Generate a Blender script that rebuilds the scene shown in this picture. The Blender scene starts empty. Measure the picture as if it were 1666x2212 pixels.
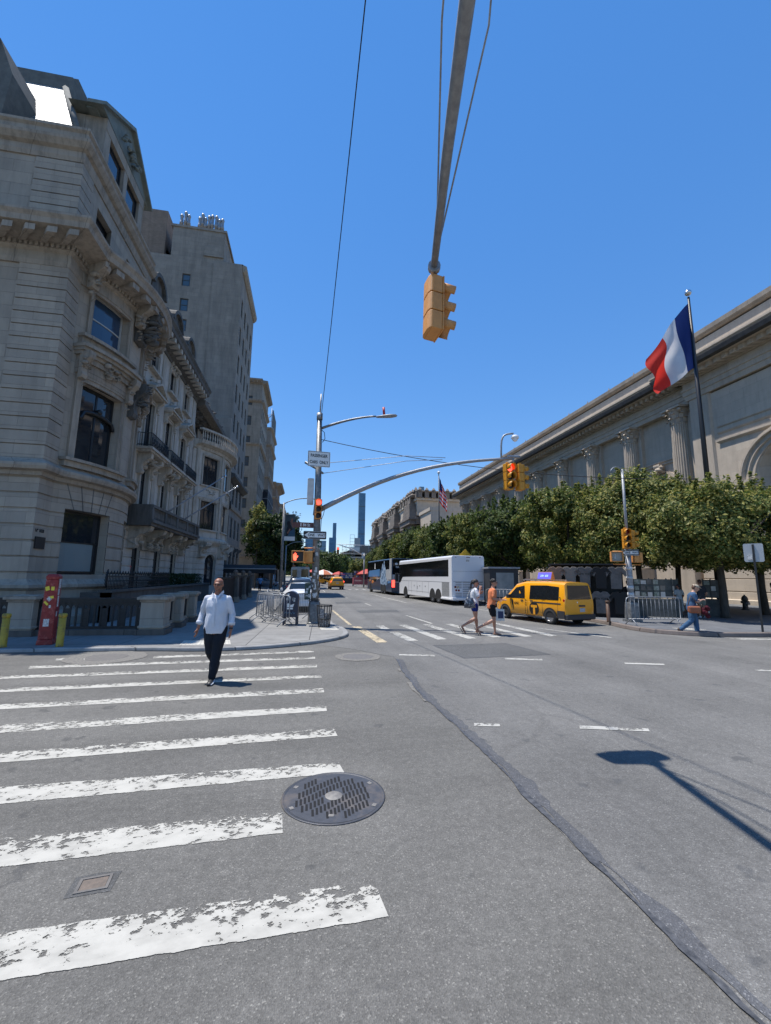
import bpy, bmesh, math, random
from mathutils import Vector, Matrix, noise
R=math.radians; PI=math.pi
S=bpy.context.scene; COL=S.collection
# ---------------------------------------------------------------- camera, sky, sun, exposure
cam=bpy.data.cameras.new('camera'); camo=bpy.data.objects.new('camera',cam); COL.objects.link(camo); S.camera=camo
cam.sensor_fit='HORIZONTAL'; cam.sensor_width=36.0; cam.lens=36*920/1666.0; cam.clip_start=0.05; cam.clip_end=9000
camo.matrix_world=Matrix.Translation((0,0,1.8))@Matrix.Rotation(-R(10.2),4,'Z')@Matrix.Rotation(R(90+8.65),4,'X')@Matrix.Rotation(0.012,4,'Z')
SUN=Vector((-.320,.178,1)).normalized()
W=bpy.data.worlds.new('World'); S.world=W; W.use_nodes=True
wn=W.node_tree.nodes; wl=W.node_tree.links
sky=wn.new('ShaderNodeTexSky'); sky.sky_type='NISHITA'; sky.sun_disc=False
sky.sun_elevation=math.asin(SUN.z); sky.sun_rotation=math.atan2(SUN.x,SUN.y)
sky.altitude=0; sky.air_density=1.0; sky.dust_density=0.0; sky.ozone_density=6.0
hs=wn.new('ShaderNodeHueSaturation'); hs.inputs['Saturation'].default_value=1.72; hs.inputs['Hue'].default_value=0.512
gm=wn.new('ShaderNodeGamma'); gm.inputs[1].default_value=.52; wl.new(sky.outputs[0],gm.inputs[0]); wl.new(gm.outputs[0],hs.inputs['Color']); wl.new(hs.outputs[0],wn['Background'].inputs[0]); wn['Background'].inputs[1].default_value=0.225
sl=bpy.data.lights.new('sun','SUN'); sl.energy=3.6; sl.angle=R(0.53); sl.color=(1,.955,.89)
so=bpy.data.objects.new('sun',sl); COL.objects.link(so); so.rotation_euler=SUN.to_track_quat('Z','Y').to_euler()
S.view_settings.view_transform='Standard'; S.view_settings.look='None'; S.view_settings.gamma=1; S.view_settings.use_curve_mapping=False
S.view_settings.exposure=0.8
S.render.engine='CYCLES'
# ---------------------------------------------------------------- mesh collector
class MB:
    def __init__(s): s.v=[]; s.f=[]; s.m=[]; s.sm=[]; s.uv={}
    def add(s,vs,fs,mi=0,smooth=False):
        b=len(s.v); s.v+= [tuple(p) for p in vs]
        for f in fs: s.f.append(tuple(b+i for i in f)); s.m.append(mi); s.sm.append(smooth)
        return s
    def box(s,x0,x1,y0,y1,z0,z1,mi=0,M=None):
        if x0>x1:x0,x1=x1,x0
        if y0>y1:y0,y1=y1,y0
        if z0>z1:z0,z1=z1,z0
        v=[Vector(p) for p in ((x0,y0,z0),(x1,y0,z0),(x1,y1,z0),(x0,y1,z0),(x0,y0,z1),(x1,y0,z1),(x1,y1,z1),(x0,y1,z1))]
        if M is not None: v=[M@p for p in v]
        return s.add(v,[(0,3,2,1),(4,5,6,7),(0,1,5,4),(1,2,6,5),(2,3,7,6),(3,0,4,7)],mi)
    def hexa(s,p,mi=0):   # p: 8 corners bottom 4 + top 4 (ccw)
        return s.add(p,[(0,3,2,1),(4,5,6,7),(0,1,5,4),(1,2,6,5),(2,3,7,6),(3,0,4,7)],mi)
    def quad(s,a,b,c,d,mi=0,uv=None):
        s.add([a,b,c,d],[(0,1,2,3)],mi)
        if uv: s.uv[len(s.f)-1]=uv
        return s
    def poly(s,pts,mi=0): return s.add(pts,[tuple(range(len(pts)))],mi)
    def tube(s,pts,r,n=8,mi=0,cap=True,smooth=True):
        pts=[Vector(p) for p in pts]; k=len(pts)
        rs=r if isinstance(r,(list,tuple)) else [r]*k
        vs=[]; up=None
        for i,p in enumerate(pts):
            t=(pts[min(i+1,k-1)]-pts[max(i-1,0)]); t=t.normalized() if t.length>1e-9 else Vector((0,0,1))
            if up is None:
                up=Vector((0,0,1)) if abs(t.z)<.9 else Vector((1,0,0))
            a=t.cross(up)
            if a.length<1e-6: a=t.cross(Vector((0,1,0)))
            a.normalize(); b=a.cross(t).normalized(); up=b
            for j in range(n):
                q=2*PI*j/n; vs.append(p+(a*math.cos(q)+b*math.sin(q))*rs[i])
        fs=[(i*n+j,i*n+(j+1)%n,(i+1)*n+(j+1)%n,(i+1)*n+j) for i in range(k-1) for j in range(n)]
        s.add(vs,fs,mi,smooth)
        if cap:
            s.add(vs[:n][::-1],[tuple(range(n))],mi); s.add(vs[-n:],[tuple(range(n))],mi)
        return s
    def cyl(s,p0,p1,r,n=12,mi=0,r2=None): return s.tube([p0,p1],[r,r if r2 is None else r2],n,mi)
    def lathe(s,prof,c=(0,0,0),n=12,mi=0,M=None,smooth=True,cap=True):
        vs=[]; c=Vector(c)
        for r,z in prof:
            for j in range(n):
                q=2*PI*j/n; p=Vector((r*math.cos(q),r*math.sin(q),z))
                if M is not None: p=M@p
                vs.append(c+p)
        k=len(prof)
        s.add(vs,[(i*n+j,i*n+(j+1)%n,(i+1)*n+(j+1)%n,(i+1)*n+j) for i in range(k-1) for j in range(n)],mi,smooth)
        if cap:
            if prof[0][0]>1e-4: s.add(vs[:n][::-1],[tuple(range(n))],mi)
            if prof[-1][0]>1e-4: s.add(vs[-n:],[tuple(range(n))],mi)
        return s
    def ball(s,c,r,n=10,mi=0,M=None,sc=(1,1,1)):
        prof=[(math.sin(PI*i/(n//2+2)),-math.cos(PI*i/(n//2+2))) for i in range(n//2+3)]
        Ms=Matrix.Diagonal((r*sc[0],r*sc[1],r*sc[2],1))
        if M is not None: Ms=M@Ms
        return s.lathe([(max(a,1e-5),b) for a,b in prof],c,n,mi,Ms,cap=False)
    def prism(s,outline,y0,y1,mi=0,M=None):   # outline in (x,z), extruded in y
        k=len(outline)
        v=[Vector((x,y0,z)) for x,z in outline]+[Vector((x,y1,z)) for x,z in outline]
        if M is not None: v=[M@p for p in v]
        return s.add(v,[tuple(range(k)),tuple(range(2*k-1,k-1,-1))]+[(i,i+k,(i+1)%k+k,(i+1)%k) for i in range(k)],mi)
    def build(s,name,mats,parent=None,loc=None,rot=None,bevel=0,fixn=True,smooth=False):
        me=bpy.data.meshes.new(name); me.from_pydata(s.v,[],s.f)
        if not isinstance(mats,(list,tuple)): mats=[mats]
        for m in mats: me.materials.append(m)
        me.polygons.foreach_set('material_index',s.m); me.polygons.foreach_set('use_smooth',[b or smooth for b in s.sm])
        if s.uv:
            ul=me.uv_layers.new(name='UVMap')
            for fi,uv in s.uv.items():
                p=me.polygons[fi]
                for k,li in enumerate(p.loop_indices): ul.data[li].uv=uv[k]
        if fixn:
            bm=bmesh.new(); bm.from_mesh(me); bmesh.ops.remove_doubles(bm,verts=bm.verts,dist=1e-5) if not s.uv else None
            bmesh.ops.recalc_face_normals(bm,faces=bm.faces); bm.to_mesh(me); bm.free()
        me.update()
        o=bpy.data.objects.new(name,me); COL.objects.link(o)
        if parent: o.parent=parent
        if loc is not None: o.location=loc
        if rot is not None: o.rotation_euler=rot if isinstance(rot,(tuple,list)) else (0,0,rot)
        if bevel:
            b=o.modifiers.new('bevel','BEVEL'); b.width=bevel; b.segments=2; b.limit_method='ANGLE'; b.angle_limit=R(35); b.harden_normals=False
        return o
def tag(o,label=None,cat=None,group=None,kind=None):
    if label: o['label']=label
    if cat: o['category']=cat
    if group: o['group']=group
    if kind: o['kind']=kind
    return o
def thing(name,label,cat,loc=(0,0,0),rz=0,group=None,sc=1):
    o=bpy.data.objects.new(name,None); COL.objects.link(o); o.location=loc; o.rotation_euler=(0,0,rz); o.scale=sc if isinstance(sc,tuple) else (sc,sc,sc); o.empty_display_size=.2
    return tag(o,label,cat,group)
def dup(root,loc,rz=None,label=None,group=None,sc=None):
    r=root.copy(); COL.objects.link(r); r.location=loc
    if rz is not None: r.rotation_euler=(0,0,rz)
    if sc is not None: r.scale=sc if isinstance(sc,(tuple,list)) else (sc,sc,sc)
    if label: r['label']=label
    if group: r['group']=group
    def rec(a,b):
        for ch in list(a.children):
            if ch.name==b.name: continue
            c=ch.copy(); COL.objects.link(c); c.parent=b; c.matrix_parent_inverse=ch.matrix_parent_inverse.copy(); rec(ch,c)
    rec(root,r)
    return r
def text_mb(body,size,ext=.003,align='CENTER',bold=0,spacing=1.0):
    cu=bpy.data.curves.new('t','FONT'); cu.body=body; cu.size=size; cu.extrude=ext; cu.align_x=align; cu.align_y='CENTER'; cu.offset=bold; cu.space_character=spacing; cu.resolution_u=3
    o=bpy.data.objects.new('t',cu); COL.objects.link(o); bpy.context.view_layer.update()
    me=bpy.data.meshes.new_from_object(o.evaluated_get(bpy.context.evaluated_depsgraph_get()))
    v=[tuple(p.co) for p in me.vertices]; f=[tuple(p.vertices) for p in me.polygons]
    bpy.data.objects.remove(o); bpy.data.curves.remove(cu); bpy.data.meshes.remove(me)
    return v,f
def text(mb,body,size,M,mi=0,sx=1,bold=0,ext=.003,align='CENTER',spacing=1.0):   # text lies in local XY plane, M places it
    v,f=text_mb(body,size,ext,align,bold,spacing)
    mb.add([M@Vector((p[0]*sx,p[1],p[2])) for p in v],f,mi)
def face_cam(x,y,z,rz=0):   # matrix: text upright, facing -Y, rotated rz about z
    return Matrix.Translation((x,y,z))@Matrix.Rotation(rz,4,'Z')@Matrix.Rotation(PI/2,4,'X')
# ---------------------------------------------------------------- materials
def _n(nt,t,**k):
    n=nt.nodes.new(t)
    for a,b in k.items():
        if hasattr(n,a): setattr(n,a,b)
        else: n.inputs[a.replace('_',' ')].default_value=b
    return n
def rgb(c): return (c[0],c[1],c[2],1) if not isinstance(c,(int,float)) else (c,c,c,1)
def mat(name,c,rough=.6,metal=0,c2=None,ns=3.0,mix=(.35,.65),bump=0,bs=30,c3=None,ns3=.6,spec=None,emit=None,es=0,trans=0,coat=0,stretch=None,alpha=None,det=4):
    m=bpy.data.materials.new(name); m.use_nodes=True; nt=m.node_tree; B=nt.nodes['Principled BSDF']; L=nt.links
    B.inputs['Base Color'].default_value=rgb(c); B.inputs['Roughness'].default_value=rough; B.inputs['Metallic'].default_value=metal
    if spec is not None: B.inputs['Specular IOR Level'].default_value=spec
    if coat: B.inputs['Coat Weight'].default_value=coat; B.inputs['Coat Roughness'].default_value=.05
    if emit: B.inputs['Emission Color'].default_value=rgb(emit); B.inputs['Emission Strength'].default_value=es
    if trans: B.inputs['Transmission Weight'].default_value=trans
    vec=None
    if c2 is not None or bump or c3 is not None:
        tc=_n(nt,'ShaderNodeTexCoord'); vec=tc.outputs['Object']
        if stretch:
            mp=_n(nt,'ShaderNodeMapping'); mp.inputs['Scale'].default_value=stretch; L.new(vec,mp.inputs[0]); vec=mp.outputs[0]
    col=None
    if c2 is not None:
        nz=_n(nt,'ShaderNodeTexNoise',Scale=ns,Detail=det,Roughness=.6); L.new(vec,nz.inputs['Vector'])
        rp=_n(nt,'ShaderNodeValToRGB'); rp.color_ramp.elements[0].position=mix[0]; rp.color_ramp.elements[1].position=mix[1]
        rp.color_ramp.elements[0].color=rgb(c); rp.color_ramp.elements[1].color=rgb(c2); L.new(nz.outputs['Fac'],rp.inputs[0]); col=rp.outputs[0]
        L.new(col,B.inputs['Base Color'])
    if c3 is not None:
        nz=_n(nt,'ShaderNodeTexNoise',Scale=ns3,Detail=5,Roughness=.65); L.new(vec,nz.inputs['Vector'])
        mr=_n(nt,'ShaderNodeMapRange'); mr.inputs[1].default_value=.52; mr.inputs[2].default_value=.72; L.new(nz.outputs['Fac'],mr.inputs[0])
        mx=_n(nt,'ShaderNodeMix',data_type='RGBA'); L.new(mr.outputs[0],mx.inputs[0])
        if col: L.new(col,mx.inputs[6])
        else: mx.inputs[6].default_value=rgb(c)
        mx.inputs[7].default_value=rgb(c3); L.new(mx.outputs[2],B.inputs['Base Color'])
    if bump:
        nb=_n(nt,'ShaderNodeTexNoise',Scale=bs,Detail=5,Roughness=.65); L.new(vec,nb.inputs['Vector'])
        bp=_n(nt,'ShaderNodeBump',Strength=1.0,Distance=bump); L.new(nb.outputs['Fac'],bp.inputs['Height']); L.new(bp.outputs[0],B.inputs['Normal'])
    return m
def stone(name,c,c2,bw=1.2,bh=.45,joint=.012,jc=.6,var=.25,dirt=(.06,.055,.05),dirtamt=.5,bump=.004,offset=.5,streak=1.0):
    """ashlar: block pattern from (x+y, z), per-block tint, weathering streaks"""
    m=bpy.data.materials.new(name); m.use_nodes=True; nt=m.node_tree; B=nt.nodes['Principled BSDF']; L=nt.links
    B.inputs['Roughness'].default_value=.85; B.inputs['Specular IOR Level'].default_value=.25
    tc=_n(nt,'ShaderNodeTexCoord'); sp=_n(nt,'ShaderNodeSeparateXYZ'); L.new(tc.outputs['Object'],sp.inputs[0])
    ad=_n(nt,'ShaderNodeMath',operation='ADD'); L.new(sp.outputs[0],ad.inputs[0]); L.new(sp.outputs[1],ad.inputs[1])
    cb=_n(nt,'ShaderNodeCombineXYZ'); L.new(ad.outputs[0],cb.inputs[0]); L.new(sp.outputs[2],cb.inputs[1])
    br=_n(nt,'ShaderNodeTexBrick'); br.offset=offset; L.new(cb.outputs[0],br.inputs['Vector'])
    br.inputs['Scale'].default_value=1; br.inputs['Brick Width'].default_value=bw; br.inputs['Row Height'].default_value=bh
    br.inputs['Mortar Size'].default_value=joint; br.inputs['Mortar Smooth'].default_value=.2; br.inputs['Bias'].default_value=0
    k=1-var
    br.inputs['Color1'].default_value=rgb(c); br.inputs['Color2'].default_value=rgb(c2); br.inputs['Mortar'].default_value=rgb([x*jc for x in c])
    nz=_n(nt,'ShaderNodeTexNoise',Scale=1.3,Detail=6,Roughness=.65); L.new(tc.outputs['Object'],nz.inputs['Vector'])
    mp=_n(nt,'ShaderNodeMapping'); mp.inputs['Scale'].default_value=(2.5,2.5,.35); L.new(tc.outputs['Object'],mp.inputs[0])
    n2=_n(nt,'ShaderNodeTexNoise',Scale=1.0*streak,Detail=6,Roughness=.7); L.new(mp.outputs[0],n2.inputs['Vector'])
    mr=_n(nt,'ShaderNodeMapRange'); mr.inputs[1].default_value=.45; mr.inputs[2].default_value=.8; mr.inputs[4].default_value=dirtamt; L.new(n2.outputs['Fac'],mr.inputs[0])
    m1=_n(nt,'ShaderNodeMix',data_type='RGBA',blend_type='MULTIPLY'); m1.inputs[0].default_value=var
    L.new(br.outputs['Color'],m1.inputs[6]); L.new(nz.outputs['Fac'],m1.inputs[7])
    m2=_n(nt,'ShaderNodeMix',data_type='RGBA'); L.new(mr.outputs[0],m2.inputs[0]); L.new(m1.outputs[2],m2.inputs[6]); m2.inputs[7].default_value=rgb(dirt)
    L.new(m2.outputs[2],B.inputs['Base Color'])
    fb=_n(nt,'ShaderNodeTexNoise',Scale=22,Detail=5,Roughness=.7); L.new(tc.outputs['Object'],fb.inputs['Vector'])
    ma=_n(nt,'ShaderNodeMath',operation='MULTIPLY_ADD'); L.new(br.outputs['Fac'],ma.inputs[0]); ma.inputs[1].default_value=-2.0; L.new(fb.outputs['Fac'],ma.inputs[2])
    bp=_n(nt,'ShaderNodeBump',Strength=.9,Distance=bump); L.new(ma.outputs[0],bp.inputs['Height']); L.new(bp.outputs[0],B.inputs['Normal'])
    return m
def asphalt(name,base,fleck,dark,crack=.0,lane=None):
    m=bpy.data.materials.new(name); m.use_nodes=True; nt=m.node_tree; B=nt.nodes['Principled BSDF']; L=nt.links
    B.inputs['Roughness'].default_value=.82; B.inputs['Specular IOR Level'].default_value=.35
    tc=_n(nt,'ShaderNodeTexCoord'); V=tc.outputs['Object']
    vo=_n(nt,'ShaderNodeTexVoronoi',Scale=135.0); L.new(V,vo.inputs['Vector'])          # aggregate stones
    bw=_n(nt,'ShaderNodeSeparateColor'); L.new(vo.outputs['Color'],bw.inputs[0])
    rp=_n(nt,'ShaderNodeValToRGB'); e=rp.color_ramp.elements; e[0].position=0; e[0].color=rgb([x*.78 for x in base]); e[1].position=1; e[1].color=rgb(fleck)
    a=rp.color_ramp.elements.new(.55); a.color=rgb(base); b=rp.color_ramp.elements.new(.93); b.color=rgb([x*1.18 for x in base]); L.new(bw.outputs[0],rp.inputs[0])
    n1=_n(nt,'ShaderNodeTexNoise',Scale=.42,Detail=8,Roughness=.66); L.new(V,n1.inputs['Vector'])
    r1=_n(nt,'ShaderNodeMapRange'); r1.inputs[1].default_value=.3; r1.inputs[2].default_value=.72; r1.inputs[3].default_value=.76; r1.inputs[4].default_value=1.18; L.new(n1.outputs['Fac'],r1.inputs[0])
    m1=_n(nt,'ShaderNodeMix',data_type='RGBA',blend_type='MULTIPLY'); m1.inputs[0].default_value=1; L.new(rp.outputs[0],m1.inputs[6]); L.new(r1.outputs[0],m1.inputs[7])
    n2=_n(nt,'ShaderNodeTexNoise',Scale=2.6,Detail=3,Roughness=.5); L.new(V,n2.inputs['Vector'])     # oil / gum spots
    r2=_n(nt,'ShaderNodeMapRange'); r2.inputs[1].default_value=.665; r2.inputs[2].default_value=.70; r2.inputs[4].default_value=.55; L.new(n2.outputs['Fac'],r2.inputs[0])
    m2=_n(nt,'ShaderNodeMix',data_type='RGBA'); L.new(r2.outputs[0],m2.inputs[0]); L.new(m1.outputs[2],m2.inputs[6]); m2.inputs[7].default_value=rgb(dark)
    n3=_n(nt,'ShaderNodeTexNoise',Scale=14.0,Detail=3,Roughness=.6); L.new(V,n3.inputs['Vector'])
    r3=_n(nt,'ShaderNodeMapRange'); r3.inputs[1].default_value=.35; r3.inputs[2].default_value=.65; r3.inputs[3].default_value=.9; r3.inputs[4].default_value=1.08; L.new(n3.outputs['Fac'],r3.inputs[0])
    m3=_n(nt,'ShaderNodeMix',data_type='RGBA',blend_type='MULTIPLY'); m3.inputs[0].default_value=1; L.new(m2.outputs[2],m3.inputs[6]); L.new(r3.outputs[0],m3.inputs[7])
    out=m3.outputs[2]
    if lane:      # wheel-polished lanes and drip lines running with the traffic
        mp=_n(nt,'ShaderNodeMapping'); mp.inputs['Scale'].default_value=lane; L.new(V,mp.inputs[0])
        nl=_n(nt,'ShaderNodeTexNoise',Scale=1.0,Detail=5,Roughness=.6); L.new(mp.outputs[0],nl.inputs['Vector'])
        rl=_n(nt,'ShaderNodeMapRange'); rl.inputs[1].default_value=.35; rl.inputs[2].default_value=.65; rl.inputs[3].default_value=.86; rl.inputs[4].default_value=1.09; L.new(nl.outputs['Fac'],rl.inputs[0])
        m5=_n(nt,'ShaderNodeMix',data_type='RGBA',blend_type='MULTIPLY'); m5.inputs[0].default_value=1; L.new(out,m5.inputs[6]); L.new(rl.outputs[0],m5.inputs[7]); out=m5.outputs[2]
    if crack:
        mp=_n(nt,'ShaderNodeMapping'); mp.inputs['Scale'].default_value=(1,.45,1); L.new(V,mp.inputs[0])
        nz=_n(nt,'ShaderNodeTexNoise',Scale=1.2,Detail=4); L.new(mp.outputs[0],nz.inputs['Vector'])
        mx=_n(nt,'ShaderNodeMix',data_type='RGBA'); mx.inputs[0].default_value=.35; L.new(mp.outputs[0],mx.inputs[6]); L.new(nz.outputs['Color'],mx.inputs[7])
        vc=_n(nt,'ShaderNodeTexVoronoi',feature='DISTANCE_TO_EDGE',Scale=.45); L.new(mx.outputs[2],vc.inputs['Vector'])
        rc=_n(nt,'ShaderNodeMapRange'); rc.inputs[1].default_value=.0; rc.inputs[2].default_value=.012; rc.inputs[3].default_value=crack; rc.inputs[4].default_value=0; L.new(vc.outputs['Distance'],rc.inputs[0])
        m4=_n(nt,'ShaderNodeMix',data_type='RGBA'); L.new(rc.outputs[0],m4.inputs[0]); L.new(out,m4.inputs[6]); m4.inputs[7].default_value=rgb([x*.45 for x in base]); out=m4.outputs[2]
    L.new(out,B.inputs['Base Color'])
    bp=_n(nt,'ShaderNodeBump',Strength=.7,Distance=.006); L.new(vo.outputs['Distance'],bp.inputs['Height']); L.new(bp.outputs[0],B.inputs['Normal'])
    return m
def paint(name,c,wear=.35):
    """road paint worn through to the asphalt; UV.y 0 = sound edge, 1 = worn edge"""
    m=bpy.data.materials.new(name); m.use_nodes=True; nt=m.node_tree; B=nt.nodes['Principled BSDF']; L=nt.links
    tc=_n(nt,'ShaderNodeTexCoord'); sp=_n(nt,'ShaderNodeSeparateXYZ'); L.new(tc.outputs['UV'],sp.inputs[0])
    def N(scale,det,ro,sx,rot,off=0):
        mp=_n(nt,'ShaderNodeMapping'); mp.inputs['Scale'].default_value=(sx,1,1); mp.inputs['Rotation'].default_value=(0,0,R(rot)); mp.inputs['Location'].default_value=(off,0,0); L.new(tc.outputs['Object'],mp.inputs[0])
        n=_n(nt,'ShaderNodeTexNoise',Scale=scale,Detail=det,Roughness=ro); L.new(mp.outputs[0],n.inputs['Vector']); return n.outputs['Fac']
    def MA(a,k,c,op='MULTIPLY_ADD'):
        n=_n(nt,'ShaderNodeMath',operation=op)
        for i,v in enumerate((a,k,c)):
            if v is None: continue
            if isinstance(v,(int,float)): n.inputs[i].default_value=v
            else: L.new(v,n.inputs[i])
        return n.outputs[0]
    fine=N(20,8,.75,.75,-30); mid=N(7,5,.62,.6,-30,3.1); big=N(1.1,3,.5,.5,-10,7)
    v=sp.outputs[1]; pw=MA(v,1.6,None,'POWER')
    t=MA(fine,1.5,-.25); t=MA(pw,.20*wear/.35,t); t=MA(mid,.75,t); t=MA(big,.45,t)
    r=_n(nt,'ShaderNodeMapRange'); r.inputs[1].default_value=1.235; r.inputs[2].default_value=1.255; L.new(t,r.inputs[0])
    ed=MA(MA(v,.5,None,'SUBTRACT'),None,None,'ABSOLUTE'); e2=MA(N(9,5,.7,1,0,5),.11,ed); re=_n(nt,'ShaderNodeMapRange'); re.inputs[1].default_value=.530; re.inputs[2].default_value=.536; L.new(e2,re.inputs[0])
    mx=MA(r.outputs[0],re.outputs[0],None,'MAXIMUM')
    T=_n(nt,'ShaderNodeBsdfTransparent'); MX=_n(nt,'ShaderNodeMixShader'); L.new(mx,MX.inputs[0]); L.new(B.outputs[0],MX.inputs[1]); L.new(T.outputs[0],MX.inputs[2])
    L.new(MX.outputs[0],nt.nodes['Material Output'].inputs[0])
    rc=_n(nt,'ShaderNodeValToRGB'); rc.color_ramp.elements[0].color=rgb(c); rc.color_ramp.elements[1].color=rgb([x*.66 for x in c]); rc.color_ramp.elements[0].position=.40; rc.color_ramp.elements[1].position=.80
    L.new(mid,rc.inputs[0]); L.new(rc.outputs[0],B.inputs['Base Color']); B.inputs['Roughness'].default_value=.85; B.inputs['Specular IOR Level'].default_value=.2
    return m
def glass(name,c=(.018,.022,.028),rough=.04,spec=.8):
    m=mat(name,c,rough=rough,spec=spec,bump=.0); return m
M={}
M['glass']=glass('window_glass'); M['glass_blue']=glass('window_glass_blue',(.03,.06,.11),.06)
M['carglass']=glass('car_glass',(.012,.014,.016),.03,.7)
M['black']=mat('black_paint',(.012,.012,.013),.45); M['dark']=mat('dark_iron',(.01,.011,.012),.5,c2=(.02,.02,.021),ns=8,bump=.001,bs=60)
M['void']=mat('dark_interior',(.006,.006,.007),.9)
M['galv']=mat('galvanised_steel',(.34,.35,.36),.55,.45,c2=(.24,.25,.265),ns=14,bump=.0006,bs=80)
M['steel']=mat('polished_steel',(.6,.6,.61),.25,1.0)
M['pole']=mat('grey_painted_pole',(.20,.21,.215),.5,.3,c2=(.12,.125,.13),ns=9,c3=(.32,.32,.31),ns3=5)
M['white']=mat('white_paint',(.78,.78,.78),.45); M['offwhite']=mat('aged_white',(.6,.59,.56),.6,c2=(.45,.44,.42),ns=5)
M['rubber']=mat('tyre_rubber',(.018,.018,.019),.8); M['plastic']=mat('black_plastic',(.02,.02,.021),.55)
M['sigy']=mat('signal_yellow',(.62,.27,.015),.45,c2=(.5,.21,.012),ns=10); M['sigo']=mat('signal_orange',(.66,.29,.075),.55,c2=(.56,.24,.06),ns=9,bump=.001,bs=40)
M['red']=mat('red_paint',(.42,.02,.018),.5); M['redlens']=mat('red_lens',(.25,.01,.01),.2,emit=(1,.06,.04),es=2.2); M['redoff']=mat('dark_red_lens',(.16,.008,.008),.25)
M['taill']=mat('tail_light',(.4,.01,.01),.2,coat=.6)
M['chrome']=mat('chrome',(.65,.65,.66),.15,1.0)
# ================================================================ the setting: ground, road, pavements, paint
def noisy(x,s=1.0,k=0): return noise.noise(Vector((x*s,k*7.3,.5)))
M['asph1']=asphalt('asphalt_cross_street',(.136,.131,.120),(.25,.24,.215),(.06,.06,.06),lane=(.10,1.1,1))
M['asph2']=asphalt('asphalt_avenue',(.150,.146,.138),(.27,.265,.245),(.075,.077,.08),crack=.22,lane=(1.0,.07,1))
M['patch']=asphalt('asphalt_patch',(.098,.098,.096),(.2,.2,.2),(.05,.05,.05))
M['tar']=mat('tar_seal',(.035,.037,.042),.6,c2=(.10,.102,.108),ns=26,mix=(.35,.7),bump=.003,bs=60)
M['grit']=mat('sandy_grit',(.19,.175,.15),.9,c2=(.125,.122,.115),ns=24,mix=(.4,.6),bump=.004,bs=70)
M['paint']=paint('crosswalk_paint',(.44,.425,.38)); M['paint_far']=paint('lane_paint',(.42,.41,.375),.22); M['paint_y']=paint('cream_lane_paint',(.50,.42,.29),.18)
def sheet(name,pts,z,m,uv=None):
    b=MB(); b.poly([(p[0],p[1],z) for p in pts]); o=b.build(name,m,fixn=False); return tag(o,kind='structure')
sheet('ground',[(-4000,-900),(4000,-900),(4000,5000),(-4000,5000)],-.03,mat('park_ground',(.06,.07,.035),.9,c2=(.10,.09,.06),ns=.05))
sheet('road',[(-120,-60),(120,-60),(120,700),(-120,700)],0,M['asph1'])
seam=[(1.95,-8),(1.92,1.0),(1.88,2.1),(1.87,3.2),(1.88,4.4),(1.84,5.7),(1.80,7.0),(1.90,8.6),(2.02,9.8),(1.2,11.0),(.2,11.9),(-4,12.4),(-4,600)]
def wob(path,amp,s,k):
    out=[]
    for (a,b) in zip(path[:9],path[1:10]):
        n=max(2,int(math.dist(a,b)/.07))
        for i in range(n):
            t=i/n; x=a[0]+(b[0]-a[0])*t; y=a[1]+(b[1]-a[1])*t
            out.append((x+amp*noisy(y,s,k)+amp*.5*noisy(y,s*4.3,k+1),y))
    return out
edge=wob(seam,.018,2.2,0)
b=MB()
for i in range(len(edge)-1):
    (x0,y0),(x1,y1)=edge[i],edge[i+1]; b.quad((x0,y0,.004),(60,y0,.004),(60,y1,.004),(x1,y1,.004))
y1=edge[-1][1]; b.poly([(edge[-1][0],y1,.004),(60,y1,.004),(60,600,.004),(-4,600,.004),(-4,12.4,.004),(.2,11.9,.004),(1.2,11.0,.004)])
tag(b.build('avenue_surface',M['asph2'],fixn=False),kind='structure')
def ribbon(name,off,w0,amp,s,k,z,m,y0=-2,y1=9.6,gap=None):
    b=MB(); prev=None
    for (x,y) in edge:
        if y<y0 or y>y1: continue
        c=x+off+amp*noisy(y,s,k); w=max(.004,w0*(1+1.1*noisy(y,s*1.7,k+2)+.5*noisy(y,s*7,k+3)))
        if gap and noisy(y,gap[0],k+5)<gap[1]: prev=None; continue
        cur=((c-w,y,z),(c+w*(1+.6*noisy(y,11,k)),y,z))
        if prev: b.quad(prev[0],prev[1],cur[1],cur[0])
        prev=cur
    return tag(b.build(name,m,fixn=False),kind='structure')
M['stain']=asphalt('dark_sealed_asphalt',(.096,.098,.104),(.22,.22,.22),(.05,.05,.055))
ribbon('sealed_asphalt_band',.075,.052,.022,1.3,11,.0075,M['stain'])
ribbon('tar_seam',.015,.017,.008,2.3,51,.0095,M['tar'])
ribbon('grit_strip',-.035,.022,.02,1.5,21,.010,M['grit'],y0=2.6,y1=8.6,gap=(1.7,-.08))
# painted markings
STR=[[(-5.19,10.55),(-4.27,10.5),(-4.16,10.23),(-5.08,10.28)],[(-3.27,10.55),(.22,10.95),(.22,10.66),(-3.21,10.3)],[(-5.23,9.72),(.24,10.12),(.24,9.84),(-5.12,9.47)],
[(-5.25,8.88),(.27,9.22),(.26,8.94),(-5.2,8.63)],[(-5.2,7.93),(.31,8.29),(.33,8.05),(-5.2,7.66)],[(-5.2,6.96),(.33,7.32),(.33,7.05),(-5.2,6.70)],[(-5.2,6.03),(.33,6.36),(.33,6.11),(-5.2,5.67)],
[(-5.2,5.09),(.38,5.45),(.41,5.18),(-5.2,4.79)],[(-5.2,4.38),(.37,4.49),(.41,4.25),(-5.2,3.97)],[(-5.2,3.56),(-.12,3.67),(-.1,3.38),(-5.2,3.10)],[(-5.2,2.61),(.46,2.82),(.5,2.52),(-5.2,2.29)]]
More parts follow.
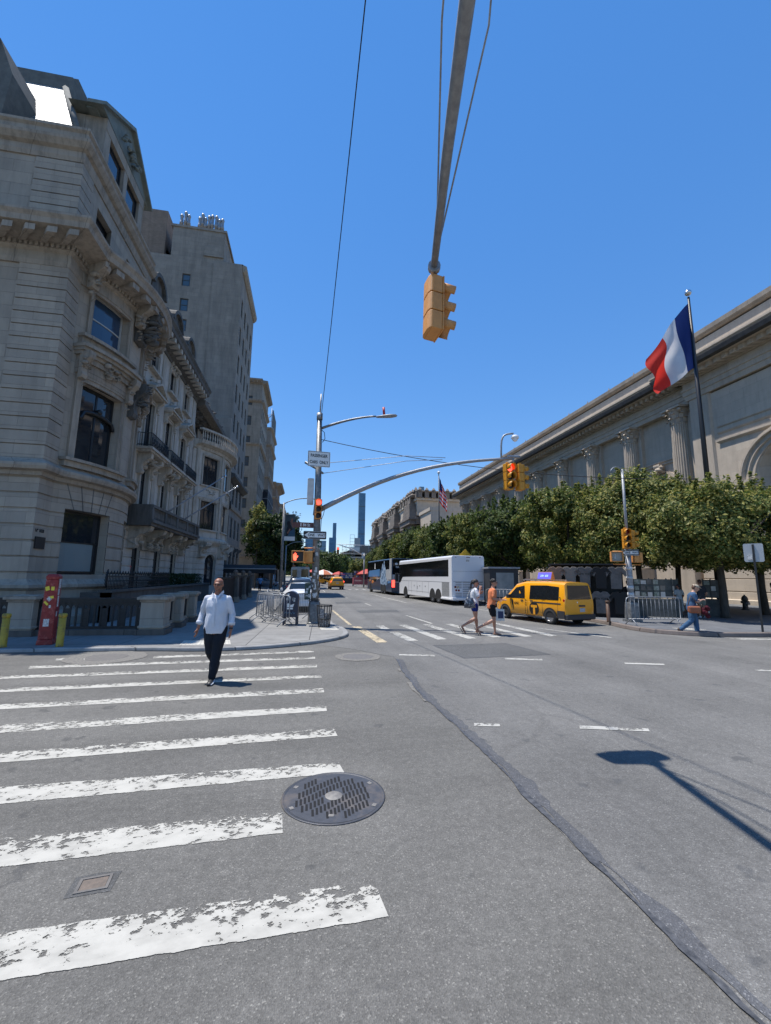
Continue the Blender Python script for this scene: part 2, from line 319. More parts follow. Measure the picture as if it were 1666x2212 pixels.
def stripes(name,L,z,m,wearend=True):
    b=MB()
    for p in L: b.quad(*[(x,y,z) for x,y in p],uv=[(0,1),(1,1),(1,0),(0,0)])
    return tag(b.build(name,m,fixn=False),kind='structure')
stripes('crosswalk_marking',STR,.0035,M['paint'])
AV=[[(2.55,15.94),(2.86,16.06),(2.89,14.96),(2.61,14.9)],[(2.69,14.1),(3.0,14.15),(3.2,12.15),(2.88,12.08)],[(3.45,16.23),(3.76,16.3),(4.13,12.27),(3.82,12.22)],[(4.38,16.35),(4.70,16.4),(5.08,12.4),(4.77,12.36)],
[(5.32,16.5),(5.63,16.55),(5.97,12.6),(5.66,12.56)],[(6.4,16.7),(6.7,16.75),(7.03,12.66),(6.72,12.6)],[(7.33,16.9),(7.63,16.95),(7.95,12.7),(7.61,12.64)],
[(8.3,14.9),(8.42,14.9),(9.46,12.2),(9.36,12.1)],[(13.2,11.75),(15.6,11.35),(15.5,11.1),(13.3,11.45)],[(16.2,11.2),(18.6,10.8),(18.5,10.5),(16.2,10.9)],[(15.3,10.6),(17.6,10.2),(17.4,9.95),(15.2,10.35)]]
stripes('avenue_crosswalk_marking',AV,.009,M['paint_far'])
stripes('cream_lane_line',[[(1.66,15.86),(1.97,15.8),(2.0,15.0),(1.74,14.92)],[(1.74,14.9),(2.03,14.95),(2.27,11.94),(1.96,11.89)],[(1.32,23.4),(1.44,23.4),(1.72,16.2),(1.60,16.2)]],.009,M['paint_y'])
DA=[[(2.21,10.18),(3.01,9.96),(2.95,9.78),(2.15,10.0)],[(4.49,9.41),(5.28,9.2),(5.21,9.04),(4.42,9.25)],[(6.89,8.61),(7.67,8.38),(7.58,8.24),(6.80,8.46)],[(9.13,7.64),(9.93,7.4),(9.8,7.27),(9.0,7.51)],[(2.12,5.36),(2.43,5.3),(2.39,5.19),(2.08,5.25)],[(3.39,5.09),(4.17,4.87),(4.10,4.77),(3.32,4.98)],
[(4.60,20.2),(4.72,20.2),(4.95,16.53),(4.83,16.45)],[(3.85,29.3),(3.97,29.3),(4.05,26.9),(3.93,26.9)],[(3.23,38.0),(3.35,38),(3.43,36),(3.31,36)],[(2.66,46),(2.78,46),(2.80,43.5),(2.68,43.5)],[(1.95,56.8),(2.07,56.8),(2.15,50.2),(2.03,50.2)],[(6.45,45),(6.58,45),(7.0,29.6),(6.87,29.6)],[(9.8,26),(9.9,26),(9.9,19),(9.8,19)]]
for k in range(6): DA.append([(3.6+1.0*k,61.0),(4.0+1.0*k,61.0),(4.05+1.0*k,58.5),(3.65+1.0*k,58.5)])
for k in range(5): DA.append([(3.2-.3*k,72+9*k),(3.35-.3*k,72+9*k),(3.4-.3*k,69+9*k),(3.25-.3*k,69+9*k)])
stripes('lane_marking',DA,.0095,M['paint_far'])
for nm,p in (('asphalt_patch',[(3.37,11.32),(5.5,11.50),(5.8,9.71),(3.56,9.49)]),('asphalt_patch',[(2.63,23.1),(4.92,23.5),(4.77,22.1),(2.64,21.6)]),('asphalt_patch',[(1.97,30.9),(3.77,31.5),(3.85,29.4),(1.96,28.6)])):
    sheet(nm,p,.0065,M['patch'])
    b=MB(); k=len(p)                       # dark sealed joint round the patch
    for i in range(k):
        a=Vector((*p[i],.0085)); c=Vector((*p[(i+1)%k],.0085)); d=(c-a).normalized(); nn=Vector((-d.y,d.x,0)); n=max(3,int((c-a).length/.12)); prev=None
        for j in range(n+1):
            q=a+(c-a)*j/n+nn*.02*noisy(j*.7+i*9,1,31); w=.014+.01*noisy(j*.9,1,i+40)
            cur=(q-nn*w,q+nn*w)
            if prev: b.quad(prev[0],prev[1],cur[1],cur[0])
            prev=cur
    tag(b.build('tar_seam',M['tar'],fixn=False),kind='structure')
# pavements and kerbs
M['walk']=stone('pavement_concrete',(.30,.295,.28),(.255,.25,.24),bw=1.52,bh=1.52,joint=.012,jc=.35,var=.35,dirt=(.12,.118,.11),dirtamt=.55,bump=.003,offset=0)
def flat_joint(m,sx=1.0,rot=0):     # pavement joints follow x,y instead of x+y,z
    nt=m.node_tree; br=[n for n in nt.nodes if n.type=='TEX_BRICK'][0]; tc=[n for n in nt.nodes if n.type=='TEX_COORD'][0]
    mp=_n(nt,'ShaderNodeMapping'); mp.inputs['Rotation'].default_value=(0,0,rot); mp.inputs['Location'].default_value=(.3,.55,0); nt.links.new(tc.outputs['Object'],mp.inputs[0]); nt.links.new(mp.outputs[0],br.inputs['Vector'])
flat_joint(M['walk'],rot=R(2))
M['walkW']=stone('plaza_paving',(.17,.178,.19),(.145,.152,.163),bw=.45,bh=.45,joint=.012,jc=.6,var=.3,dirt=(.09,.09,.1),dirtamt=.5,bump=.003,offset=.5); flat_joint(M['walkW'])
M['kerb']=stone('granite_kerb',(.36,.355,.345),(.30,.30,.29),bw=2.1,bh=4,joint=.02,jc=.4,var=.35,dirt=(.08,.075,.07),dirtamt=.6,bump=.006)
M['kerbW']=stone('brown_kerb',(.26,.215,.19),(.22,.185,.165),bw=2.4,bh=4,joint=.02,jc=.4,var=.35,dirt=(.08,.06,.05),dirtamt=.6,bump=.006)
def smoothpath(p,n=4):
    out=[]
    for i in range(len(p)-1):
        p0=Vector(p[max(i-1,0)]);p1=Vector(p[i]);p2=Vector(p[i+1]);p3=Vector(p[min(i+2,len(p)-1)])
        for j in range(n):
            t=j/n; out.append(tuple(.5*((2*p1)+(-p0+p2)*t+(2*p0-5*p1+4*p2-p3)*t*t+(-p0+3*p1-3*p2+p3)*t**3)))
    out.append(tuple(p[-1])); return out
def pave(path,inner,zt,mw,mk,nw,nk,kw=.16):
    """path: kerb front edge; inner: points closing the slab; pavement on the left-hand side of the path"""
    P=[Vector(p) for p in path]; off=[]
    for i,p in enumerate(P):
        t=(P[min(i+1,len(P)-1)]-P[max(i-1,0)]).normalized(); off.append(p+Vector((-t.y,t.x))*kw)
    b=MB()
    for i in range(len(P)-1):
        a,c,d,e=P[i],P[i+1],off[i+1],off[i]; zz=zt+.006*noisy(i*.8,1,3); 
        f0=(a+(a-off[i])*.12); f1=(c+(c-off[i+1])*.12)
        b.quad((f0.x,f0.y,-.01),(f1.x,f1.y,-.01),(c.x,c.y,zt-.018),(a.x,a.y,zt-.018))
        s0=a+(e-a)*.12; s1=c+(d-c)*.12
        b.quad((a.x,a.y,zt-.018),(c.x,c.y,zt-.018),(s1.x,s1.y,zt),(s0.x,s0.y,zt)); b.quad((s0.x,s0.y,zt),(s1.x,s1.y,zt),(d.x,d.y,zt),(e.x,e.y,zt))
    tag(b.build(nk,mk,fixn=False),kind='structure')
    b=MB(); b.poly([(p.x,p.y,zt+.004) for p in off]+[(x,y,zt+.004) for x,y in inner]); o=b.build(nw,mw,fixn=False)
    bm=bmesh.new(); bm.from_mesh(o.data); bmesh.ops.triangulate(bm,faces=bm.faces); bm.to_mesh(o.data); bm.free()
    return tag(o,kind='structure')
ke=[(-60,11.1),(-20,11.2),(-6.7,11.28),(-4.8,11.30),(-3.5,11.22),(-2.7,11.08),(-1.9,11.06),(-1.1,11.2),(-.2,11.62),(.5,12.09),(1.05,12.75),(1.31,13.5),(1.30,14.75),(1.02,16.2),(.95,17.6),(.3,19.2),(-1.2,20.4),(-1.55,22),(-1.6,60),(-1.6,400)]
ke=ke[:2]+smoothpath(ke[2:18],4)+ke[18:]
pave(ke,[(-60,400)],.09,M['walk'],M['kerb'],'pavement','kerb')
kw_=[(12.2,400),(12.2,40),(12.1,20),(11.96,16.0),(11.66,14.5),(11.62,13.5),(11.97,12.74),(12.9,12.12),(15,11.85),(20,11.8),(110,11.8)]
kw_=kw_[:2]+smoothpath(kw_[2:10],4)+kw_[10:]
pave(kw_,[(110,400)],.14,M['walkW'],M['kerbW'],'plaza_pavement','brown_kerb')
M['tactile']=mat('tactile_mat',(.52,.50,.44),.8,c2=(.40,.38,.33),ns=6)
def tactile(pts,label,zt=.098):
    P=[Vector(p) for p in pts]; b=MB(); b.poly([(p.x,p.y,zt) for p in P])
    n=14;m=5
    for i in range(n):
        for j in range(m):
            u=(i+.5)/n; v=(j+.5)/m; q=(P[0]*(1-u)+P[1]*u)*(1-v)+(P[3]*(1-u)+P[2]*u)*v
            b.lathe([(.018,zt),(.012,zt+.008)],(q.x,q.y,0),6,smooth=False)
    return tag(b.build('tactile_mat',M['tactile'],fixn=False),label,'paving mat',kind='structure')
tactile([(-3.09,12.2),(-1.95,12.2),(-1.80,11.45),(-3.0,11.45)],'pale ridged tactile mat at the kerb behind the walking man')
tactile([(.46,15.1),(.98,15.1),(1.08,14.1),(.5,14.2)],'pale tactile mat beside the litter basket on the corner')
tactile([(12.6,13.3),(13.1,13.2),(13.5,12.72),(12.8,12.78)],'pale tactile mat at the kerb under the capped walker',.148)
# manhole covers
M['castiron']=mat('cast_iron',(.072,.074,.082),.5,.25,c2=(.058,.06,.067),ns=20,c3=(.17,.14,.115),ns3=2.2,bump=.0015,bs=70)
M['oldiron']=mat('dusty_iron',(.105,.10,.095),.7,c2=(.14,.13,.12),ns=12,bump=.002,bs=60)
M['worn']=mat('worn_brass_grey',(.24,.225,.20),.6,c2=(.15,.14,.13),ns=25)
def manhole(x,y,r,label,detail=False,rz=0,ring=None):
    cm=M['castiron'] if detail else M['oldiron']
    t=thing('manhole_cover',label,'manhole cover',(x,y,.0),rz)
    b=MB(); b.lathe([(r,.002),(r,.007),(r*.965,.007),(r*.955,.003),(r*.93,.003)],n=64,cap=False); b.build('rim',cm,t,fixn=False)
    b=MB(); b.lathe([(1e-4,.0055),(r*.80,.0055),(r*.93,.0045)],n=64,cap=False,smooth=False); b.build('cover_plate',cm,t,fixn=False)
    if detail:
        b=MB(); rr=r*.80; rows=7; a=R(28)                          # slots lean over the row direction
        for k in range(rows):
            yc=(k-(rows-1)/2)*rr*2/rows
            for i in range(-16,17):
                xc=i*.038; bend=.10*math.sin((xc/rr)*2.4+.4)*rr
                cx,cy=xc,yc+bend*.9
                h=rr/rows*.98
                if math.hypot(cx,cy)+h*.6>rr or math.hypot(cx,cy)<r*.20: continue
                d=Vector((math.sin(a),math.cos(a),0)); n=Vector((d.y,-d.x,0)); c=Vector((cx,cy,.0068)); w=.0095
                b.add([c-d*h-n*w,c-d*h+n*w,c+d*h+n*w,c+d*h-n*w],[(0,1,2,3)])
        b.build('slots',M['void'],t,fixn=False)
        b=MB(); b.lathe([(1e-4,.010),(r*.155,.010),(r*.17,.0065)],n=28,cap=False); b.build('medallion',M['worn'],t,fixn=False)
        for q,d in ((0,.86),(120,.86),(175,.86),(300,.86),(235,.70)):
            M4=Matrix.Rotation(R(q),4,'Z'); b=MB(); b.box(d*r-.016,d*r+.016,-.02,.02,.0058,.0078,0,M4); b.build('name_tab',M['worn'],t)
    if ring: 
        b=MB(); n=40
        vs=[]
        for i in range(n):
            q=2*PI*i/n; k=ring*(1+.08*noisy(i*.6,1,int(x*10)))
            vs+= [(r*math.cos(q),r*math.sin(q),.0068),(k*math.cos(q),k*math.sin(q),.0068)]
        b.add(vs,[(2*i,2*i+1,(2*i+3)%(2*n),(2*i+2)%(2*n)) for i in range(n)]); b.build('mortar_ring',M['grit'],t,fixn=False)
    return t
manhole(.285,3.845,.425,'large slotted iron manhole cover beside the crosswalk stripes',True,R(28))
manhole(-4.22,10.52,.42,'round iron cover in a sandy ring near the far kerb, cutting the farthest stripe',ring=.78)
manhole(1.2,9.98,.34,'round iron cover set in patched asphalt off the tip of the corner kerb',ring=.52)
manhole(2.72,14.52,.33,'small round cover breaking one stripe of the avenue crosswalk',ring=.45)
b=MB(); t=thing('utility_box_lid','small sunken square lid between the two nearest crosswalk stripes','utility lid',(-1.16,3.05,0),R(8),None,.66)
b=MB(); 
for a in ((-.13,.13,.075,.10),(-.13,.13,-.10,-.075),(-.13,-.105,-.075,.075),(.105,.13,-.075,.075)): b.box(a[0],a[1],a[2],a[3],.001,.010)
b.build('lid_frame',M['oldiron'],t); b=MB(); b.box(-.10,.10,-.07,.07,.001,.006); b.build('lid',mat('rusty_lid',(.16,.125,.10),.8,c2=(.11,.09,.075),ns=20),t)
b=MB(); b.poly([(-.19,-.13,.003),(.16,-.14,.003),(.19,.12,.003),(.02,.15,.003),(-.18,.14,.003)]); b.build('broken_edge',M['patch'],t,fixn=False)
# ================================================================ facade kit
class Path:
    """plan polyline; P(u,d,z): point at length u, pushed out d along the right-hand normal"""
    def __init__(s,pts):
        s.p=[Vector(q) for q in pts]; s.u=[0]
        for a,b in zip(s.p[:-1],s.p[1:]): s.u.append(s.u[-1]+(b-a).length)
        s.L=s.u[-1]
        s.n=[]
        segn=[Vector(((b-a).y,-(b-a).x)).normalized() for a,b in zip(s.p[:-1],s.p[1:])]
        for i in range(len(s.p)):
            if i==0: s.n.append(segn[0])
            elif i==len(s.p)-1: s.n.append(segn[-1])
            else:
                m=(segn[i-1]+segn[i]).normalized(); s.n.append(m/max(.3,m.dot(segn[i])))
    def P(s,u,d,z):
        if u<=0: i=0
        elif u>=s.L: i=len(s.p)-2
        else:
            i=0
            while s.u[i+1]<u-1e-9: i+=1
        t=(u-s.u[i])/(s.u[i+1]-s.u[i]); p=s.p[i].lerp(s.p[i+1],t); n=s.n[i].lerp(s.n[i+1],min(1,max(0,t)))
        return Vector((p.x+n.x*d,p.y+n.y*d,z))
    def T(s,u):   # frame matrix at u: x along, y outward(-), z up
        a=s.P(u-.01,0,0); b=s.P(u+.01,0,0); t=(b-a).normalized(); n=Vector((t.y,-t.x,0)); o=s.P(u,0,0)
        return Matrix(((t.x,n.x,0,o.x),(t.y,n.y,0,o.y),(0,0,1,0),(0,0,0,1)))
def arc(c0,c1,sag,n=10):
    a=Vector(c0); b=Vector(c1); m=(a+b)/2; h=(b-a).length/2; d=(b-a).normalized(); nn=Vector((d.y,-d.x))
    r=(h*h+sag*sag)/(2*sag); c=m-nn*(r-sag); th=math.asin(h/r) if sag<h else PI-math.asin(h/r)
    return [tuple(c+nn*r*math.cos(t)+d*r*math.sin(t)) for t in [-th+2*th*i/n for i in range(n+1)]]
def facade(mb,pa,rows,holes=(),u0=0,u1=None,depth=.25,mi=0):
    u1=pa.L if u1 is None else u1
    us={u0,u1}|{u for u in pa.u if u0<u<u1}
    zs=dict(rows)
    def dz(z):
        ks=sorted(zs)
        if z<=ks[0]: return zs[ks[0]]
        for a,b in zip(ks[:-1],ks[1:]):
            if a<=z<=b: return zs[a]+(zs[b]-zs[a])*(z-a)/(b-a)
        return zs[ks[-1]]
    extra={}
    for h in holes:
        us|={h[0],h[1]}
        for z in (h[2],h[3]):
            if z not in zs: extra[z]=dz(z)
        if len(h)>4 and h[4]:
            z=h[3]-h[4]
            if z not in zs: extra[z]=dz(z)
    zs.update(extra)
    us=sorted(us); us=[us[0]]+[b for a,b in zip(us[:-1],us[1:]) if b-a>1e-5]; zk=sorted(zs)
    V={}
    def vid(i,j):
        if (i,j) not in V: V[(i,j)]=len(mb.v); mb.v.append(tuple(pa.P(us[i],zs[zk[j]],zk[j])))
        return V[(i,j)]
    for i in range(len(us)-1):
        for j in range(len(zk)-1):
            uc=(us[i]+us[i+1])/2; zc=(zk[j]+zk[j+1])/2
            if any(h[0]<uc<h[1] and h[2]<zc<h[3] for h in holes): continue
            mb.f.append((vid(i,j),vid(i+1,j),vid(i+1,j+1),vid(i,j+1))); mb.m.append(mi); mb.sm.append(False)
    for h in holes:
        a,b,z0,z1=h[:4]; rise=h[4] if len(h)>4 else 0; zt=z1-rise; P=pa.P; d0=.0; d1=-depth
        mb.quad(P(a,d0,z0),P(a,d1,z0),P(a,d1,zt),P(a,d0,zt),mi); mb.quad(P(b,d0,z0),P(b,d0,zt),P(b,d1,zt),P(b,d1,z0),mi)
        mb.quad(P(a,d0,z0),P(b,d0,z0),P(b,d1,z0),P(a,d1,z0),mi)
        if not rise: mb.quad(P(a,d0,z1),P(a,d1,z1),P(b,d1,z1),P(b,d0,z1),mi)
        else:
            n=10; w=(b-a)/2; c=(a+b)/2; R_=(w*w+rise*rise)/(2*rise); zc=z1-R_; th=math.asin(min(1,w/R_))
            if rise>w*.98: th=PI/2
            pts=[(c+R_*math.sin(t),zc+R_*math.cos(t)) for t in [-th+2*th*k/n for k in range(n+1)]]
            for (ua,za),(ub,zb) in zip(pts[:-1],pts[1:]):
                mb.quad(P(ua,0,za),P(ub,0,zb),P(ub,0,z1),P(ua,0,z1),mi); mb.quad(P(ua,0,za),P(ua,d1,za),P(ub,d1,zb),P(ub,0,zb),mi)
    return mb
def courses(z0,z1,h,g=.035,d=-.035,d0=0):
    """rusticated rows: grooves every h"""
    out=[(z0,d0)]; z=z0+h
    while z<z1-.08: out+=[(z-g,d0),(z-g*.6,d0+d),(z+g*.6,d0+d),(z+g,d0)]; z+=h
    out.append((z1,d0)); return out
def sweep(mb,pa,prof,u0=0,u1=None,mi=0,caps=True,smooth=False):
    """closed profile [(d,z)...] swept along the path"""
    u1=pa.L if u1 is None else u1
    us=sorted({u0,u1}|{u for u in pa.u if u0<u<u1}); k=len(prof)
    vs=[pa.P(u,d,z) for u in us for d,z in prof]
    fs=[(i*k+j,(i+1)*k+j,(i+1)*k+(j+1)%k,i*k+(j+1)%k) for i in range(len(us)-1) for j in range(k)]
    if caps: fs+=[tuple(range(k)),tuple(range(len(us)*k-1,(len(us)-1)*k-1,-1))]
    return mb.add(vs,fs,mi,smooth)
def bx(mb,pa,u0,u1,d0,d1,z0,z1,mi=0):
    n=[u for u in pa.u if u0<u<u1]; us=[u0]+n+[u1]
    for a,b in zip(us[:-1],us[1:]):
        P=pa.P; mb.hexa([P(a,d0,z0),P(b,d0,z0),P(b,d1,z0),P(a,d1,z0),P(a,d0,z1),P(b,d0,z1),P(b,d1,z1),P(a,d1,z1)],mi)
    return mb
def window(parent,pa,u0,u1,z0,z1,d=-.16,fm='dark_frame',gm='glass',vb=(),hb=(.5,),fw=.07,bw=.05,rise=0,name='window',cur=None,bk=.3):
    f=MB(); t=.05
    bx(f,pa,u0,u0+fw,d,d+t,z0,z1); bx(f,pa,u1-fw,u1,d,d+t,z0,z1); bx(f,pa,u0+fw,u1-fw,d,d+t,z0,z0+fw); bx(f,pa,u0+fw,u1-fw,d,d+t,z1-fw-rise,z1)
    for q in vb: u=u0+(u1-u0)*q; bx(f,pa,u-bw/2,u+bw/2,d-.01,d+t-.012,z0+fw,z1-fw)
    for q in hb: z=z0+(z1-z0)*q; bx(f,pa,u0+fw,u1-fw,d-.012,d+t-.006,z-bw/2,z+bw/2)
    o=f.build(name,M[fm],parent)
    g=MB(); P=pa.P; dd=d+.015
    n=[u0+fw*.5]+[u for u in pa.u if u0+fw<u<u1-fw]+[u1-fw*.5]
    for a,b in zip(n[:-1],n[1:]): g.quad(P(a,dd,z0+fw*.5),P(b,dd,z0+fw*.5),P(b,dd,z1-fw*.5),P(a,dd,z1-fw*.5))
    g.build('pane',M[gm],o,fixn=False)
    if cur:
        c=MB(); n=8; zb=z0+(z1-z0)*cur[1]
        for i in range(n):
            a=u0+fw+(u1-u0-2*fw)*(cur[2]+(cur[3]-cur[2])*i/n); b=u0+fw+(u1-u0-2*fw)*(cur[2]+(cur[3]-cur[2])*(i+1)/n)
            da=d-.1-.03*(i%2); db=d-.1-.03*((i+1)%2); c.quad(P(a,da,zb),P(b,db,zb),P(b,db,z1-fw),P(a,da,z1-fw))
        c.build('blind',M['blind'],o,fixn=False)
    return o
def carved(mb,T,cx,cz,w,h,dp,n,seed,mi=0,d0=0):
    """undercut leafy relief: curled petals and bosses in the wall frame T"""
    rnd=random.Random(seed)
    for i in range(n):
        x=cx+rnd.uniform(-w,w)/2; z=cz+rnd.uniform(-h,h)/2; r=rnd.uniform(.25,.6)*min(w,h)*.32
        Mq=T@Matrix.Translation((x,d0+dp*rnd.uniform(.15,.8),z))@Matrix.Rotation(rnd.uniform(0,PI),4,'Y')@Matrix.Rotation(rnd.uniform(-.6,.6),4,'X')
        Mq=Mq@Matrix.Diagonal((r*rnd.uniform(.6,1.6),dp*.45,r*rnd.uniform(.4,.8),1)); 
        mb.lathe([(1e-4,-1),(.7,-.7),(1,0),(.7,.7),(1e-4,1)],(0,0,0),6,mi,Mq,cap=False)
def scroll(mb,T,x,zt,w,h,pj,mi=0,d0=0):
    """S-scroll bracket below zt, width w, drop h, projection pj"""
    o=[(d0,zt),(d0+pj,zt),(d0+pj*1.02,zt-h*.12),(d0+pj*.95,zt-h*.24),(d0+pj*.72,zt-h*.33),(d0+pj*.5,zt-h*.42),(d0+pj*.34,zt-h*.58),(d0+pj*.34,zt-h*.74),(d0+pj*.42,zt-h*.86),(d0+pj*.32,zt-h*.97),(d0,zt-h)]
    k=len(o); vs=[T@Vector((x-w/2,d,z)) for d,z in o]+[T@Vector((x+w/2,d,z)) for d,z in o]
    mb.add(vs,[tuple(range(k)),tuple(range(2*k-1,k-1,-1))]+[(i,i+k,(i+1)%k+k,(i+1)%k) for i in range(k)],mi)
    for sx in (-1,1): 
        Mq=T@Matrix.Translation((x+sx*w/2,d0+pj*.68,zt-h*.17))@Matrix.Rotation(PI/2,4,'Y'); mb.lathe([(pj*.26,-.012),(pj*.26,.02),(pj*.1,.035),(1e-4,.035)],(0,0,0),10,mi,Mq,cap=False)
def balusters(mb,pa,u0,u1,d,z0,z1,step=.2,r=.055,mi=0):
    n=max(1,int((u1-u0)/step)); h=z1-z0
    for i in range(n):
        u=u0+(i+.5)*(u1-u0)/n; p=pa.P(u,d,z0)
        mb.lathe([(r*.9,0),(r*.9,h*.08),(r*.5,h*.14),(r*1.1,h*.36),(r*.9,h*.5),(r*.4,h*.8),(r*.8,h*.92),(r*.8,h)],p,6,mi,cap=False)
def pediment(mb,T,x,z,w,h,pj,mi=0,d0=0):
    """open triangular pediment on a cornice strip"""
    def b(x0,x1,a,c,z0,z1): mb.hexa([T@Vector(q) for q in ((x0,a,z0),(x1,a,z0),(x1,c,z0),(x0,c,z0),(x0,a,z1),(x1,a,z1),(x1,c,z1),(x0,c,z1))],mi)
    b(x-w/2,x+w/2,d0,d0+pj,z,z+.09); b(x-w/2+.05,x+w/2-.05,d0,d0+pj*.8,z-.07,z)
    for s in (-1,1):
        o=[(x+s*w/2,z+.09),(x+s*w/2,z+.2),(x,z+h+.1),(x,z+h-.02)]
        vs=[T@Vector((a,d0,c)) for a,c in o]+[T@Vector((a,d0+pj,c)) for a,c in o]
        mb.add(vs,[(0,1,2,3),(7,6,5,4)]+[(i,i+4,(i+1)%4+4,(i+1)%4) for i in range(4)],mi)
    vs=[T@Vector(q) for q in ((x-w/2,d0+pj*.35,z+.09),(x+w/2,d0+pj*.35,z+.09),(x,d0+pj*.35,z+h))]; mb.add(vs,[(0,1,2)],mi)
def surround(mb,pa,u0,u1,z0,z1,w=.16,pj=.06,mi=0,sill=True,base=0):
    bx(mb,pa,u0-w,u0,base-.02,base+pj,z0,z1+w,mi); bx(mb,pa,u1,u1+w,base-.02,base+pj,z0,z1+w,mi); bx(mb,pa,u0,u1,base-.02,base+pj,z1,z1+w,mi)
    bx(mb,pa,u0-w,u0-w*.6,base+pj,base+pj+.035,z0,z1+w,mi); bx(mb,pa,u1+w*.6,u1+w,base+pj,base+pj+.035,z0,z1+w,mi); bx(mb,pa,u0-w*.6,u1+w*.6,base+pj,base+pj+.035,z1+w*.6,z1+w,mi)
    if sill: bx(mb,pa,u0-w-.06,u1+w+.06,base-.02,base+pj+.1,z0-.1,z0,mi)
M['dark_frame']=mat('dark_window_frame',(.012,.013,.014),.4); M['pale_frame']=mat('pale_window_frame',(.42,.41,.38),.5); M['bronze_frame']=mat('bronze_window_frame',(.06,.055,.045),.5)
M['blind']=mat('window_blind',(.50,.52,.53),.8); M['frost']=mat('frosted_glass',(.17,.22,.23),.35)
M['lime']=stone('limestone_grey',(.46,.392,.312),(.375,.325,.265),bw=1.25,bh=.46,joint=.006,jc=.65,var=.3,dirt=(.15,.13,.11),dirtamt=.45,bump=.003)
M['lime_trim']=stone('limestone_trim',(.44,.375,.30),(.385,.33,.265),bw=1.6,bh=9,joint=.008,jc=.5,var=.35,dirt=(.095,.083,.07),dirtamt=.75,bump=.006,streak=2)
M['white_stone']=stone('white_limestone',(.66,.61,.54),(.60,.56,.495),bw=1.3,bh=.45,joint=.006,jc=.7,var=.3,dirt=(.17,.15,.12),dirtamt=.7,bump=.004)
M['white_trim']=stone('weathered_white_trim',(.62,.56,.475),(.56,.51,.435),bw=1.5,bh=9,joint=.006,jc=.6,var=.4,dirt=(.16,.125,.085),dirtamt=.85,bump=.008,streak=2.2)
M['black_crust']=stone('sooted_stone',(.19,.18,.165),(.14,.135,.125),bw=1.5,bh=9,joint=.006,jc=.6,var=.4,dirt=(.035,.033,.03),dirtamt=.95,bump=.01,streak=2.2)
M['slate']=stone('slate_scales',(.30,.32,.31),(.24,.26,.255),bw=.28,bh=.16,joint=.012,jc=.3,var=.3,dirt=(.08,.09,.09),dirtamt=.4,bump=.012); 
for n_ in M['slate'].node_tree.nodes:
    if n_.type=='BSDF_PRINCIPLED': n_.inputs['Roughness'].default_value=.5; n_.inputs['Specular IOR Level'].default_value=.5
_t=M['slate'].node_tree; _b=[n for n in _t.nodes if n.type=='TEX_BRICK'][0]; _r=_n(_t,'ShaderNodeMapRange'); _r.inputs[3].default_value=.5; _r.inputs[4].default_value=.22; _t.links.new(_b.outputs['Fac'],_r.inputs[0]); _t.links.new(_r.outputs[0],_t.nodes['Principled BSDF'].inputs['Specular IOR Level']); _b.inputs['Mortar Size'].default_value=.022
M['copper']=mat('verdigris_copper',(.155,.175,.155),.8,c2=(.20,.215,.19),ns=4,c3=(.10,.12,.105),ns3=1.5,bump=.01,bs=12)
M['lead']=mat('lead_roof_trim',(.12,.125,.12),.85,c2=(.16,.165,.155),ns=4,spec=.1)
# ================================================================ corner mansion (limestone, bowed bay, mansard)
mans=thing('mansion','grey limestone corner mansion with bowed bay and slate mansard, behind the red alarm pillar','mansion',(-11,18,0))
def rel(o,root): o.parent=root; o.matrix_parent_inverse=root.matrix_basis.inverted(); return o
def part(mb,name,m,root,**k):
    o=mb.build(name,m,**k); o.parent=root; o.location=Vector(o.location)-Vector(root.location); return o
XW=-8.5
bow=arc((-8.5,15.75),(-8.5,21.35),.92,14)
north=[(-30,15.0),(-8.5,15.0)]
mp_=Path(north+[(-8.5,15.75)]+bow[1:]+[(-8.75,21.35),(-8.75,21.6)])
uC=mp_.u[1]                       # the corner
def uY(y,X=None):                 # length at which the west side reaches y
    for i in range(2,len(mp_.p)):
        a,b=mp_.p[i-1],mp_.p[i]
        if a.y<=y<=b.y and b.y>a.y: return mp_.u[i-1]+(y-a.y)/(b.y-a.y)*(mp_.u[i]-mp_.u[i-1])
    return mp_.L
w1=(uY(16.12),uY(17.95)); 
far=(uY(19.35),uY(20.7))
# north windows far left are outside the frame; ground floor
wall=MB()
gr=[(0,.12),(1.25,.12),(1.3,.02)]+courses(1.3,5.0,.50,.03,-.045,.02)
facade(wall,mp_,gr,[(w1[0],w1[1],1.75,3.98),(far[0],far[1],1.75,3.98),(uC-6,uC-4.4,1.75,3.98)],depth=.42)
up=[(5.0,0),(5.6,0)]
facade(wall,mp_,[(5.0,0),(13.0,0)],[(w1[0]+.05,w1[1]-.05,5.72,8.6),(w1[0]+.1,w1[1]-.1,10.42,12.25),(far[0]+.05,far[1]-.05,5.72,8.6),(far[0]+.1,far[1]-.1,10.42,12.25)],depth=.38)
ap=Path([(-30,15.02),(-8.52,15.02),(-8.52,21.6)])
aY=lambda y: ap.u[1]+y-15.02
facade(wall,ap,[(13.5,0),(16.7,0)],[(aY(16.3),aY(17.5),14.35,15.8),(aY(19.0),aY(20.2),14.35,15.8)],u0=0,depth=.35)
part(wall,'wall',M['lime'],mans)
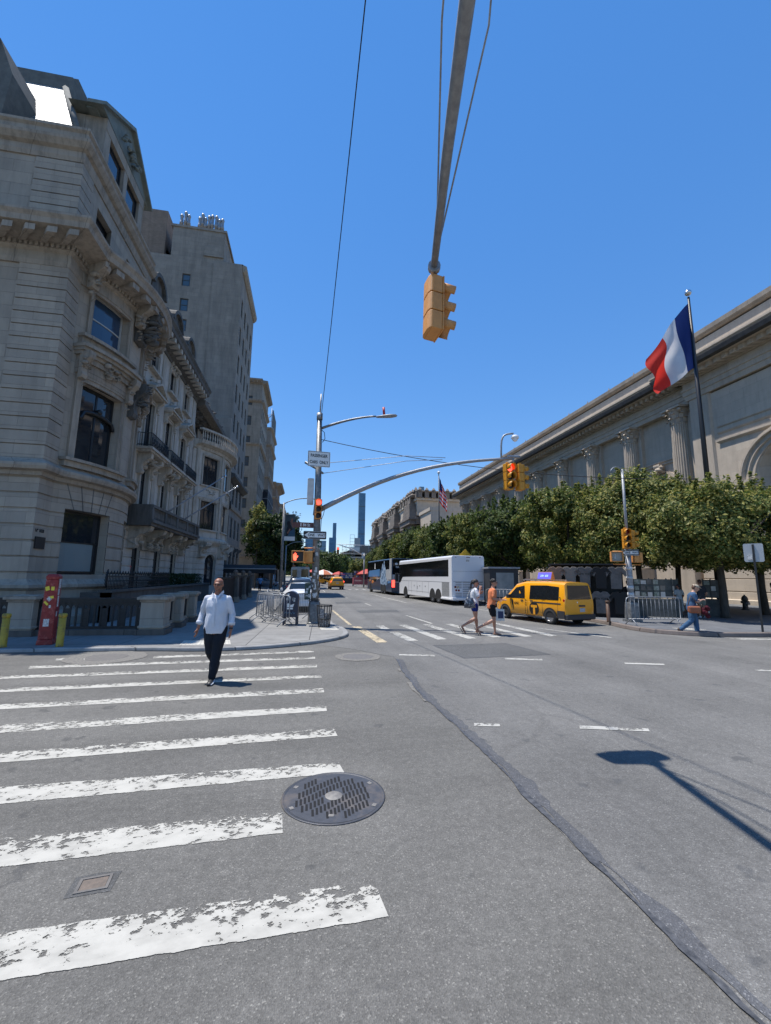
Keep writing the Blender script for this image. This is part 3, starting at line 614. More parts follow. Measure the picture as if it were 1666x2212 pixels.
for (z0,z1) in ((5.42,12.2),(14.05,16.2)):
    quo=MB(); z=z0        # rusticated corner piers, blocks 45 cm high with open joints
    while z<z1-.1:
        for a,b in ((uC-1.45,uC),(uC,uC+.80)):
            P=mp_.P; aa,bb=(a,b-1e-4) if b==uC else (a+1e-4,b)
            n1=Vector((0,-1,0)); n2=Vector((1,0,0)); 
        # L-shaped block round the corner
        t=.055; zt=z+.415
        x0,y0=-8.5-1.45,15.0; x1,y1=-8.5,15.0+.72
        pts=[(x0,y0-t),(-8.5+t,y0-t),(-8.5+t,y1),(-8.5-.05,y1),(-8.5-.05,y0+.05),(x0,y0+.05)]
        quo.add([(x,y,z) for x,y in pts]+[(x,y,zt) for x,y in pts],[tuple(range(6))[::-1],tuple(range(6,12))]+[(i,(i+1)%6,(i+1)%6+6,i+6) for i in range(6)])
        z+=.455
    part(quo,'corner_quoins',M['lime'],mans)
q2=MB()
z=5.42
while z<12.1:
    bx(q2,mp_,uY(20.95),uY(21.35)-.01,-.05,.05,z,z+.415); z+=.455
part(q2,'end_quoins',M['lime'],mans)
cor=MB()
sweep(cor,mp_,[(-.1,4.85),(.10,4.85),(.12,4.98),(.30,5.02),(.34,5.12),(.34,5.20),(.12,5.34),(.04,5.42),(-.1,5.42)])           # belt course
sweep(cor,mp_,[(-.1,1.25),(.14,1.25),(.24,1.33),(.24,1.42),(.10,1.52),(.03,1.6),(-.1,1.6)])                                   # water table
sweep(cor,mp_,[(.12,.55),(.20,.6),(.30,.45),(.42,.38),(.42,0),(.0,0)])
part(cor,'belt_course',M['lime_trim'],mans)
mc=MB()
mc.box(-29,-8.4,15.1,21.5,13.3,13.58); sweep(mc,mp_,[(-.1,12.15),(.07,12.15),(.10,12.3),(.07,12.62),(.16,12.68),(.22,12.86),(.26,12.90),(.62,12.98),(.95,13.04),(.98,13.22),(1.06,13.34),(1.06,13.42),(.2,13.62),(-.1,13.62)])
u=.3
while u<mp_.L-.3:                                                             # dentils and modillions
    bx(mc,mp_,u,u+.09,.15,.27,12.73,12.86)
    u+=.16
u=uC-7.9
while u<mp_.L-.2:
    if abs(u-uC)>.25: bx(mc,mp_,u,u+.22,.26,.86,12.83,12.985); bx(mc,mp_,u-.03,u+.25,.70,.90,12.78,12.99)
    u+=.62
part(mc,'main_cornice',M['lime_trim'],mans)
ac=MB()
sweep(ac,ap,[(-.1,13.50),(.12,13.60),(.12,13.95),(.03,14.02),(-.1,14.02)])
sweep(ac,ap,[(-.6,16.35),(.05,16.35),(.10,16.5),(.10,16.72),(.22,16.78),(.34,16.95),(.36,17.05),(.16,17.1),(.16,17.42),(.24,17.5),(.24,17.6),(-.5,17.62)])
part(ac,'attic_cornice',M['lime_trim'],mans)
# window surrounds and carved work
tr=MB()
for (a,b) in (w1,far):
    a+=.05; b-=.05
    surround(tr,mp_,a,b,5.72,8.6,.24,.07,0,False); 
    bx(tr,mp_,a-.40,b+.40,-.02,.20,5.42,5.66); bx(tr,mp_,a-.46,b+.46,-.02,.30,5.62,5.72)     # sill block
    T=mp_.T((a+b)/2); w=b-a
    bx(tr,mp_,a-.30,b+.30,-.02,.12,8.84,9.30)
    bx(tr,mp_,a-.42,b+.42,-.02,.42,9.62,9.74); bx(tr,mp_,a-.46,b+.46,-.02,.52,9.74,9.86); bx(tr,mp_,a-.38,b+.38,-.02,.30,9.5,9.62); bx(tr,mp_,a-.28,b+.28,-.02,.22,9.30,9.5)
    for s in (-1,1): scroll(tr,T,s*(w/2+.22),9.6,.24,1.0,.42,0,.02); carved(tr,T,s*(w/2+.2),9.25,.34,.5,.26,12,5+s,0,.1); carved(tr,T,s*(w/2+.16),8.42,.18,.4,.12,6,9+s,0,.07)
    carved(tr,T,0,9.28,.75,.42,.3,26,3,0,.12)
    bx(tr,mp_,a-.30,b+.30,-.02,.16,9.88,10.2); bx(tr,mp_,a-.34,b+.34,-.02,.30,10.2,10.32)
    surround(tr,mp_,a+.05,b-.05,10.42,12.1,.16,.07,0,False)
    for s in (-1,1):
        scroll(tr,T,s*(w/2+.30),12.95,.30,.95,.62,0,.05); carved(tr,T,s*(w/2+.30),12.35,.36,.6,.36,16,15+s,0,.12); carved(tr,T,s*(w/2+.30),11.75,.2,.45,.2,7,25+s,0,.05)
part(tr,'window_surround',M['lime_trim'],mans)
# big cartouches at the far side of the bow
ct=MB()
T=mp_.T(uY(18.65))
scroll(ct,T,.0,9.7,.45,1.5,.62); carved(ct,T,0,9.2,.4,1.0,.5,18,77,0,.2)
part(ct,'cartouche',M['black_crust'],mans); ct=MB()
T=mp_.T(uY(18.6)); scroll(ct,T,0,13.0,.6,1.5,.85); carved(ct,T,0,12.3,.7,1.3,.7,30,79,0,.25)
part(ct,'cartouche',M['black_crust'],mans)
# voussoirs over the ground window: thin dark joints cut as slim recessed strips
vs_=MB(); c=(w1[0]+w1[1])/2
for k in range(-2,3):
    P=mp_.P; ub=c+k*.34; ut=c+k*.50
    vs_.hexa([P(ub-.014,.021,3.98),P(ub+.014,.021,3.98),P(ub+.014,.03,3.98),P(ub-.014,.03,3.98),P(ut-.014,.021,4.84),P(ut+.014,.021,4.84),P(ut+.014,.03,4.84),P(ut-.014,.03,4.84)])
part(vs_,'voussoir_joints',M['black_crust'],mans)
fk=MB(); z=4.02
P=mp_.P
fk.poly([P(c-1.2,.024,3.99),P(c+1.2,.024,3.99),P(c+1.35,.024,4.84),P(c-1.35,.024,4.84)]) if False else None
def wpart(*a,**k):
    o=window(None,*a,**k); o.parent=mans; o.location=-Vector(mans.location); return o
wpart(mp_,w1[0]+.02,w1[1]-.02,1.77,3.96,-.34,cur=(0,.5,.55,1),hb=(.5,))
fr=MB(); P=mp_.P; 
uu=[w1[0]+.1]+[u for u in mp_.u if w1[0]+.1<u<w1[1]-.3]+[w1[1]-.3]
for a,b in zip(uu[:-1],uu[1:]): fr.quad(P(a,-.31,1.86),P(b,-.31,1.86),P(b,-.31,2.84),P(a,-.31,2.84))
part(fr,'frosted_pane',M['frost'],mans,fixn=False)
o=wpart(mp_,w1[0]+.08,w1[1]-.08,5.74,8.58,-.30,vb=(.48,),hb=(.66,),bw=.08,cur=(0,.02,.62,.95),fw=.1)
sc=MB()   # carved dark transom hood across the tall window
T=mp_.T((w1[0]+w1[1])/2)
pts=[T@Vector((x,-.20,7.55+.16*math.cos(x*2.1)-(.22 if abs(x)>.7 else 0))) for x in [-.8+.1*i for i in range(17)]]
sc.tube(pts,.075,6); sc.ball(T@Vector((.05,-.18,7.82)),.11)
part(sc,'transom_hood',M['dark_frame'],mans)
wpart(mp_,w1[0]+.12,w1[1]-.12,10.44,12.23,-.30,fm='pale_frame',gm='glass_blue',vb=(),hb=(.47,),cur=(0,.0,.74,1),fw=.09)
wpart(mp_,far[0]+.02,far[1]-.02,1.77,3.96,-.34); wpart(mp_,far[0]+.08,far[1]-.08,5.74,8.58,-.30,vb=(.5,),hb=(.66,)); wpart(mp_,far[0]+.12,far[1]-.12,10.44,12.23,-.30)
wpart(ap,aY(16.3)+.01,aY(17.5)-.01,14.36,15.79,-.28); wpart(ap,aY(19.0)+.01,aY(20.2)-.01,14.36,15.79,-.28)
# mansard: steep slate planes, lead ridge, big gabled dormers
def slab(mb,pts,th,mi=0):
    a=[Vector(p) for p in pts]; n=(a[1]-a[0]).cross(a[2]-a[0]).normalized()*th; k=len(a)
    mb.add(a+[p-n for p in a],[tuple(range(k)),tuple(range(2*k-1,k-1,-1))]+[(i,i+k,(i+1)%k+k,(i+1)%k) for i in range(k)],mi)
ms=MB()
ms.hexa([(-30,15.35,17.5),(-8.9,15.35,17.5),(-8.9,21.6,17.5),(-30,21.6,17.5),(-30,17.75,22.5),(-11.1,17.75,22.5),(-11.1,21.6,22.5),(-30,21.6,22.5)])
part(ms,'mansard_roof',M['slate'],mans)
rd=MB()
rd.box(-30,-10.95,17.85,21.7,22.4,23.3); rd.box(-30,-11.0,18.3,21.7,23.3,23.8)
rd.tube([(-8.88,15.33,17.6),(-11.08,17.73,22.5)],.13,6)
part(rd,'roof_ridge',M['lead'],mans)
dm=MB()  # west dormer: broad stone front with pediment, two lights
X=-8.9
def db(y0,y1,z0,z1,x0=X-1.3,x1=X): dm.box(x0,x1,y0,y1,z0,z1)
db(16.9,17.35,17.5,20.0); db(18.75,19.1,17.5,20.0); db(20.5,20.95,17.5,20.0); db(16.9,20.95,20.0,20.5,X-1.3,X+.02); db(16.8,21.05,17.45,17.75,X-1.3,X+.1)
dm.box(X-1.3,X-.3,17.35,20.5,17.7,20.0)
part(dm,'dormer_front',M['lime_trim'],mans)
dp=MB()
dp.prism([(-2.35,0),(2.35,0),(2.35,.12),(0,1.75),(-2.35,.12)],-.02,.35,0,Matrix.Translation((X-.3,18.93,20.5))@Matrix.Rotation(PI/2,4,'Z'))
dp.prism([(-2.6,0),(-2.6,.16),(0,1.98),(2.6,.16),(2.6,0),(0,1.80)],-.2,.5,0,Matrix.Translation((X,18.93,20.5))@Matrix.Rotation(PI/2,4,'Z'))
dp.prism([(-2.5,.1),(0,1.86),(2.5,.1)],.0,1.25,0,Matrix.Translation((X,18.93,20.5))@Matrix.Rotation(PI/2,4,'Z'))
part(dp,'dormer_pediment',M['copper'],mans)
dc=MB(); T=Matrix.Translation((X,18.93,0))@Matrix(((0,1,0,0),(1,0,0,0),(0,0,1,0),(0,0,0,1)))
carved(dc,T,0,20.95,1.8,.6,.25,30,8,0,.05)
part(dc,'pediment_carving',M['copper'],mans)
dpa=Path([(X-.12,16),(X-.12,22)])
wpart(dpa,1.4,2.7,17.76,19.98,-.05); wpart(dpa,3.1,4.5,17.76,19.98,-.05)
# small side pavilion roof behind the dormer and north dormer (verdigris)
nd=MB(); nd.prism([(-1.3,0),(1.3,0),(1.45,1.9),(.9,3.3),(0,4.1),(-.9,3.3),(-1.45,1.9)],14.9,17.4,0,Matrix.Translation((-12.5,0,17.5)))
part(nd,'north_dormer',M['lead'],mans)
nc=MB(); T=Matrix.Translation((-12.5,14.9,0))@Matrix.Scale(-1,4,(0,1,0)); carved(nc,T,0,19.2,1.7,3.0,.3,42,18,0,.02)
part(nc,'dormer_relief',M['copper'],mans)
rb=MB(); rb.box(-30,-9.2,15.2,21.59,13.6,17.55); rb.box(-30,-8.9,15.4,21.59,.1,13.6) if False else None
part(rb,'roof_deck',M['lead'],mans)
nm=MB(); T=Matrix.Translation((-8.475,15.32,3.12))@Matrix.Rotation(PI/2,4,'Z')@Matrix.Rotation(PI/2,4,'X')
text(nm,'Nº 1028',.15,T,sx=.9,bold=.004,ext=.004)
part(nm,'house_number',M['black'],mans,fixn=False)
pq=MB(); pq.box(-8.48,-8.44,15.12,15.62,2.55,2.93); part(pq,'wall_plaque',M['black'],mans)

# ================================================================ white stone townhouse: three bays, balconettes, modillion cornice
th=thing('townhouse','white weathered stone townhouse of three bays with black balconettes and long stone balcony','townhouse',(-10,26.5,0))
tp=Path([(-8.52,21.62),(-8.52,31.9)])
def tw(y): return y-21.62
bays=[23.3,26.35,29.35]
W2=.55
holes=[(tw(y)-.5,tw(y)+.5,1.0,3.55,.5) for y in bays]
wl=MB(); facade(wl,tp,[(0,.05)]+courses(.9,4.1,.42,.03,-.05,.03),[(h[0],h[1],1.0,3.5,.5) for h in holes],depth=.24)
facade(wl,tp,[(4.1,0),(14.0,0)],[(tw(y)-W2,tw(y)+W2,4.9,7.25) for y in bays]+[(tw(y)-W2,tw(y)+W2,8.0,11.0) for y in bays]+[(tw(y)-.5,tw(y)+.5,12.55,14.0,.0) for y in bays],depth=.22)
facade(wl,tp,[(14.0,0),(14.6,0)])
part(wl,'wall',M['white_stone'],th)
tt=MB()
for i,y in enumerate(bays):
    T=tp.T(tw(y))
    # arch ring voussoirs ground floor + keystone scroll under the balcony
    n=9
    for k in range(n):
        a0=PI*k/n+.02; a1=PI*(k+1)/n-.02; P=tp.P
        f=lambda r,a,d:P(tw(y)+r*math.cos(a),d,3.0+r*math.sin(a))
        tt.hexa([f(.5,a0,.0),f(.78,a0,.0),f(.78,a0,.12),f(.5,a0,.12),f(.5,a1,.0),f(.78,a1,.0),f(.78,a1,.12),f(.5,a1,.12)])
    for s in (-1,1):
        scroll(tt,T,s*1.0+.0,4.15,.42,1.15,1.0,0,.02); carved(tt,T,s*1.0,3.55,.5,.8,.5,14,30+i*2+s,0,.1)
    carved(tt,T,0,3.9,.7,.35,.5,12,60+i,0,.1)
    # main floor: pilaster jambs, carved consoles under balconette
    for s in (-1,1):
        bx(tt,tp,tw(y)+s*.62-.09,tw(y)+s*.62+.09,-.02,.12,4.9,7.3)
        scroll(tt,T,s*.78,7.78,.34,1.05,.62,0,.02); carved(tt,T,s*.78,7.3,.3,.5,.4,9,90+i*2+s,0,.1)
    carved(tt,T,0,7.5,.8,.4,.55,18,120+i,0,.12)
    bx(tt,tp,tw(y)-1.32,tw(y)+1.32,-.02,.72,7.78,7.88); bx(tt,tp,tw(y)-1.40,tw(y)+1.40,-.02,.82,7.88,8.0)
    surround(tt,tp,tw(y)-W2,tw(y)+W2,8.0,10.75,.2,.07,0,False)
    for s in (-1,1): scroll(tt,T,s*.78,11.15,.2,.7,.42,0,.02); carved(tt,T,s*.76,10.7,.22,.7,.2,8,150+i+s,0,.05)
    pediment(tt,T,0,11.15,2.0,.62,.55)
    carved(tt,T,0,11.9,.9,.3,.2,10,170+i,0,.03)
    bx(tt,tp,tw(y)-.75,tw(y)+.75,-.02,.25,12.40,12.52)
    surround(tt,tp,tw(y)-.5,tw(y)+.5,12.55,13.85,.14,.06,0,False); carved(tt,T,0,14.15,1.5,.4,.22,26,190+i,0,.02)
for s in range(4):
    u=[.35,3.15,6.2,9.6][s]
    bx(tt,tp,u-.25,u+.25,-.02,.05,4.9,14.2)
part(tt,'carved_trim',M['white_trim'],th)
bc=MB()  # long stone balcony with balusters, blackened
bx(bc,tp,-1.9 if False else .05,8.9,-.05,1.15,4.08,4.22); bx(bc,tp,.05,8.95,-.05,1.25,4.22,4.36); bx(bc,tp,.05,8.95,1.0,1.2,4.95,5.08)
for u in (.15,2.1,4.1,6.1,8.0,8.85): bx(bc,tp,u-.12,u+.12,.98,1.18,4.36,4.95)
for a,b in ((.3,1.95),(2.25,3.95),(4.25,5.95),(6.25,7.85)): balusters(bc,tp,a,b,1.08,4.36,4.95,.16,.06)
bx(bc,tp,.05,.2,.0,1.0,4.36,5.08); 
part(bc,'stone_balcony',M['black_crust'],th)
cn=MB()
sweep(cn,tp,[(-.1,14.3),(.08,14.3),(.1,14.5),(.25,14.55),(.85,14.85),(.88,15.05),(1.0,15.2),(1.0,15.28),(.1,15.4),(-.1,15.4)])
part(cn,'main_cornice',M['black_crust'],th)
u=.25
while u<tp.L-.2: md=MB(); bx(md,tp,u,u+.26,.1,.80,14.58,14.83); part(md,'modillion',M['white_trim'],th); u+=.62
rf=MB()
rf.hexa([(-14,21.63,15.35),(-8.7,21.63,15.35),(-8.7,31.9,15.35),(-14,31.9,15.35),(-14,22,17.6),(-10.2,22,17.6),(-10.2,31.9,17.6),(-14,31.9,17.6)])
part(rf,'mansard_roof',M['lead'],th)
for i,y in enumerate((23.0,26.35,29.35)):
    d=MB(); 
    o=[(-.8,0),(.8,0),(.8,1.6)]+[(.8*math.cos(a),1.6+.7*math.sin(a)) for a in [PI*k/8 for k in range(1,8)]]+[(-.8,1.6)]
    d.prism(o,0,1.2,0,Matrix.Translation((-8.6,y,15.4))@Matrix.Rotation(PI/2,4,'Z'))
    o2=[(1.0*math.cos(a),1.6+.9*math.sin(a)) for a in [PI*k/10 for k in range(11)]]+[(.8*math.cos(a),1.6+.7*math.sin(a)) for a in [PI-PI*k/10 for k in range(11)]]
    d.prism(o2,-.2,1.1,0,Matrix.Translation((-8.6,y,15.4))@Matrix.Rotation(PI/2,4,'Z'))
    part(d,'roof_dormer',M['black_crust'],th)
def wp(root,*a,**k):
    o=window(None,*a,**k); o.parent=root; o.location=-Vector(root.location); return o
for y in bays:
    u=tw(y)
    wp(th,tp,u-.5,u+.5,1.0,3.5,-.17,rise=.2,hb=(.6,)); wp(th,tp,u-W2,u+W2,4.9,7.25,-.16,vb=(.5,),hb=(.72,)); wp(th,tp,u-W2,u+W2,8.0,11.0,-.16,vb=(.5,),hb=(.75,)); wp(th,tp,u-.5,u+.5,12.55,14.0,-.16,hb=(.5,))
    b_=MB()                                                        # iron balconette
    for z in (8.12,8.72): b_.tube([tp.P(u-1.25,.05,z),tp.P(u-1.25,.7,z),tp.P(u+1.25,.7,z),tp.P(u+1.25,.05,z)],.022,5)
    k=0
    while k<26: 
        uu=u-1.25+2.5*k/25; b_.cyl(tp.P(uu,.7,8.0),tp.P(uu,.7,8.72),.012,4); k+=1
    for k in range(7): 
        for uu in (u-1.25,u+1.25): b_.cyl(tp.P(uu,.05+.1*k,8.0),tp.P(uu,.05+.1*k,8.72),.012,4)
    for k in range(9):
        c=tp.P(u-1.12+.28*k,.7,8.4); b_.tube([c+Vector((0,.09*math.cos(a),.14*math.sin(a))) for a in [2*PI*j/8 for j in range(9)]],.014,4)
    for k in range(18):
        c=tp.P(u-1.18+.139*k,.7,8.25); b_.tube([c+Vector((0,.06*math.cos(a),.07*math.sin(a))) for a in [2*PI*j/6 for j in range(7)]],.012,4)
    part(b_,'balconette',M['dark'],th)
rb=MB(); rb.box(-18,-8.9,21.64,31.89,.1,15.3); part(rb,'building_core',M['void'],th)
fp=[]
for (a,c,lb) in (((-8.3,24.9,4.7),(-5.35,27.5,7.9),'grey flagpole slanting out over the long stone balcony, nearer one'),((-8.3,28.2,4.75),(-5.2,31.2,8.0),'grey flagpole slanting out at the far end of the stone balcony')):
    t=thing('wall_flagpole',lb,'flagpole',a,group='bare flagpoles slanting from the townhouse'); A=Vector((0,0,0)); C=Vector(c)-Vector(a)
    p=MB(); p.tube([A,C],[.055,.03],8); p.build('pole',M['galv'],t); p=MB(); p.tube([C*.94,C],[.035,.035],8); p.ball(C*1.01,.085); p.build('finial',M['steel'],t)

# ================================================================ bow-fronted townhouse
bt=thing('bow_townhouse','grey townhouse with a tall curved bow topped by a balustrade, beyond the white townhouse','townhouse',(-10,36,0))
bp_=Path([(-8.5,31.92),(-8.5,32.0)]+arc((-8.5,32.1),(-8.5,40.2),1.75,16)+[(-8.5,40.7),(-8.5,41.2)])
def bu(y):
    for i in range(1,len(bp_.p)):
        a,b=bp_.p[i-1],bp_.p[i]
        if a.y<=y<=b.y: return bp_.u[i-1]+(y-a.y)/(b.y-a.y)*(bp_.u[i]-bp_.u[i-1])
    return bp_.L
wins=[(32.75,34.2),(35.1,36.9),(37.9,39.3)]
wl=MB(); facade(wl,bp_,[(0,.03)]+courses(.9,4.2,.42,.03,-.05,.03),[(bu(33.4),bu(34.6),1.0,3.3,.5)],depth=.3)
facade(wl,bp_,[(4.2,0),(11.5,0)],[(bu(a),bu(b),5.1,7.2) for a,b in wins]+[(bu(a),bu(b),8.4,10.6) for a,b in wins],depth=.3)
part(wl,'wall',M['white_stone'],bt)
t2=MB()
sweep(t2,bp_,[(-.1,4.0),(.15,4.0),(.3,4.2),(.3,4.35),(.1,4.5),(-.1,4.5)]); sweep(t2,bp_,[(-.1,11.0),(.1,11.0),(.15,11.2),(.55,11.35),(.62,11.6),(-.1,11.7)])
sweep(t2,bp_,[(.35,12.35),(.55,12.35),(.55,12.5),(.35,12.5)]); balusters(t2,bp_,bu(32.2),bu(40),.45,11.65,12.35,.22,.06)
sweep(t2,bp_,[(-.05,7.3),(.06,7.3),(.1,7.45),(-.05,7.5)])
for y in (32.35,34.6,37.4,39.9): bx(t2,bp_,bu(y)-.14,bu(y)+.14,-.02,.12,4.5,11.0)
for a,b in wins: surround(t2,bp_,bu(a),bu(b),5.1,7.2,.12,.05); surround(t2,bp_,bu(a),bu(b),8.4,10.6,.12,.05)
for i,y in enumerate((33,35,38)): T=bp_.T(bu(y)); scroll(t2,T,0,4.1,.5,1.1,.8); carved(t2,T,0,3.6,.6,.6,.4,10,300+i,0,.1)
for i,(a,b) in enumerate(wins): carved(t2,bp_.T((bu(a)+bu(b))/2),0,7.9,.9,.4,.15,12,320+i)
part(t2,'stone_trim',M['white_trim'],bt)
up=Path([(-9.2,31.95),(-9.2,41.2)])
wl=MB(); facade(wl,up,[(11.4,0),(14.1,0)],[(1.2,2.1,11.9,13.6),(2.7,3.6,11.9,13.6),(5.2,6.4,11.9,13.6),(7.2,8.2,11.9,13.6)],depth=.3); part(wl,'upper_wall',M['lime_trim'],bt)
cn=MB(); sweep(cn,up,[(-.1,13.7),(.2,13.75),(.6,14.05),(1.25,14.3),(1.3,14.6),(-.1,14.75)])
for i in range(15): T=up.T(.4+.6*i); scroll(cn,T,0,14.3,.24,.8,.85)
carved(cn,up.T(4.6),0,13.9,9,.5,.7,60,351); carved(cn,up.T(4.6),0,15.0,9,.9,.5,50,352,0,.5)
part(cn,'main_cornice',M['black_crust'],bt)
for a,b in wins:
    wp(bt,bp_,bu(a)+.02,bu(b)-.02,5.1,7.2,-.2,vb=(.33,.66),hb=(.7,)); wp(bt,bp_,bu(a)+.02,bu(b)-.02,8.4,10.6,-.2,vb=(.33,.66),hb=(.66,))
wp(bt,bp_,bu(33.4),bu(34.6),1.0,3.3,-.22)
for a in (1.2,2.7,5.2,7.2): wp(bt,up,a,a+.95,11.9,13.6,-.2)
rb=MB(); rb.box(-18,-9.3,31.95,41.19,.1,14.2); rb.box(-9.4,-8.6,31.95,41.19,.1,11.4); part(rb,'building_core',M['void'],bt)
b_=MB(); 
for k in range(12): p=bp_.P(bu(37.2)+.15*k,.3,7.4); b_.cyl(p,p+Vector((0,0,.7)),.012,4)
for z in (7.42,8.1): b_.tube([bp_.P(bu(37.2)+.15*k,.3,z) for k in range(12)],.02,4)
part(b_,'balconette',M['dark'],bt)
# ================================================================ areaway walls, railings, hedge
M['brownstone']=stone('brown_plinth_stone',(.17,.145,.125),(.145,.125,.11),bw=1.4,bh=9,joint=.01,jc=.4,var=.4,dirt=(.05,.045,.04),dirtamt=.7,bump=.006)
def pier(x0,x1,y0,y1,top,label,group):
    t=thing('fence_pier',label,'fence pier',((x0+x1)/2,(y0+y1)/2,.08),0,group); w=(x1-x0)/2; d=(y1-y0)/2; h=top-.08
    b=MB(); b.box(-w,w,-d,d,.16,h-.16); b.box(-w-.03,w+.03,-d-.03,d+.03,.2,.27); b.build('shaft',M['lime'],t,bevel=.012)
    b=MB(); b.box(-w-.03,w+.03,-d-.03,d+.03,h-.17,h-.11); b.box(-w-.09,w+.09,-d-.09,d+.09,h-.11,h-.03); b.box(-w-.05,w+.05,-d-.05,d+.05,h-.03,h); b.build('cap_stone',M['lime_trim'],t,bevel=.012)
    b=MB(); b.box(-w-.08,w+.08,-d-.08,d+.08,-.05,.17); b.build('plinth',M['brownstone'],t)
    return t
G1='stone piers of the areaway wall'
pier(-7.92,-7.3,13.36,13.9,1.18,'stone fence pier just left of the red alarm pillar',G1)
pier(-4.62,-3.99,13.4,13.98,1.18,'stone fence pier at the corner of the areaway wall',G1)
pier(-4.55,-4.02,15.2,15.6,1.18,'stone fence pier second along the avenue side, left of the walking man',G1)
pier(-4.55,-4.02,16.9,17.3,1.18,'stone fence pier farthest along the avenue side, behind the walking man',G1)
def cast_panel(a,b,label,arch=True):
    A=Vector((*a,0)); B=Vector((*b,0)); L=(B-A).length; d=(B-A)/L; rz=math.atan2(d.y,d.x)
    t=thing('cast_iron_panel',label,'railing',(a[0],a[1],.08),rz,'dark iron railing panels between stone piers')
    q=MB(); q.box(0,L,-.05,.05,.90,1.0); q.box(0,L,-.08,.08,.98,1.03); q.box(0,L,-.05,.05,.17,.24); q.build('rails',M['dark'],t)
    q=MB(); n=max(3,int(L/.155)); s=L/n
    for i in range(n+1):
        x=min(L-.02,max(.02,i*s)); q.box(x-.022,x+.022,-.02,.02,.24,.90)
        if i<n:
            m=x+s/2; o=[(x,.90),(x,.72)]+[(m-(s/2-.022)*math.cos(PI*k/6),.72+.1*math.sin(PI*k/6)) for k in range(7)]+[(x+s,.72),(x+s,.90)]
            q.prism(o,-.012,.012)
            if i%3==1: q.box(x+.022,x+s-.022,-.01,.01,.24,.74)
    q.build('bars',M['dark'],t)
    q=MB(); q.box(-.05,L+.05,-.2,.14,-.05,.17); q.build('plinth',M['brownstone'],t)
cast_panel((-7.3,13.63),(-4.62,13.63),'dark arched iron railing between the red pillar and the corner pier')
cast_panel((-14,13.63),(-7.92,13.63),'dark iron railing at the left edge, beyond the left yellow bollard')
def frame_panel(y0,y1,label):
    t=thing('framed_railing',label,'railing',(-4.28,y0,.08),PI/2,'framed balustrade panels beside the pavement'); L=y1-y0
    q=MB(); q.box(0,L,-.07,.07,.86,.95); q.box(0,L,-.06,.06,.16,.26); q.box(0,.07,-.05,.05,.26,.86); q.box(L-.07,L,-.05,.05,.26,.86); q.box(L/2-.035,L/2+.035,-.05,.05,.26,.86); q.build('stone_frame',M['lime_trim'],t,bevel=.01)
    q=MB(); 
    for k in range(1,9):
        if k!=4 and k!=5: x=L*k/9; q.box(x-.015,x+.015,-.015,.015,.26,.86)
    q.box(.07,L-.07,-.008,.008,.26,.86); q.build('bars',M['dark'],t)
    q=MB(); q.box(-.05,L+.05,-.13,.12,-.05,.16); q.build('plinth',M['brownstone'],t)
frame_panel(13.98,15.2,'framed balustrade panel right of the corner pier'); frame_panel(15.6,16.9,'framed balustrade panel between the two farther piers'); 
# sunken areaway wall, spiked railing and hedge in front of the townhouses
t=thing('garden_wall','low dark wall topped by a spiked iron railing in front of the white townhouse','wall',(-6.9,18,.08))
q=MB(); q.box(-.25,.05,-1.2,14.5,-.1,1.05); q.box(-.32,.12,-1.25,14.5,1.05,1.14); q.box(-1.8,.05,-1.2,-1.0,-.1,1.05); q.build('wall',M['brownstone'],t)
q=MB(); 
for i in range(56):
    y=-1.1+.125*i
    q.box(-.112,-.088,y-.012,y+.012,1.14,1.66+.06*(i%2))
    if i%2==0: q.lathe([(.035,0),(.045,.03),(.012,.12),(1e-4,.14)],(-.1,y,1.70),5,cap=False)
    if i%2==0:
        q.tube([(-.1,y+.12*math.sin(a),1.36+.12*math.cos(a)) for a in [PI*k/6 for k in range(-3,4)]],.012,4)
for z in (1.2,1.60): q.box(-.115,-.085,-1.15,6.0,z,z+.03)
for k in range(9): a=PI/2*k/8; q.tube([(-.1,-1.1,1.18),(-.1,-1.1-.42*math.cos(a)*.6,1.18+.75*math.sin(a)*.8+.1)],.012,4)
q.build('spiked_railing',M['dark'],t)
def leafcloud(name,m,parent,sampler,n,size,seed,up=.3,origin=(0,0,0)):
    """n leaf clumps: bent quads scattered by sampler(rnd)->(point, outward)"""
    rnd=random.Random(seed); V=[];F=[];MI=[]
    nm=len(m) if isinstance(m,(list,tuple)) else 1
    for i in range(n):
        p,o=sampler(rnd)
        nrm=Vector((o[0]+rnd.gauss(0,.55),o[1]+rnd.gauss(0,.55),o[2]+rnd.gauss(up,.5)))
        if nrm.length<.01: continue
        nrm.normalize(); a=nrm.orthogonal().normalized(); b=nrm.cross(a); q=rnd.uniform(0,6.28); a,b=a*math.cos(q)+b*math.sin(q),b*math.cos(q)-a*math.sin(q)
        s=size*rnd.uniform(.55,1.35); w=s*rnd.uniform(.45,.7); k=len(V); dr=nrm*s*.22
        P=Vector(p)-Vector(origin)
        V+= [P-a*s,P-b*w+dr,P+a*s-dr*.6,P+b*w+dr]; F.append((k,k+1,k+2,k+3)); MI.append(min(nm-1,int(rnd.random()**1.2*nm)))
    me=bpy.data.meshes.new(name); me.from_pydata([tuple(v) for v in V],[],F)
    for x in (m if nm>1 or isinstance(m,(list,tuple)) else [m]): me.materials.append(x)
    me.polygons.foreach_set('material_index',MI); me.update()
    o=bpy.data.objects.new(name,me); COL.objects.link(o)
    if parent: o.parent=parent
    return o
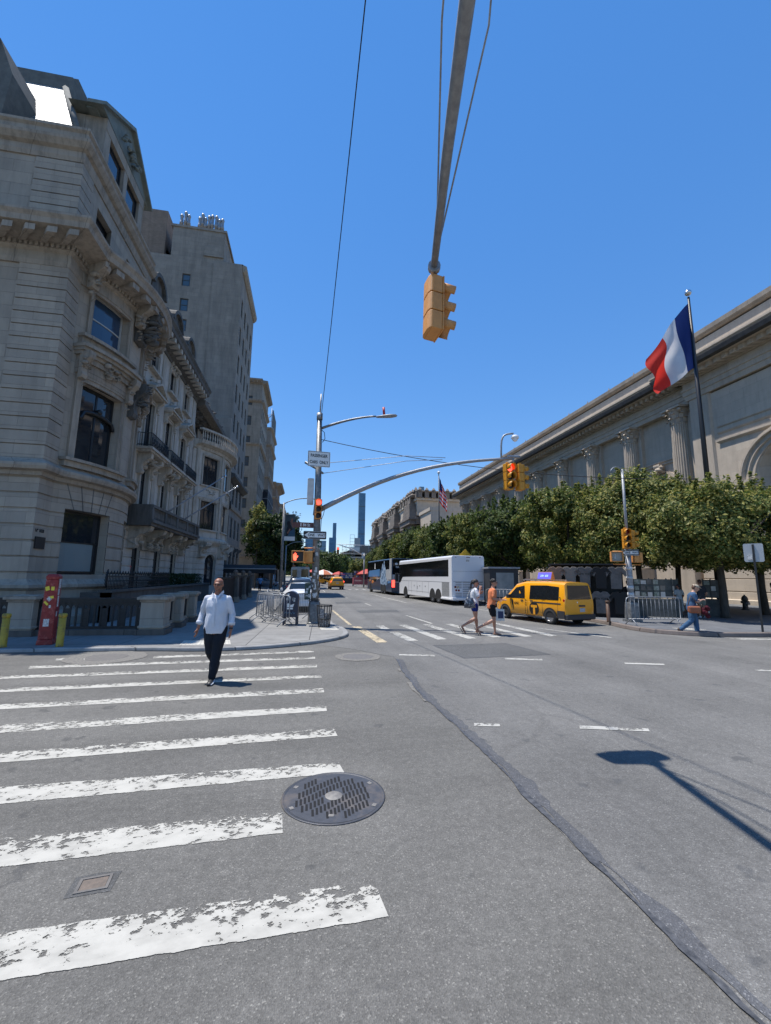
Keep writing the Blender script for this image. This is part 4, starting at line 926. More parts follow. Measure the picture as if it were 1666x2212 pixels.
def leafmat(name,c,tl=.42,rough=.55):
    m=bpy.data.materials.new(name); m.use_nodes=True; nt=m.node_tree; B=nt.nodes['Principled BSDF']; L=nt.links
    oi=_n(nt,'ShaderNodeTexCoord'); nz=_n(nt,'ShaderNodeTexNoise',Scale=1.1,Detail=3); L.new(oi.outputs['Object'],nz.inputs['Vector'])
    rp=_n(nt,'ShaderNodeValToRGB'); rp.color_ramp.elements[0].position=.3; rp.color_ramp.elements[1].position=.7
    rp.color_ramp.elements[0].color=rgb([x*.75 for x in c]); rp.color_ramp.elements[1].color=rgb([c[0]*1.3,c[1]*1.18,c[2]]); L.new(nz.outputs['Fac'],rp.inputs[0])
    L.new(rp.outputs[0],B.inputs['Base Color']); B.inputs['Roughness'].default_value=rough; B.inputs['Specular IOR Level'].default_value=.35
    T=_n(nt,'ShaderNodeBsdfTranslucent'); L.new(rp.outputs[0],T.inputs[0]); X=_n(nt,'ShaderNodeMixShader'); X.inputs[0].default_value=tl
    L.new(B.outputs[0],X.inputs[1]); L.new(T.outputs[0],X.inputs[2]); L.new(X.outputs[0],nt.nodes['Material Output'].inputs[0]); return m
M['hedge']=leafmat('hedge_leaf',(.02,.045,.014),.15)
t=thing('hedge','dark clipped hedge behind the spiked railing','hedge',(-7.6,26,.1))
leafcloud('foliage',[M['hedge']],t,lambda r:(Vector((r.uniform(-.4,.45),r.uniform(-2.5,6),r.uniform(.8,1.75))),(r.uniform(-1,1),0,.6)),5000,.06,3)
# far pillar wall and entrance canopy
G2='dark stone pillars of the far garden wall'
for k,(y,lb) in enumerate(((28.7,'nearest of the tall dark pillars beyond the walking man'),(32.0,'middle one of the tall dark pillars beyond the walking man'),(35.4,'farthest tall dark pillar, beside the sunlit pavement'))):
    t=thing('wall_pillar',lb,'pillar',(-4.5,y,.09),0,G2)
    q=MB(); q.box(-.22,.22,-.22,.22,.35,1.62); q.build('shaft',M['black_crust'],t,bevel=.02)
    q=MB(); q.box(-.30,.30,-.30,.30,0,.22); q.box(-.26,.26,-.26,.26,.22,.35); q.build('base',M['lime_trim'],t,bevel=.02)
    q=MB(); q.box(-.3,.3,-.3,.3,1.62,1.72); q.lathe([(.16,1.72),(.10,1.78),(.17,1.88),(.12,1.98),(.03,2.05)],n=10); q.build('cap',M['brownstone'],t)
t=thing('railing_fence','solid black railing running between the dark pillars','fence',(-4.5,22,.09))
q=MB(); 
for a,b in ((1.5,6.45),(6.95,9.75),(10.25,13.15)):
    q.box(-.06,.06,a,b,1.5,1.58); q.box(-.06,.06,a,b,.08,.2)
    n=int((b-a)/.09)
    for i in range(n): y=a+(i+.5)*(b-a)/n; q.box(-.014,.014,y-.022,y+.022,.2,1.5)
q.build('bars',M['dark'],t)
M['canvas']=mat('black_canvas',(.014,.014,.016),.7)
t=thing('entrance_canopy','long low black canopy with a pale edge reaching over the far pavement','canopy',(-6,43.6,0))
q=MB(); q.box(-3.2,2.9,-1.1,1.1,2.0,2.45); q.prism([(-1.1,0),(1.1,0),(0,.35)],-3.2,2.9,0,Matrix.Translation((0,0,2.45))@Matrix.Rotation(-PI/2,4,'Z')); q.build('canvas_roof',M['canvas'],t)
q=MB(); q.box(-3.25,2.95,-1.13,-1.1,2.36,2.46); q.box(2.9,2.95,-1.1,1.1,2.36,2.46); q.build('edge_trim',M['galv'],t)
for sx in (-1,1):
    q=MB(); q.cyl((2.8,sx*1.0,.1),(2.8,sx*1.0,2.0),.035,8); q.build('post',M['steel'],t)
# ================================================================ apartment buildings down the avenue
M['apt']=stone('apartment_limestone',(.38,.335,.28),(.335,.295,.25),bw=1.1,bh=.45,joint=.01,jc=.75,var=.4,dirt=(.13,.115,.10),dirtamt=.8,bump=.004,streak=.5)
M['apt2']=stone('apartment_pale_stone',(.44,.395,.33),(.40,.36,.30),bw=1.4,bh=.5,joint=.01,jc=.7,var=.4,dirt=(.15,.135,.11),dirtamt=.8,bump=.004)
M['brick']=stone('buff_brick',(.36,.27,.205),(.30,.225,.17),bw=.3,bh=.1,joint=.01,jc=.8,var=.4,dirt=(.12,.09,.075),dirtamt=.6,bump=.004)
M['winpale']=mat('apartment_window_glass',(.055,.085,.11),.08,spec=.8)
def slabwin(root,pa,u0,u1,z0,z1,d=-.12):
    f=MB(); bx(f,pa,u0,u0+.07,d,d+.05,z0,z1); bx(f,pa,u1-.07,u1,d,d+.05,z0,z1); bx(f,pa,u0+.07,u1-.07,d,d+.05,z0,z0+.07); bx(f,pa,u0+.07,u1-.07,d,d+.05,z1-.07,z1); m=(z0+z1)/2; bx(f,pa,u0+.07,u1-.07,d,d+.045,m-.03,m+.03)
    o=f.build('window',M['bronze_frame'],None); o.parent=root; o.location=-Vector(root.location)
    g=MB(); P=pa.P; g.quad(P(u0+.03,d+.01,z0+.03),P(u1-.03,d+.01,z0+.03),P(u1-.03,d+.01,z1-.03),P(u0+.03,d+.01,z1-.03)); g.build('pane',M['winpale'],o,fixn=False)
ap1=thing('apartment_building','tall plain grey apartment block with a row of steel flues on its rooftop tower','apartment building',(-12,47,0))
pw=Path([(-8.0,43.0),(-8.0,52.4)]); pn=Path([(-30,43.0),(-8.0,43.0)])
cols=[1.1,3.3,5.5,7.8]; rows=[12.9,16.2,19.4,22.6,25.8,29.0]
wh=[(c-.45,c+.45,z,z+2.0) for c in cols for z in rows]+[(c-.6,c+.6,z,z+2.1) for c in cols for z in (5.6,8.9-.2+.4)]
w=MB(); facade(w,pw,[(0,.05)]+courses(.5,4.6,.5,.03,-.05,.05)+[(4.61,0),(34.2,0)],wh+[(c-.6,c+.6,1.2,4.2,.6) for c in cols],depth=.22)
nw=[(22-5.9,22-5.1,31.2,32.6),(22-5.9,22-5.1,28.4,29.8),(22-5.9,22-5.1,26.2,27.5),(22-12,22-11.2,31.2,32.6)]
facade(w,pn,[(0,0),(34.5,0)],nw,depth=.2)
bx(w,pn,22-2.9,22-.02,-.02,.18,0,34.2); bx(w,pn,22-2.9,22-.0,-.02,.5,0,17.2)
w.box(-30,-8.1,52.3,52.5,0,34.2); w.box(-30,-8.2,43.2,52.3,34.0,34.25)
part(w,'wall',M['apt'],ap1)
w=MB(); sweep(w,pw,[(-.1,33.6),(.1,33.6),(.35,33.9),(.4,34.3),(-.1,34.5)]); part(w,'string_course',M['lime_trim'],ap1); w=MB(); sweep(w,pw,[(-.05,4.5),(.2,4.6),(.25,4.85),(-.05,4.95)]); part(w,'string_course',M['lime_trim'],ap1); w=MB(); sweep(w,pw,[(-.05,8.4),(.15,8.45),(.2,8.65),(-.05,8.7)])
part(w,'string_course',M['lime_trim'],ap1)
w=MB(); sweep(w,pw,[(-.05,11.1),(.2,11.2),(.6,11.45),(.62,11.7),(-.05,11.9)]); 
for i in range(22): T=pw.T(.2+.43*i); scroll(w,T,0,11.45,.16,.4,.42)
part(w,'black_cornice',M['black_crust'],ap1)
w=MB(); w.box(-15.2,-10.0,43.05,50,34.25,38.1); w.box(-15.4,-9.85,42.95,50.1,37.9,38.15); w.box(-12.0,-10.05,42.9,43.1,34.9,36.0); w.box(-10.0,-8.5,44,50,34.25,35.1)
part(w,'roof_tower',M['apt'],ap1)
w=MB(); w.box(-19.2,-16.2,44,52,34.25,40.4); w.box(-30,-16.2,44.5,52,34.25,36.5); part(w,'water_tank_house',M['brick'],ap1)
for x in (-14.85,-14.45,-14.12,-13.0,-12.72,-12.42,-12.05,-11.72,-11.3,-10.98,-10.66):
    h=2.1+.5*((x*7)%1); q=MB(); q.lathe([(.17,0),(.17,h*.5),(.2,h*.5),(.2,h*.6),(.15,h*.65),(.15,h*.92),(.2,h*.95),(.12,h+.12),(1e-4,h+.18)],(x,44.2,38.15),10); part(q,'flue',M['galv'],ap1)
for c in cols:
    for z in rows: slabwin(ap1,pw,c-.43,c+.43,z+.02,z+1.98)
    for z in (5.6,9.1): slabwin(ap1,pw,c-.58,c+.58,z+.02,z+2.08)
    slabwin(ap1,pw,c-.58,c+.58,1.22,4.0)
for h in nw: slabwin(ap1,pn,h[0]+.02,h[1]-.02,h[2]+.02,h[3]-.02)
q=MB()
for c in cols: T=pw.T(c); scroll(q,T,0,4.6,.3,.9,.5)
part(q,'carved_heads',M['black_crust'],ap1)
def aptblock(label,x,y0,y1,H,rows,cols,m,face=9,loc=None,wm=None,corn=.7,nwin=True):
    r=thing('apartment_building',label,'apartment building',(x-4,(y0+y1)/2,0)); pw=Path([(x,y0),(x,y1)]); pn=Path([(x-face,y0),(x,y0)])
    L=y1-y0; hs=[]; 
    for i in range(cols):
        for j in range(rows): c=L*(i+.5)/cols; z=5+(H-8)*j/rows; hs.append((c-.5,c+.5,z,z+1.9))
    w=MB(); facade(w,pw,[(0,.04)]+courses(.5,4.4,.6,.03,-.05,.04)+[(4.41,0),(H,0)],hs,depth=.2)
    hn=[(face-2.2,face-1.4,z,z+1.5) for z in [H-4-3.2*k for k in range(int((H-8)/3.2))]] if nwin else []
    facade(w,pn,[(0,0),(H,0)],hn,depth=.2); w.box(x-face,x-.1,y0+.1,y1,H-.3,H); w.box(x-face,x-.05,y1-.1,y1,0,H)
    part(w,'wall',m,r)
    w=MB()
    for z,k in ((4.5,.2),(8.6,.15),(H*.68,.3),(H-3.2,.35),(H,corn)):
        w=MB()
        for p in (pw,pn): sweep(w,p,[(-.1,z-.45*k-.2),(.05,z-.45*k-.2),(k,z-.12),(k*1.05,z+.1),(-.1,z+.2)])
        part(w,'cornice',M['lime_trim'],r)
    if corn>.5:
        w=MB()
        for p in (pw,pn):
            u=.3
            while u<p.L-.2: bx(w,p,u,u+.18,.0,corn*.8,H-.42,H-.14); u+=.6
        w.quad((x-1,y0,H-.15),(x-1,y0+1,H-.15),(x-1.2,y0+1,H-.15),(x-1.2,y0,H-.15)); part(w,'brackets',M['lime_trim'],r)
    for h in hs: slabwin(r,pw,h[0]+.02,h[1]-.02,h[2]+.02,h[3]-.02)
    for h in hn: slabwin(r,pn,h[0]+.02,h[1]-.02,h[2]+.02,h[3]-.02)
    return r
aptblock('pale stone apartment block with arcaded top storey and bracketed cornice, second down the avenue',-7.9,64.8,74.0,31.6,8,5,M['apt2'])
r3=aptblock('apartment block with a tall screen and steel frame on its roof, third down the avenue',-7.8,80,90,29.3,8,5,M['apt'],corn=.4)
q=MB(); q.box(-8.1,-7.9,84,91,29.3,34.5); part(q,'roof_screen',M['lead'],r3)
q=MB()
for k in range(5): q.cyl((-12.0+.95*k,83.8,29.3),(-12+.95*k,83.8,32+.7*k),.06,5)
for z in (30.4,31.8,33.2): q.cyl((-11.5,83.8,z-.6),(-7.9,83.8,z+.4),.05,5)
q.cyl((-12,83.8,29.4),(-8,83.8,33.5),.08,5); part(q,'steel_frame',M['galv'],r3)
aptblock('low-topped apartment block with jutting cornice, fourth down the avenue',-7.7,98,110,22.6,6,5,M['brick'],corn=1.2)
aptblock('farthest hazy apartment block closing the left row',-7.6,118,150,21,6,8,M['apt2'],corn=.5)
bn=thing('netted_scaffold','narrow building front wrapped in black netting above the dark trees','scaffold',(-8,76,0))
q=MB(); q.box(-1.4,.9,-2.6,8,0,16.2); part(q,'netting',mat('black_netting',(.022,.023,.027),.8,c2=(.07,.075,.08),ns=1.3,mix=(.5,.62)),bn) if False else q.build('netting',mat('black_netting',(.022,.023,.027),.8,c2=(.07,.075,.08),ns=1.3,mix=(.52,.6)),bn)
q=MB()
for k in range(8): q.box(-1.45,.97,-2.68,-2.6,2*k+.6,2*k+.68); q.box(.9,.97,-2.68,8,2*k+.6,2*k+.68)
for x in (-1.4,-.3,.9): q.box(x,x+.07,-2.7,-2.6,0,16.9)
q.build('scaffold_poles',M['galv'],bn)
# skyline
M['tower']=stone('blue_glass_curtain_wall',(.16,.30,.45),(.12,.24,.38),bw=9,bh=6.5,joint=.5,jc=.6,var=.3,dirt=(.10,.18,.26),dirtamt=.4,bump=0)
M['tower2']=stone('pale_glass_curtain_wall',(.24,.36,.48),(.19,.31,.43),bw=12,bh=8,joint=.7,jc=.7,var=.3,dirt=(.15,.22,.3),dirtamt=.4,bump=0)
def tower(label,px,w,Y,H,m='tower',steps=(),spire=0,dp=None):
    t=thing('skyscraper',label,'skyscraper',(px,Y,0)); q=MB(); dp=dp or w
    q.box(-w/2,w/2,0,dp,-5,H); 
    for (a,b,z) in steps: q.box(a*w/2,b*w/2,-.5,dp,z[0],z[1])
    q.build('tower_shaft',M[m],t)
    q=MB(); 
    for k in range(1,int(H/ (H/6))): z=H*k/6; q.box(-w/2-.3,w/2+.3,-.4,0,z,z+H*.008)
    q.build('mechanical_band',M['lead'],t)
    if spire: q=MB(); q.tube([(0,dp/2,H),(0,dp/2,H+spire*.4),(0,dp/2,H+spire)],[w*.12,w*.05,w*.01],6); q.build('spire',M['galv'],t)
    return t
# distances in metres down the avenue
def at(xr,zr,Y): return xr*Y/130.0,1.8+(zr-1.8)*Y/130.0
for (lb,xr,wr,zr,Y,m,st,sp) in (('tallest skinny blue glass skyscraper right of the street lamps',16.0,2.0,27.6,2300,'tower',(),0),
    ('stepped slim blue skyscraper in the middle of the far skyline',7.2,2.1,13.4,2600,'tower',((.0,.95,(0,17.9)),),0),
    ('grey blue office tower with a needle spire left of the signal pole',-3.15,1.9,14.0,2900,'tower2',(),5.2),
    ('thin grey tower left of the spired one',-4.25,.8,16.7,3300,'tower2',(),0),
    ('broad dark blue tower hidden partly by the walk signal',.75,3.4,12.9,1900,'tower',(),0),
    ('pale blue square tower right behind the signal pole',4.3,1.9,12.4,2500,'tower2',(),0),
    ('long low blue tower between the pole and the middle skyscraper',5.6,1.6,5.9,2700,'tower',(),0),
    ('pale blue slab skyscraper peeking over the museum roof',35.2,1.5,30.6,2400,'tower2',((-1.4,0,(0,27.3)),),0)):
    x,z=at(xr,zr,Y); x2,_=at(wr,0,Y); tower(lb,x,x2,Y,z,m,tuple((a,b,(q[0],at(0,q[1],Y)[1])) for a,b,q in st),sp*Y/130 if sp else 0)
# ================================================================ the museum
M['mus']=stone('museum_limestone',(.60,.51,.405),(.55,.465,.37),bw=2.0,bh=.75,joint=.006,jc=.75,var=.3,dirt=(.27,.23,.19),dirtamt=.45,bump=.004)
M['mus_trim']=stone('museum_carved_limestone',(.58,.49,.39),(.53,.45,.36),bw=2.4,bh=9,joint=.006,jc=.7,var=.35,dirt=(.22,.19,.155),dirtamt=.5,bump=.006)
M['black_band']=mat('black_band_stone',(.03,.03,.032),.9,c2=(.06,.058,.055),ns=3)
mu=thing('museum_wing','long grey stone museum wing with giant fluted columns above the tree row','museum',(36,50,0))
XC=31.6                                             # recessed wall behind the columns
m1=Path([(31.7,84.0),(31.7,28.4)])                  # walking toward the camera, outward = -x
def mY(y): return 84.0-y
cy=[30.1,35.8,41.6,47.3,53.1,58.8,64.6,70.3,76.1,81.0]
mids=[(a+b)/2 for a,b in zip(cy[:-1],cy[1:])]
w=MB(); facade(w,m1,[(0,0),(16.7,0)],[(mY(y)-1.5,mY(y)+1.5,4.5,10.9,1.5) for y in mids],depth=.9)
m2=Path([(44,28.4),(30.75,28.4),(30.75,15.0),(30.75,6.0),(44,6)])       # projecting end pavilion facing the street
m2=Path([(45,28.39),(30.75,28.39),(30.75,2.0),(45,2.0)])
pu=lambda y: m2.u[1]+28.39-y
facade(w,m2,[(0,.55),(.45,.55),(.5,.30)]+[(1.0,.30),(1.03,.22),(1.07,.22),(1.1,.28),(1.9,.28),(1.93,.2),(1.97,.2),(2.0,.26),(2.9,.26),(2.95,.12),(3.3,.1),(3.35,0),(16.4,0)],[(pu(24.0),pu(18.9),3.6,11.45,2.54)],depth=1.2)
w.box(31.75,60,28.4,84,0,16.6); w.box(32.6,60,2.1,28.3,0,16.5); w.box(31.9,60,84,84.3,0,22); w.box(36,60,84.3,108,0,15)
part(w,'wall',M['mus'],mu)
en=MB()
mE=Path([(45,83.6),(31.0,83.6),(31.0,28.9),(30.55,28.9),(30.55,1.9),(45,1.9)][::1]); 
mE=Path([(31.05,84.2),(31.05,28.75)]); mF=Path([(45,28.75),(30.5,28.75),(30.5,2.0)])
prof=[(-.6,16.5),(.0,16.5),(.05,16.9),(.12,16.92),(.12,17.3),(.2,17.34),(.2,17.5),(.08,17.55),(.08,18.0),(.25,18.05),(.35,18.4),(1.55,18.5),(1.6,18.85),(1.75,19.0),(1.75,19.12),(-.6,19.35)]
sweep(en,mE,prof); sweep(en,mF,prof)
for p in (mE,mF):
    u=.2
    while u<p.L-.3: bx(en,p,u,u+.34,.3,.95,18.08,18.44); u+=.62
part(en,'entablature',M['mus_trim'],mu)
en=MB(); g_=[(1.0,18.47),(1.64,18.47),(1.72,18.78),(1.72,18.84),(1.0,18.84)]; sweep(en,mE,g_); sweep(en,mF,g_); part(en,'cornice_band',M['black_band'],mu)  # near-black band along the cornice face, above the dentils
at_=MB()
sweep(at_,mE,[(-3,19.3),(.1,19.1),(.1,20.9),(-3,20.9)]); sweep(at_,mF,[(-3,19.3),(.1,19.1),(.1,20.9),(-3,20.9)])
at_.box(33.5,60,2,84,19.1,20.8)
part(at_,'attic_wall',M['mus'],mu)
pr_=MB()
for p in (mE,mF): sweep(pr_,p,[(-3,20.95),(.22,21.05),(.40,21.25),(.42,21.6),(-3,21.8)])
for k in range(16): pr_.lathe([(.09,0),(.12,.12),(.04,.2),(.05,.32),(1e-4,.38)],(31.2,24+3.6*k,21.82),6)
part(pr_,'roof_parapet',M['apt'],mu)
gr_=MB()   # raised roof lantern behind
gr_.box(36,60,60,84,21,22.6); part(gr_,'rooflight',M['lead'],mu)
# fluted corinthian columns on pilasters
def column(y,x=31.15,r=.78,front=True):
    t=MB(); z0,z1=3.3,15.0; n=24
    vs=[]; seg=[(z0,1.0),(8.0,.985),(z1,.88)]
    for z,k in seg:
        for i in range(n*4):
            a=2*PI*i/(n*4); ph=i%4; rr=r*k*(1 if ph in (0,) else .985 if ph in(1,3) else .90)
            vs.append((x+rr*math.cos(a),y+rr*math.sin(a),z))
    N=n*4; t.add(vs,[(j*N+i,j*N+(i+1)%N,(j+1)*N+(i+1)%N,(j+1)*N+i) for j in range(2) for i in range(N)])
    part(t,'fluted_column',M['mus_trim'],mu)
    b=MB(); b.lathe([(r*1.28,2.75),(r*1.3,2.95),(r*1.12,3.0),(r*1.2,3.15),(r*1.02,3.32)],(x,y,0),20); b.box(x-r*1.35,x+r*1.2,y-r*1.35,y+r*1.35,.0,2.75); part(b,'column_base',M['mus_trim'],mu)
    c=MB(); c.lathe([(r*.88,15.0),(r*.95,15.05),(r*.86,15.1),(r*.88,15.7),(r*1.1,16.2),(r*1.25,16.32)],(x,y,0),20)
    c.box(x-r*1.28,x+r*1.28,y-r*1.28,y+r*1.28,16.32,16.5)
    for tier,(zz,rr,nn,hh) in enumerate(((15.15,.93,10,.42),(15.5,1.0,10,.46),(15.95,1.12,8,.34))):
        for i in range(nn):
            a=2*PI*(i+.5*tier)/nn; d=Vector((math.cos(a),math.sin(a),0)); s=Vector((-d.y,d.x,0)); p=Vector((x,y,zz))+d*r*rr
            q=[p-s*.16,p+s*.16,p+s*.13+Vector((0,0,hh*.7))+d*.06,p-s*.13+Vector((0,0,hh*.7))+d*.06]; tip=p+Vector((0,0,hh))+d*.26; dn=p+Vector((0,0,hh*.72))+d*.36
            c.add(q+[tip+s*.09,tip-s*.09,dn+s*.06,dn-s*.06],[(0,1,2,3),(3,2,4,5),(5,4,6,7)])
    for a in (PI/4,3*PI/4,5*PI/4,7*PI/4):
        d=Vector((math.cos(a),math.sin(a),0)); c.ball(Vector((x,y,16.15))+d*r*1.38,.17,8)
    part(c,'capital',M['mus_trim'],mu)
for y in cy: column(y)
pl=MB()
for y in cy: pl.box(31.35,31.75,y-1.05,y+1.05,0,16.5)
pl.box(31.2,31.7,28.42,31.2,0,16.5)
part(pl,'pilasters',M['mus'],mu)
bm_=MB()   # mouldings between columns, imposts and keystones
for y in mids:
    bx(bm_,m1,mY(y)-1.7,mY(y)+1.7,-.02,.12,12.2,12.45); bx(bm_,m1,mY(y)-1.75,mY(y)+1.75,-.02,.22,12.45,12.6)
    n=16
    for rr,dd in ((1.5,.30),(1.85,.16)):
        for k in range(n):
            a0=PI*k/n; a1=PI*(k+1)/n; P=m1.P; f=lambda r,a,d:P(mY(y)+r*math.cos(a),d,9.4+r*math.sin(a))
            bm_.hexa([f(rr,a0,-.02),f(rr+.35,a0,-.02),f(rr+.35,a0,dd),f(rr,a0,dd),f(rr,a1,-.02),f(rr+.35,a1,-.02),f(rr+.35,a1,dd),f(rr,a1,dd)])
    T=m1.T(mY(y)); scroll(bm_,T,0,12.25,.7,1.35,.6); 
part(bm_,'arch_mouldings',M['mus_trim'],mu)
for i,y in enumerate(mids):
    q=MB(); carved(q,m1.T(mY(y)),0,11.5,1.3,.9,.8,16,500+i,0,.2); part(q,'keystone_carving',M['mus_trim'],mu)
bp2=MB(); P=m2.P; yc=21.45; n=22
for rr,w_,dd in ((2.56,.26,.10),(2.83,.08,.22),(2.91,.24,.16),(3.15,.10,.34),(3.25,.18,.24)):
    for k in range(n):
        a0=PI*k/n; a1=PI*(k+1)/n; f=lambda r,a,d:P(pu(yc)+r*math.cos(a),d,8.9+r*math.sin(a))
        bp2.hexa([f(rr,a0,-.02),f(rr+w_,a0,-.02),f(rr+w_,a0,dd),f(rr,a0,dd),f(rr,a1,-.02),f(rr+w_,a1,-.02),f(rr+w_,a1,dd),f(rr,a1,dd)])
for s in (-1,1):
    u=pu(yc)+s*3.05; bx(bp2,m2,u-.5,u+.5,-.05,.2,8.2,8.45); bx(bp2,m2,u-.58,u+.58,-.05,.35,8.45,8.65); bx(bp2,m2,u-.66,u+.66,-.05,.5,8.65,8.9)
T=m2.T(pu(yc)); scroll(bp2,T,0,12.25,.8,1.2,.7); carved(bp2,T,0,12.05,1.1,.8,.8,22,77,0,.3)
sweep(bp2,m2,[(-.05,12.2),(.05,12.2),(.18,12.34),(.18,12.46),(-.05,12.5)],pu(26.4),pu(3)); sweep(bp2,m2,[(-.05,12.95),(.05,12.95),(.10,13.07),(-.05,13.12)],pu(26.4),pu(3)); sweep(bp2,m2,[(-.05,13.45),(.05,13.45),(.09,13.54),(-.05,13.6)],pu(26.4),pu(3))
bx(bp2,m2,m2.u[1]-.0+.02,pu(26.75),-.03,.16,3.4,16.5)
part(bp2,'pavilion_arch',M['mus_trim'],mu)
for i,y in enumerate(mids):
    o=window(None,m1,mY(y)-1.48,mY(y)+1.48,4.5,10.85,-.7,vb=(.33,.66),hb=(.3,.76),fw=.12,bw=.08); o.parent=mu; o.location=-Vector(mu.location)
o=window(None,m2,pu(23.95),pu(18.95),3.6,11.4,-1.0,vb=(.2,.4,.6,.8),hb=(.25,.5,.75),fw=.15,bw=.1); o.parent=mu; o.location=-Vector(mu.location)
# central pavilion with uncarved sculpture blocks
M['mus_dark']=stone('sooty_museum_stone',(.27,.225,.185),(.23,.195,.165),bw=1.6,bh=.6,joint=.012,jc=.55,var=.4,dirt=(.085,.07,.062),dirtamt=.85,bump=.008)
mc=thing('museum_entrance_block','dark older museum front crowned by rough stacked stone blocks and carved heads','museum',(36,115,0))
w=MB(); w.box(31.5,60,90,138,0,15.5); w.box(30.5,31.5,92,136,0,15.5); w.box(36,60,84.3,90,0,16); part(w,'wall',M['mus_dark'],mc)
w=MB()
for y in (93.5,105,116.5,128): 
    w.box(29.2,31,y-2.6,y+2.6,0,15.4)
    w.box(28.3,31.6,y-3.3,y+3.3,15.4,16.6); w.box(28.0,31.6,y-3.6,y+3.6,16.6,17.1)
    for k in range(5): z=17.1+.85*k; d=.18*k; w.box(28.7+d*.4,31.6,y-2.5+d,y+2.5-d,z,z+.79)
w.box(30.2,33,90,137,15.4,17.3)
part(w,'column_pairs_and_blocks',M['mus_dark'],mc)
w=MB(); w.box(31,50,91,136,17,23.0); w.box(30.6,50,90.6,136.4,22.0,22.6); w.box(30.3,50,90.3,136.6,24.3,24.6)
part(w,'attic',M['mus'],mc)
w=MB()
for y in (93.5,105,116.5,128):
    w.box(29.6,31.2,y-1.0,y+1.0,21.3,23.2)
part(w,'pier_tops',M['mus_dark'],mc); n=22
for k in range(n): y=91+2.06*k; w=MB(); w.box(30.4,31.3,y-.62,y+.62,22.6,24.4); part(w,'parapet_block',M['mus_dark'],mc)
for k in range(8): x=31.5+2.1*k; w=MB(); w.box(x-.62,x+.62,90.2,90.9,22.6,24.4); part(w,'parapet_block',M['mus_dark'],mc)
rn=random.Random(5)
for y in (93.5,105,116.5,128):
    for dy in (-1.6,0,1.6): w=MB(); w.lathe([(.75,0),(.9,.4),(.5,.9),(.65,1.3),(.35,1.8),(1e-4,2.3)],(30.1,y+dy,22.6+rn.uniform(-.2,.9)),6,smooth=False); part(w,'carved_head',M['mus_dark'],mc)
for k in range(n): w=MB(); w.lathe([(.5,0),(.62,.4),(.3,1.0),(1e-4,1.4)],(30.6,91+2.06*k,24.3),6,smooth=False); part(w,'carved_head',M['mus_dark'],mc)
for k in range(8): w=MB(); w.lathe([(.5,0),(.62,.4),(.3,.9),(1e-4,1.2)],(31.5+2.1*k,90.4,24.2),6,smooth=False); part(w,'carved_head',M['mus_dark'],mc)
w=MB(); w.prism([(88,0),(88,19.3),(84.4,17.6),(84.4,0)],31.3,50,0,Matrix.Rotation(PI/2,4,'Z')@Matrix.Scale(-1,4,(0,1,0))) if False else w.box(31.4,50,84.4,89.8,0,17.5)
w.box(31.1,50,84.35,90.1,17.5,18.3); part(w,'link_wall',M['mus'],mc); mc.location.y=167; mc.scale=(1,1.96,1.1)
# south wing with scaffolding
ms_=thing('museum_south_wing','distant dark museum wing of tall pilasters with scaffolding on its roof','museum',(32,240,0))
w=MB(); w.box(29.5,60,176,214,0,22.5); w.box(30.8,60,214,330,0,22); part(w,'wall',M['mus_dark'],ms_)
w=MB()
for k in range(9): y=217+5.2*k; w.box(29.9,30.9,y-.9,y+.9,2.5,17)
for y in (178,211): w.box(28.9,29.6,y-1.3,y+1.3,2.5,17)
part(w,'pilasters',M['mus'],ms_)
w=MB(); w.box(28.7,60,175.2,215,17,18.3); w.box(29.8,60,215,331,17,18.4); w.box(28.2,60,174.8,215.5,20.2,20.9); w.box(29.2,60,215.5,331,20.0,20.7); w.box(29.3,60,176,214,18.3,20.2)
part(w,'entablature',M['mus'],ms_)
w=MB(); w.prism([(30,22),(45,28),(60,28),(60,22)],176,330); part(w,'sloping_roof',M['lead'],ms_)
w=MB()
for k in range(9): 
    for y in (173.5,175): w.box(28+3.2*k,28.15+3.2*k,y,y+.15,0 if k<2 else 20,28.5)
for z in (21,23.5,26,28.4):
    for y in (173.5,175): w.box(28,54,y,y+.12,z,z+.14)
for k in range(8): w.tube([(28+3.2*k,173.5,23.5),(31.2+3.2*k,173.5,26)],.08,4)
for k in range(4): w.box(35.5+.0*k,38.5,173.2,173.4,5*k+2,5*k+2.15); 
for x in (35.5,38.5): w.box(x,x+.15,173.2,173.4,0,28)
for z in range(2,28,2): w.tube([(35.5,173.3,z),(38.5,173.3,z+2)],.07,4)
w.box(38,43,172.8,173,22,34); w.box(38.3,42.7,172.7,173.1,22.3,33.7) if False else None
part(w,'scaffold',M['galv'],ms_)
w=MB(); 
for x in (34.6,38.4):
    for z0 in (28,): w.box(x,x+.2,176,176.2,z0,37)
for z in (31,34,37): w.box(34.6,38.6,176,176.2,z-.2,z)
part(w,'roof_hoist',M['galv'],ms_)
w=MB(); w.box(44.5,47,172.5,173,16,24.5); w.box(34,46,172.6,172.9,23.2,26); part(w,'plastic_sheeting',M['offwhite'],ms_); ms_.location.y+=185
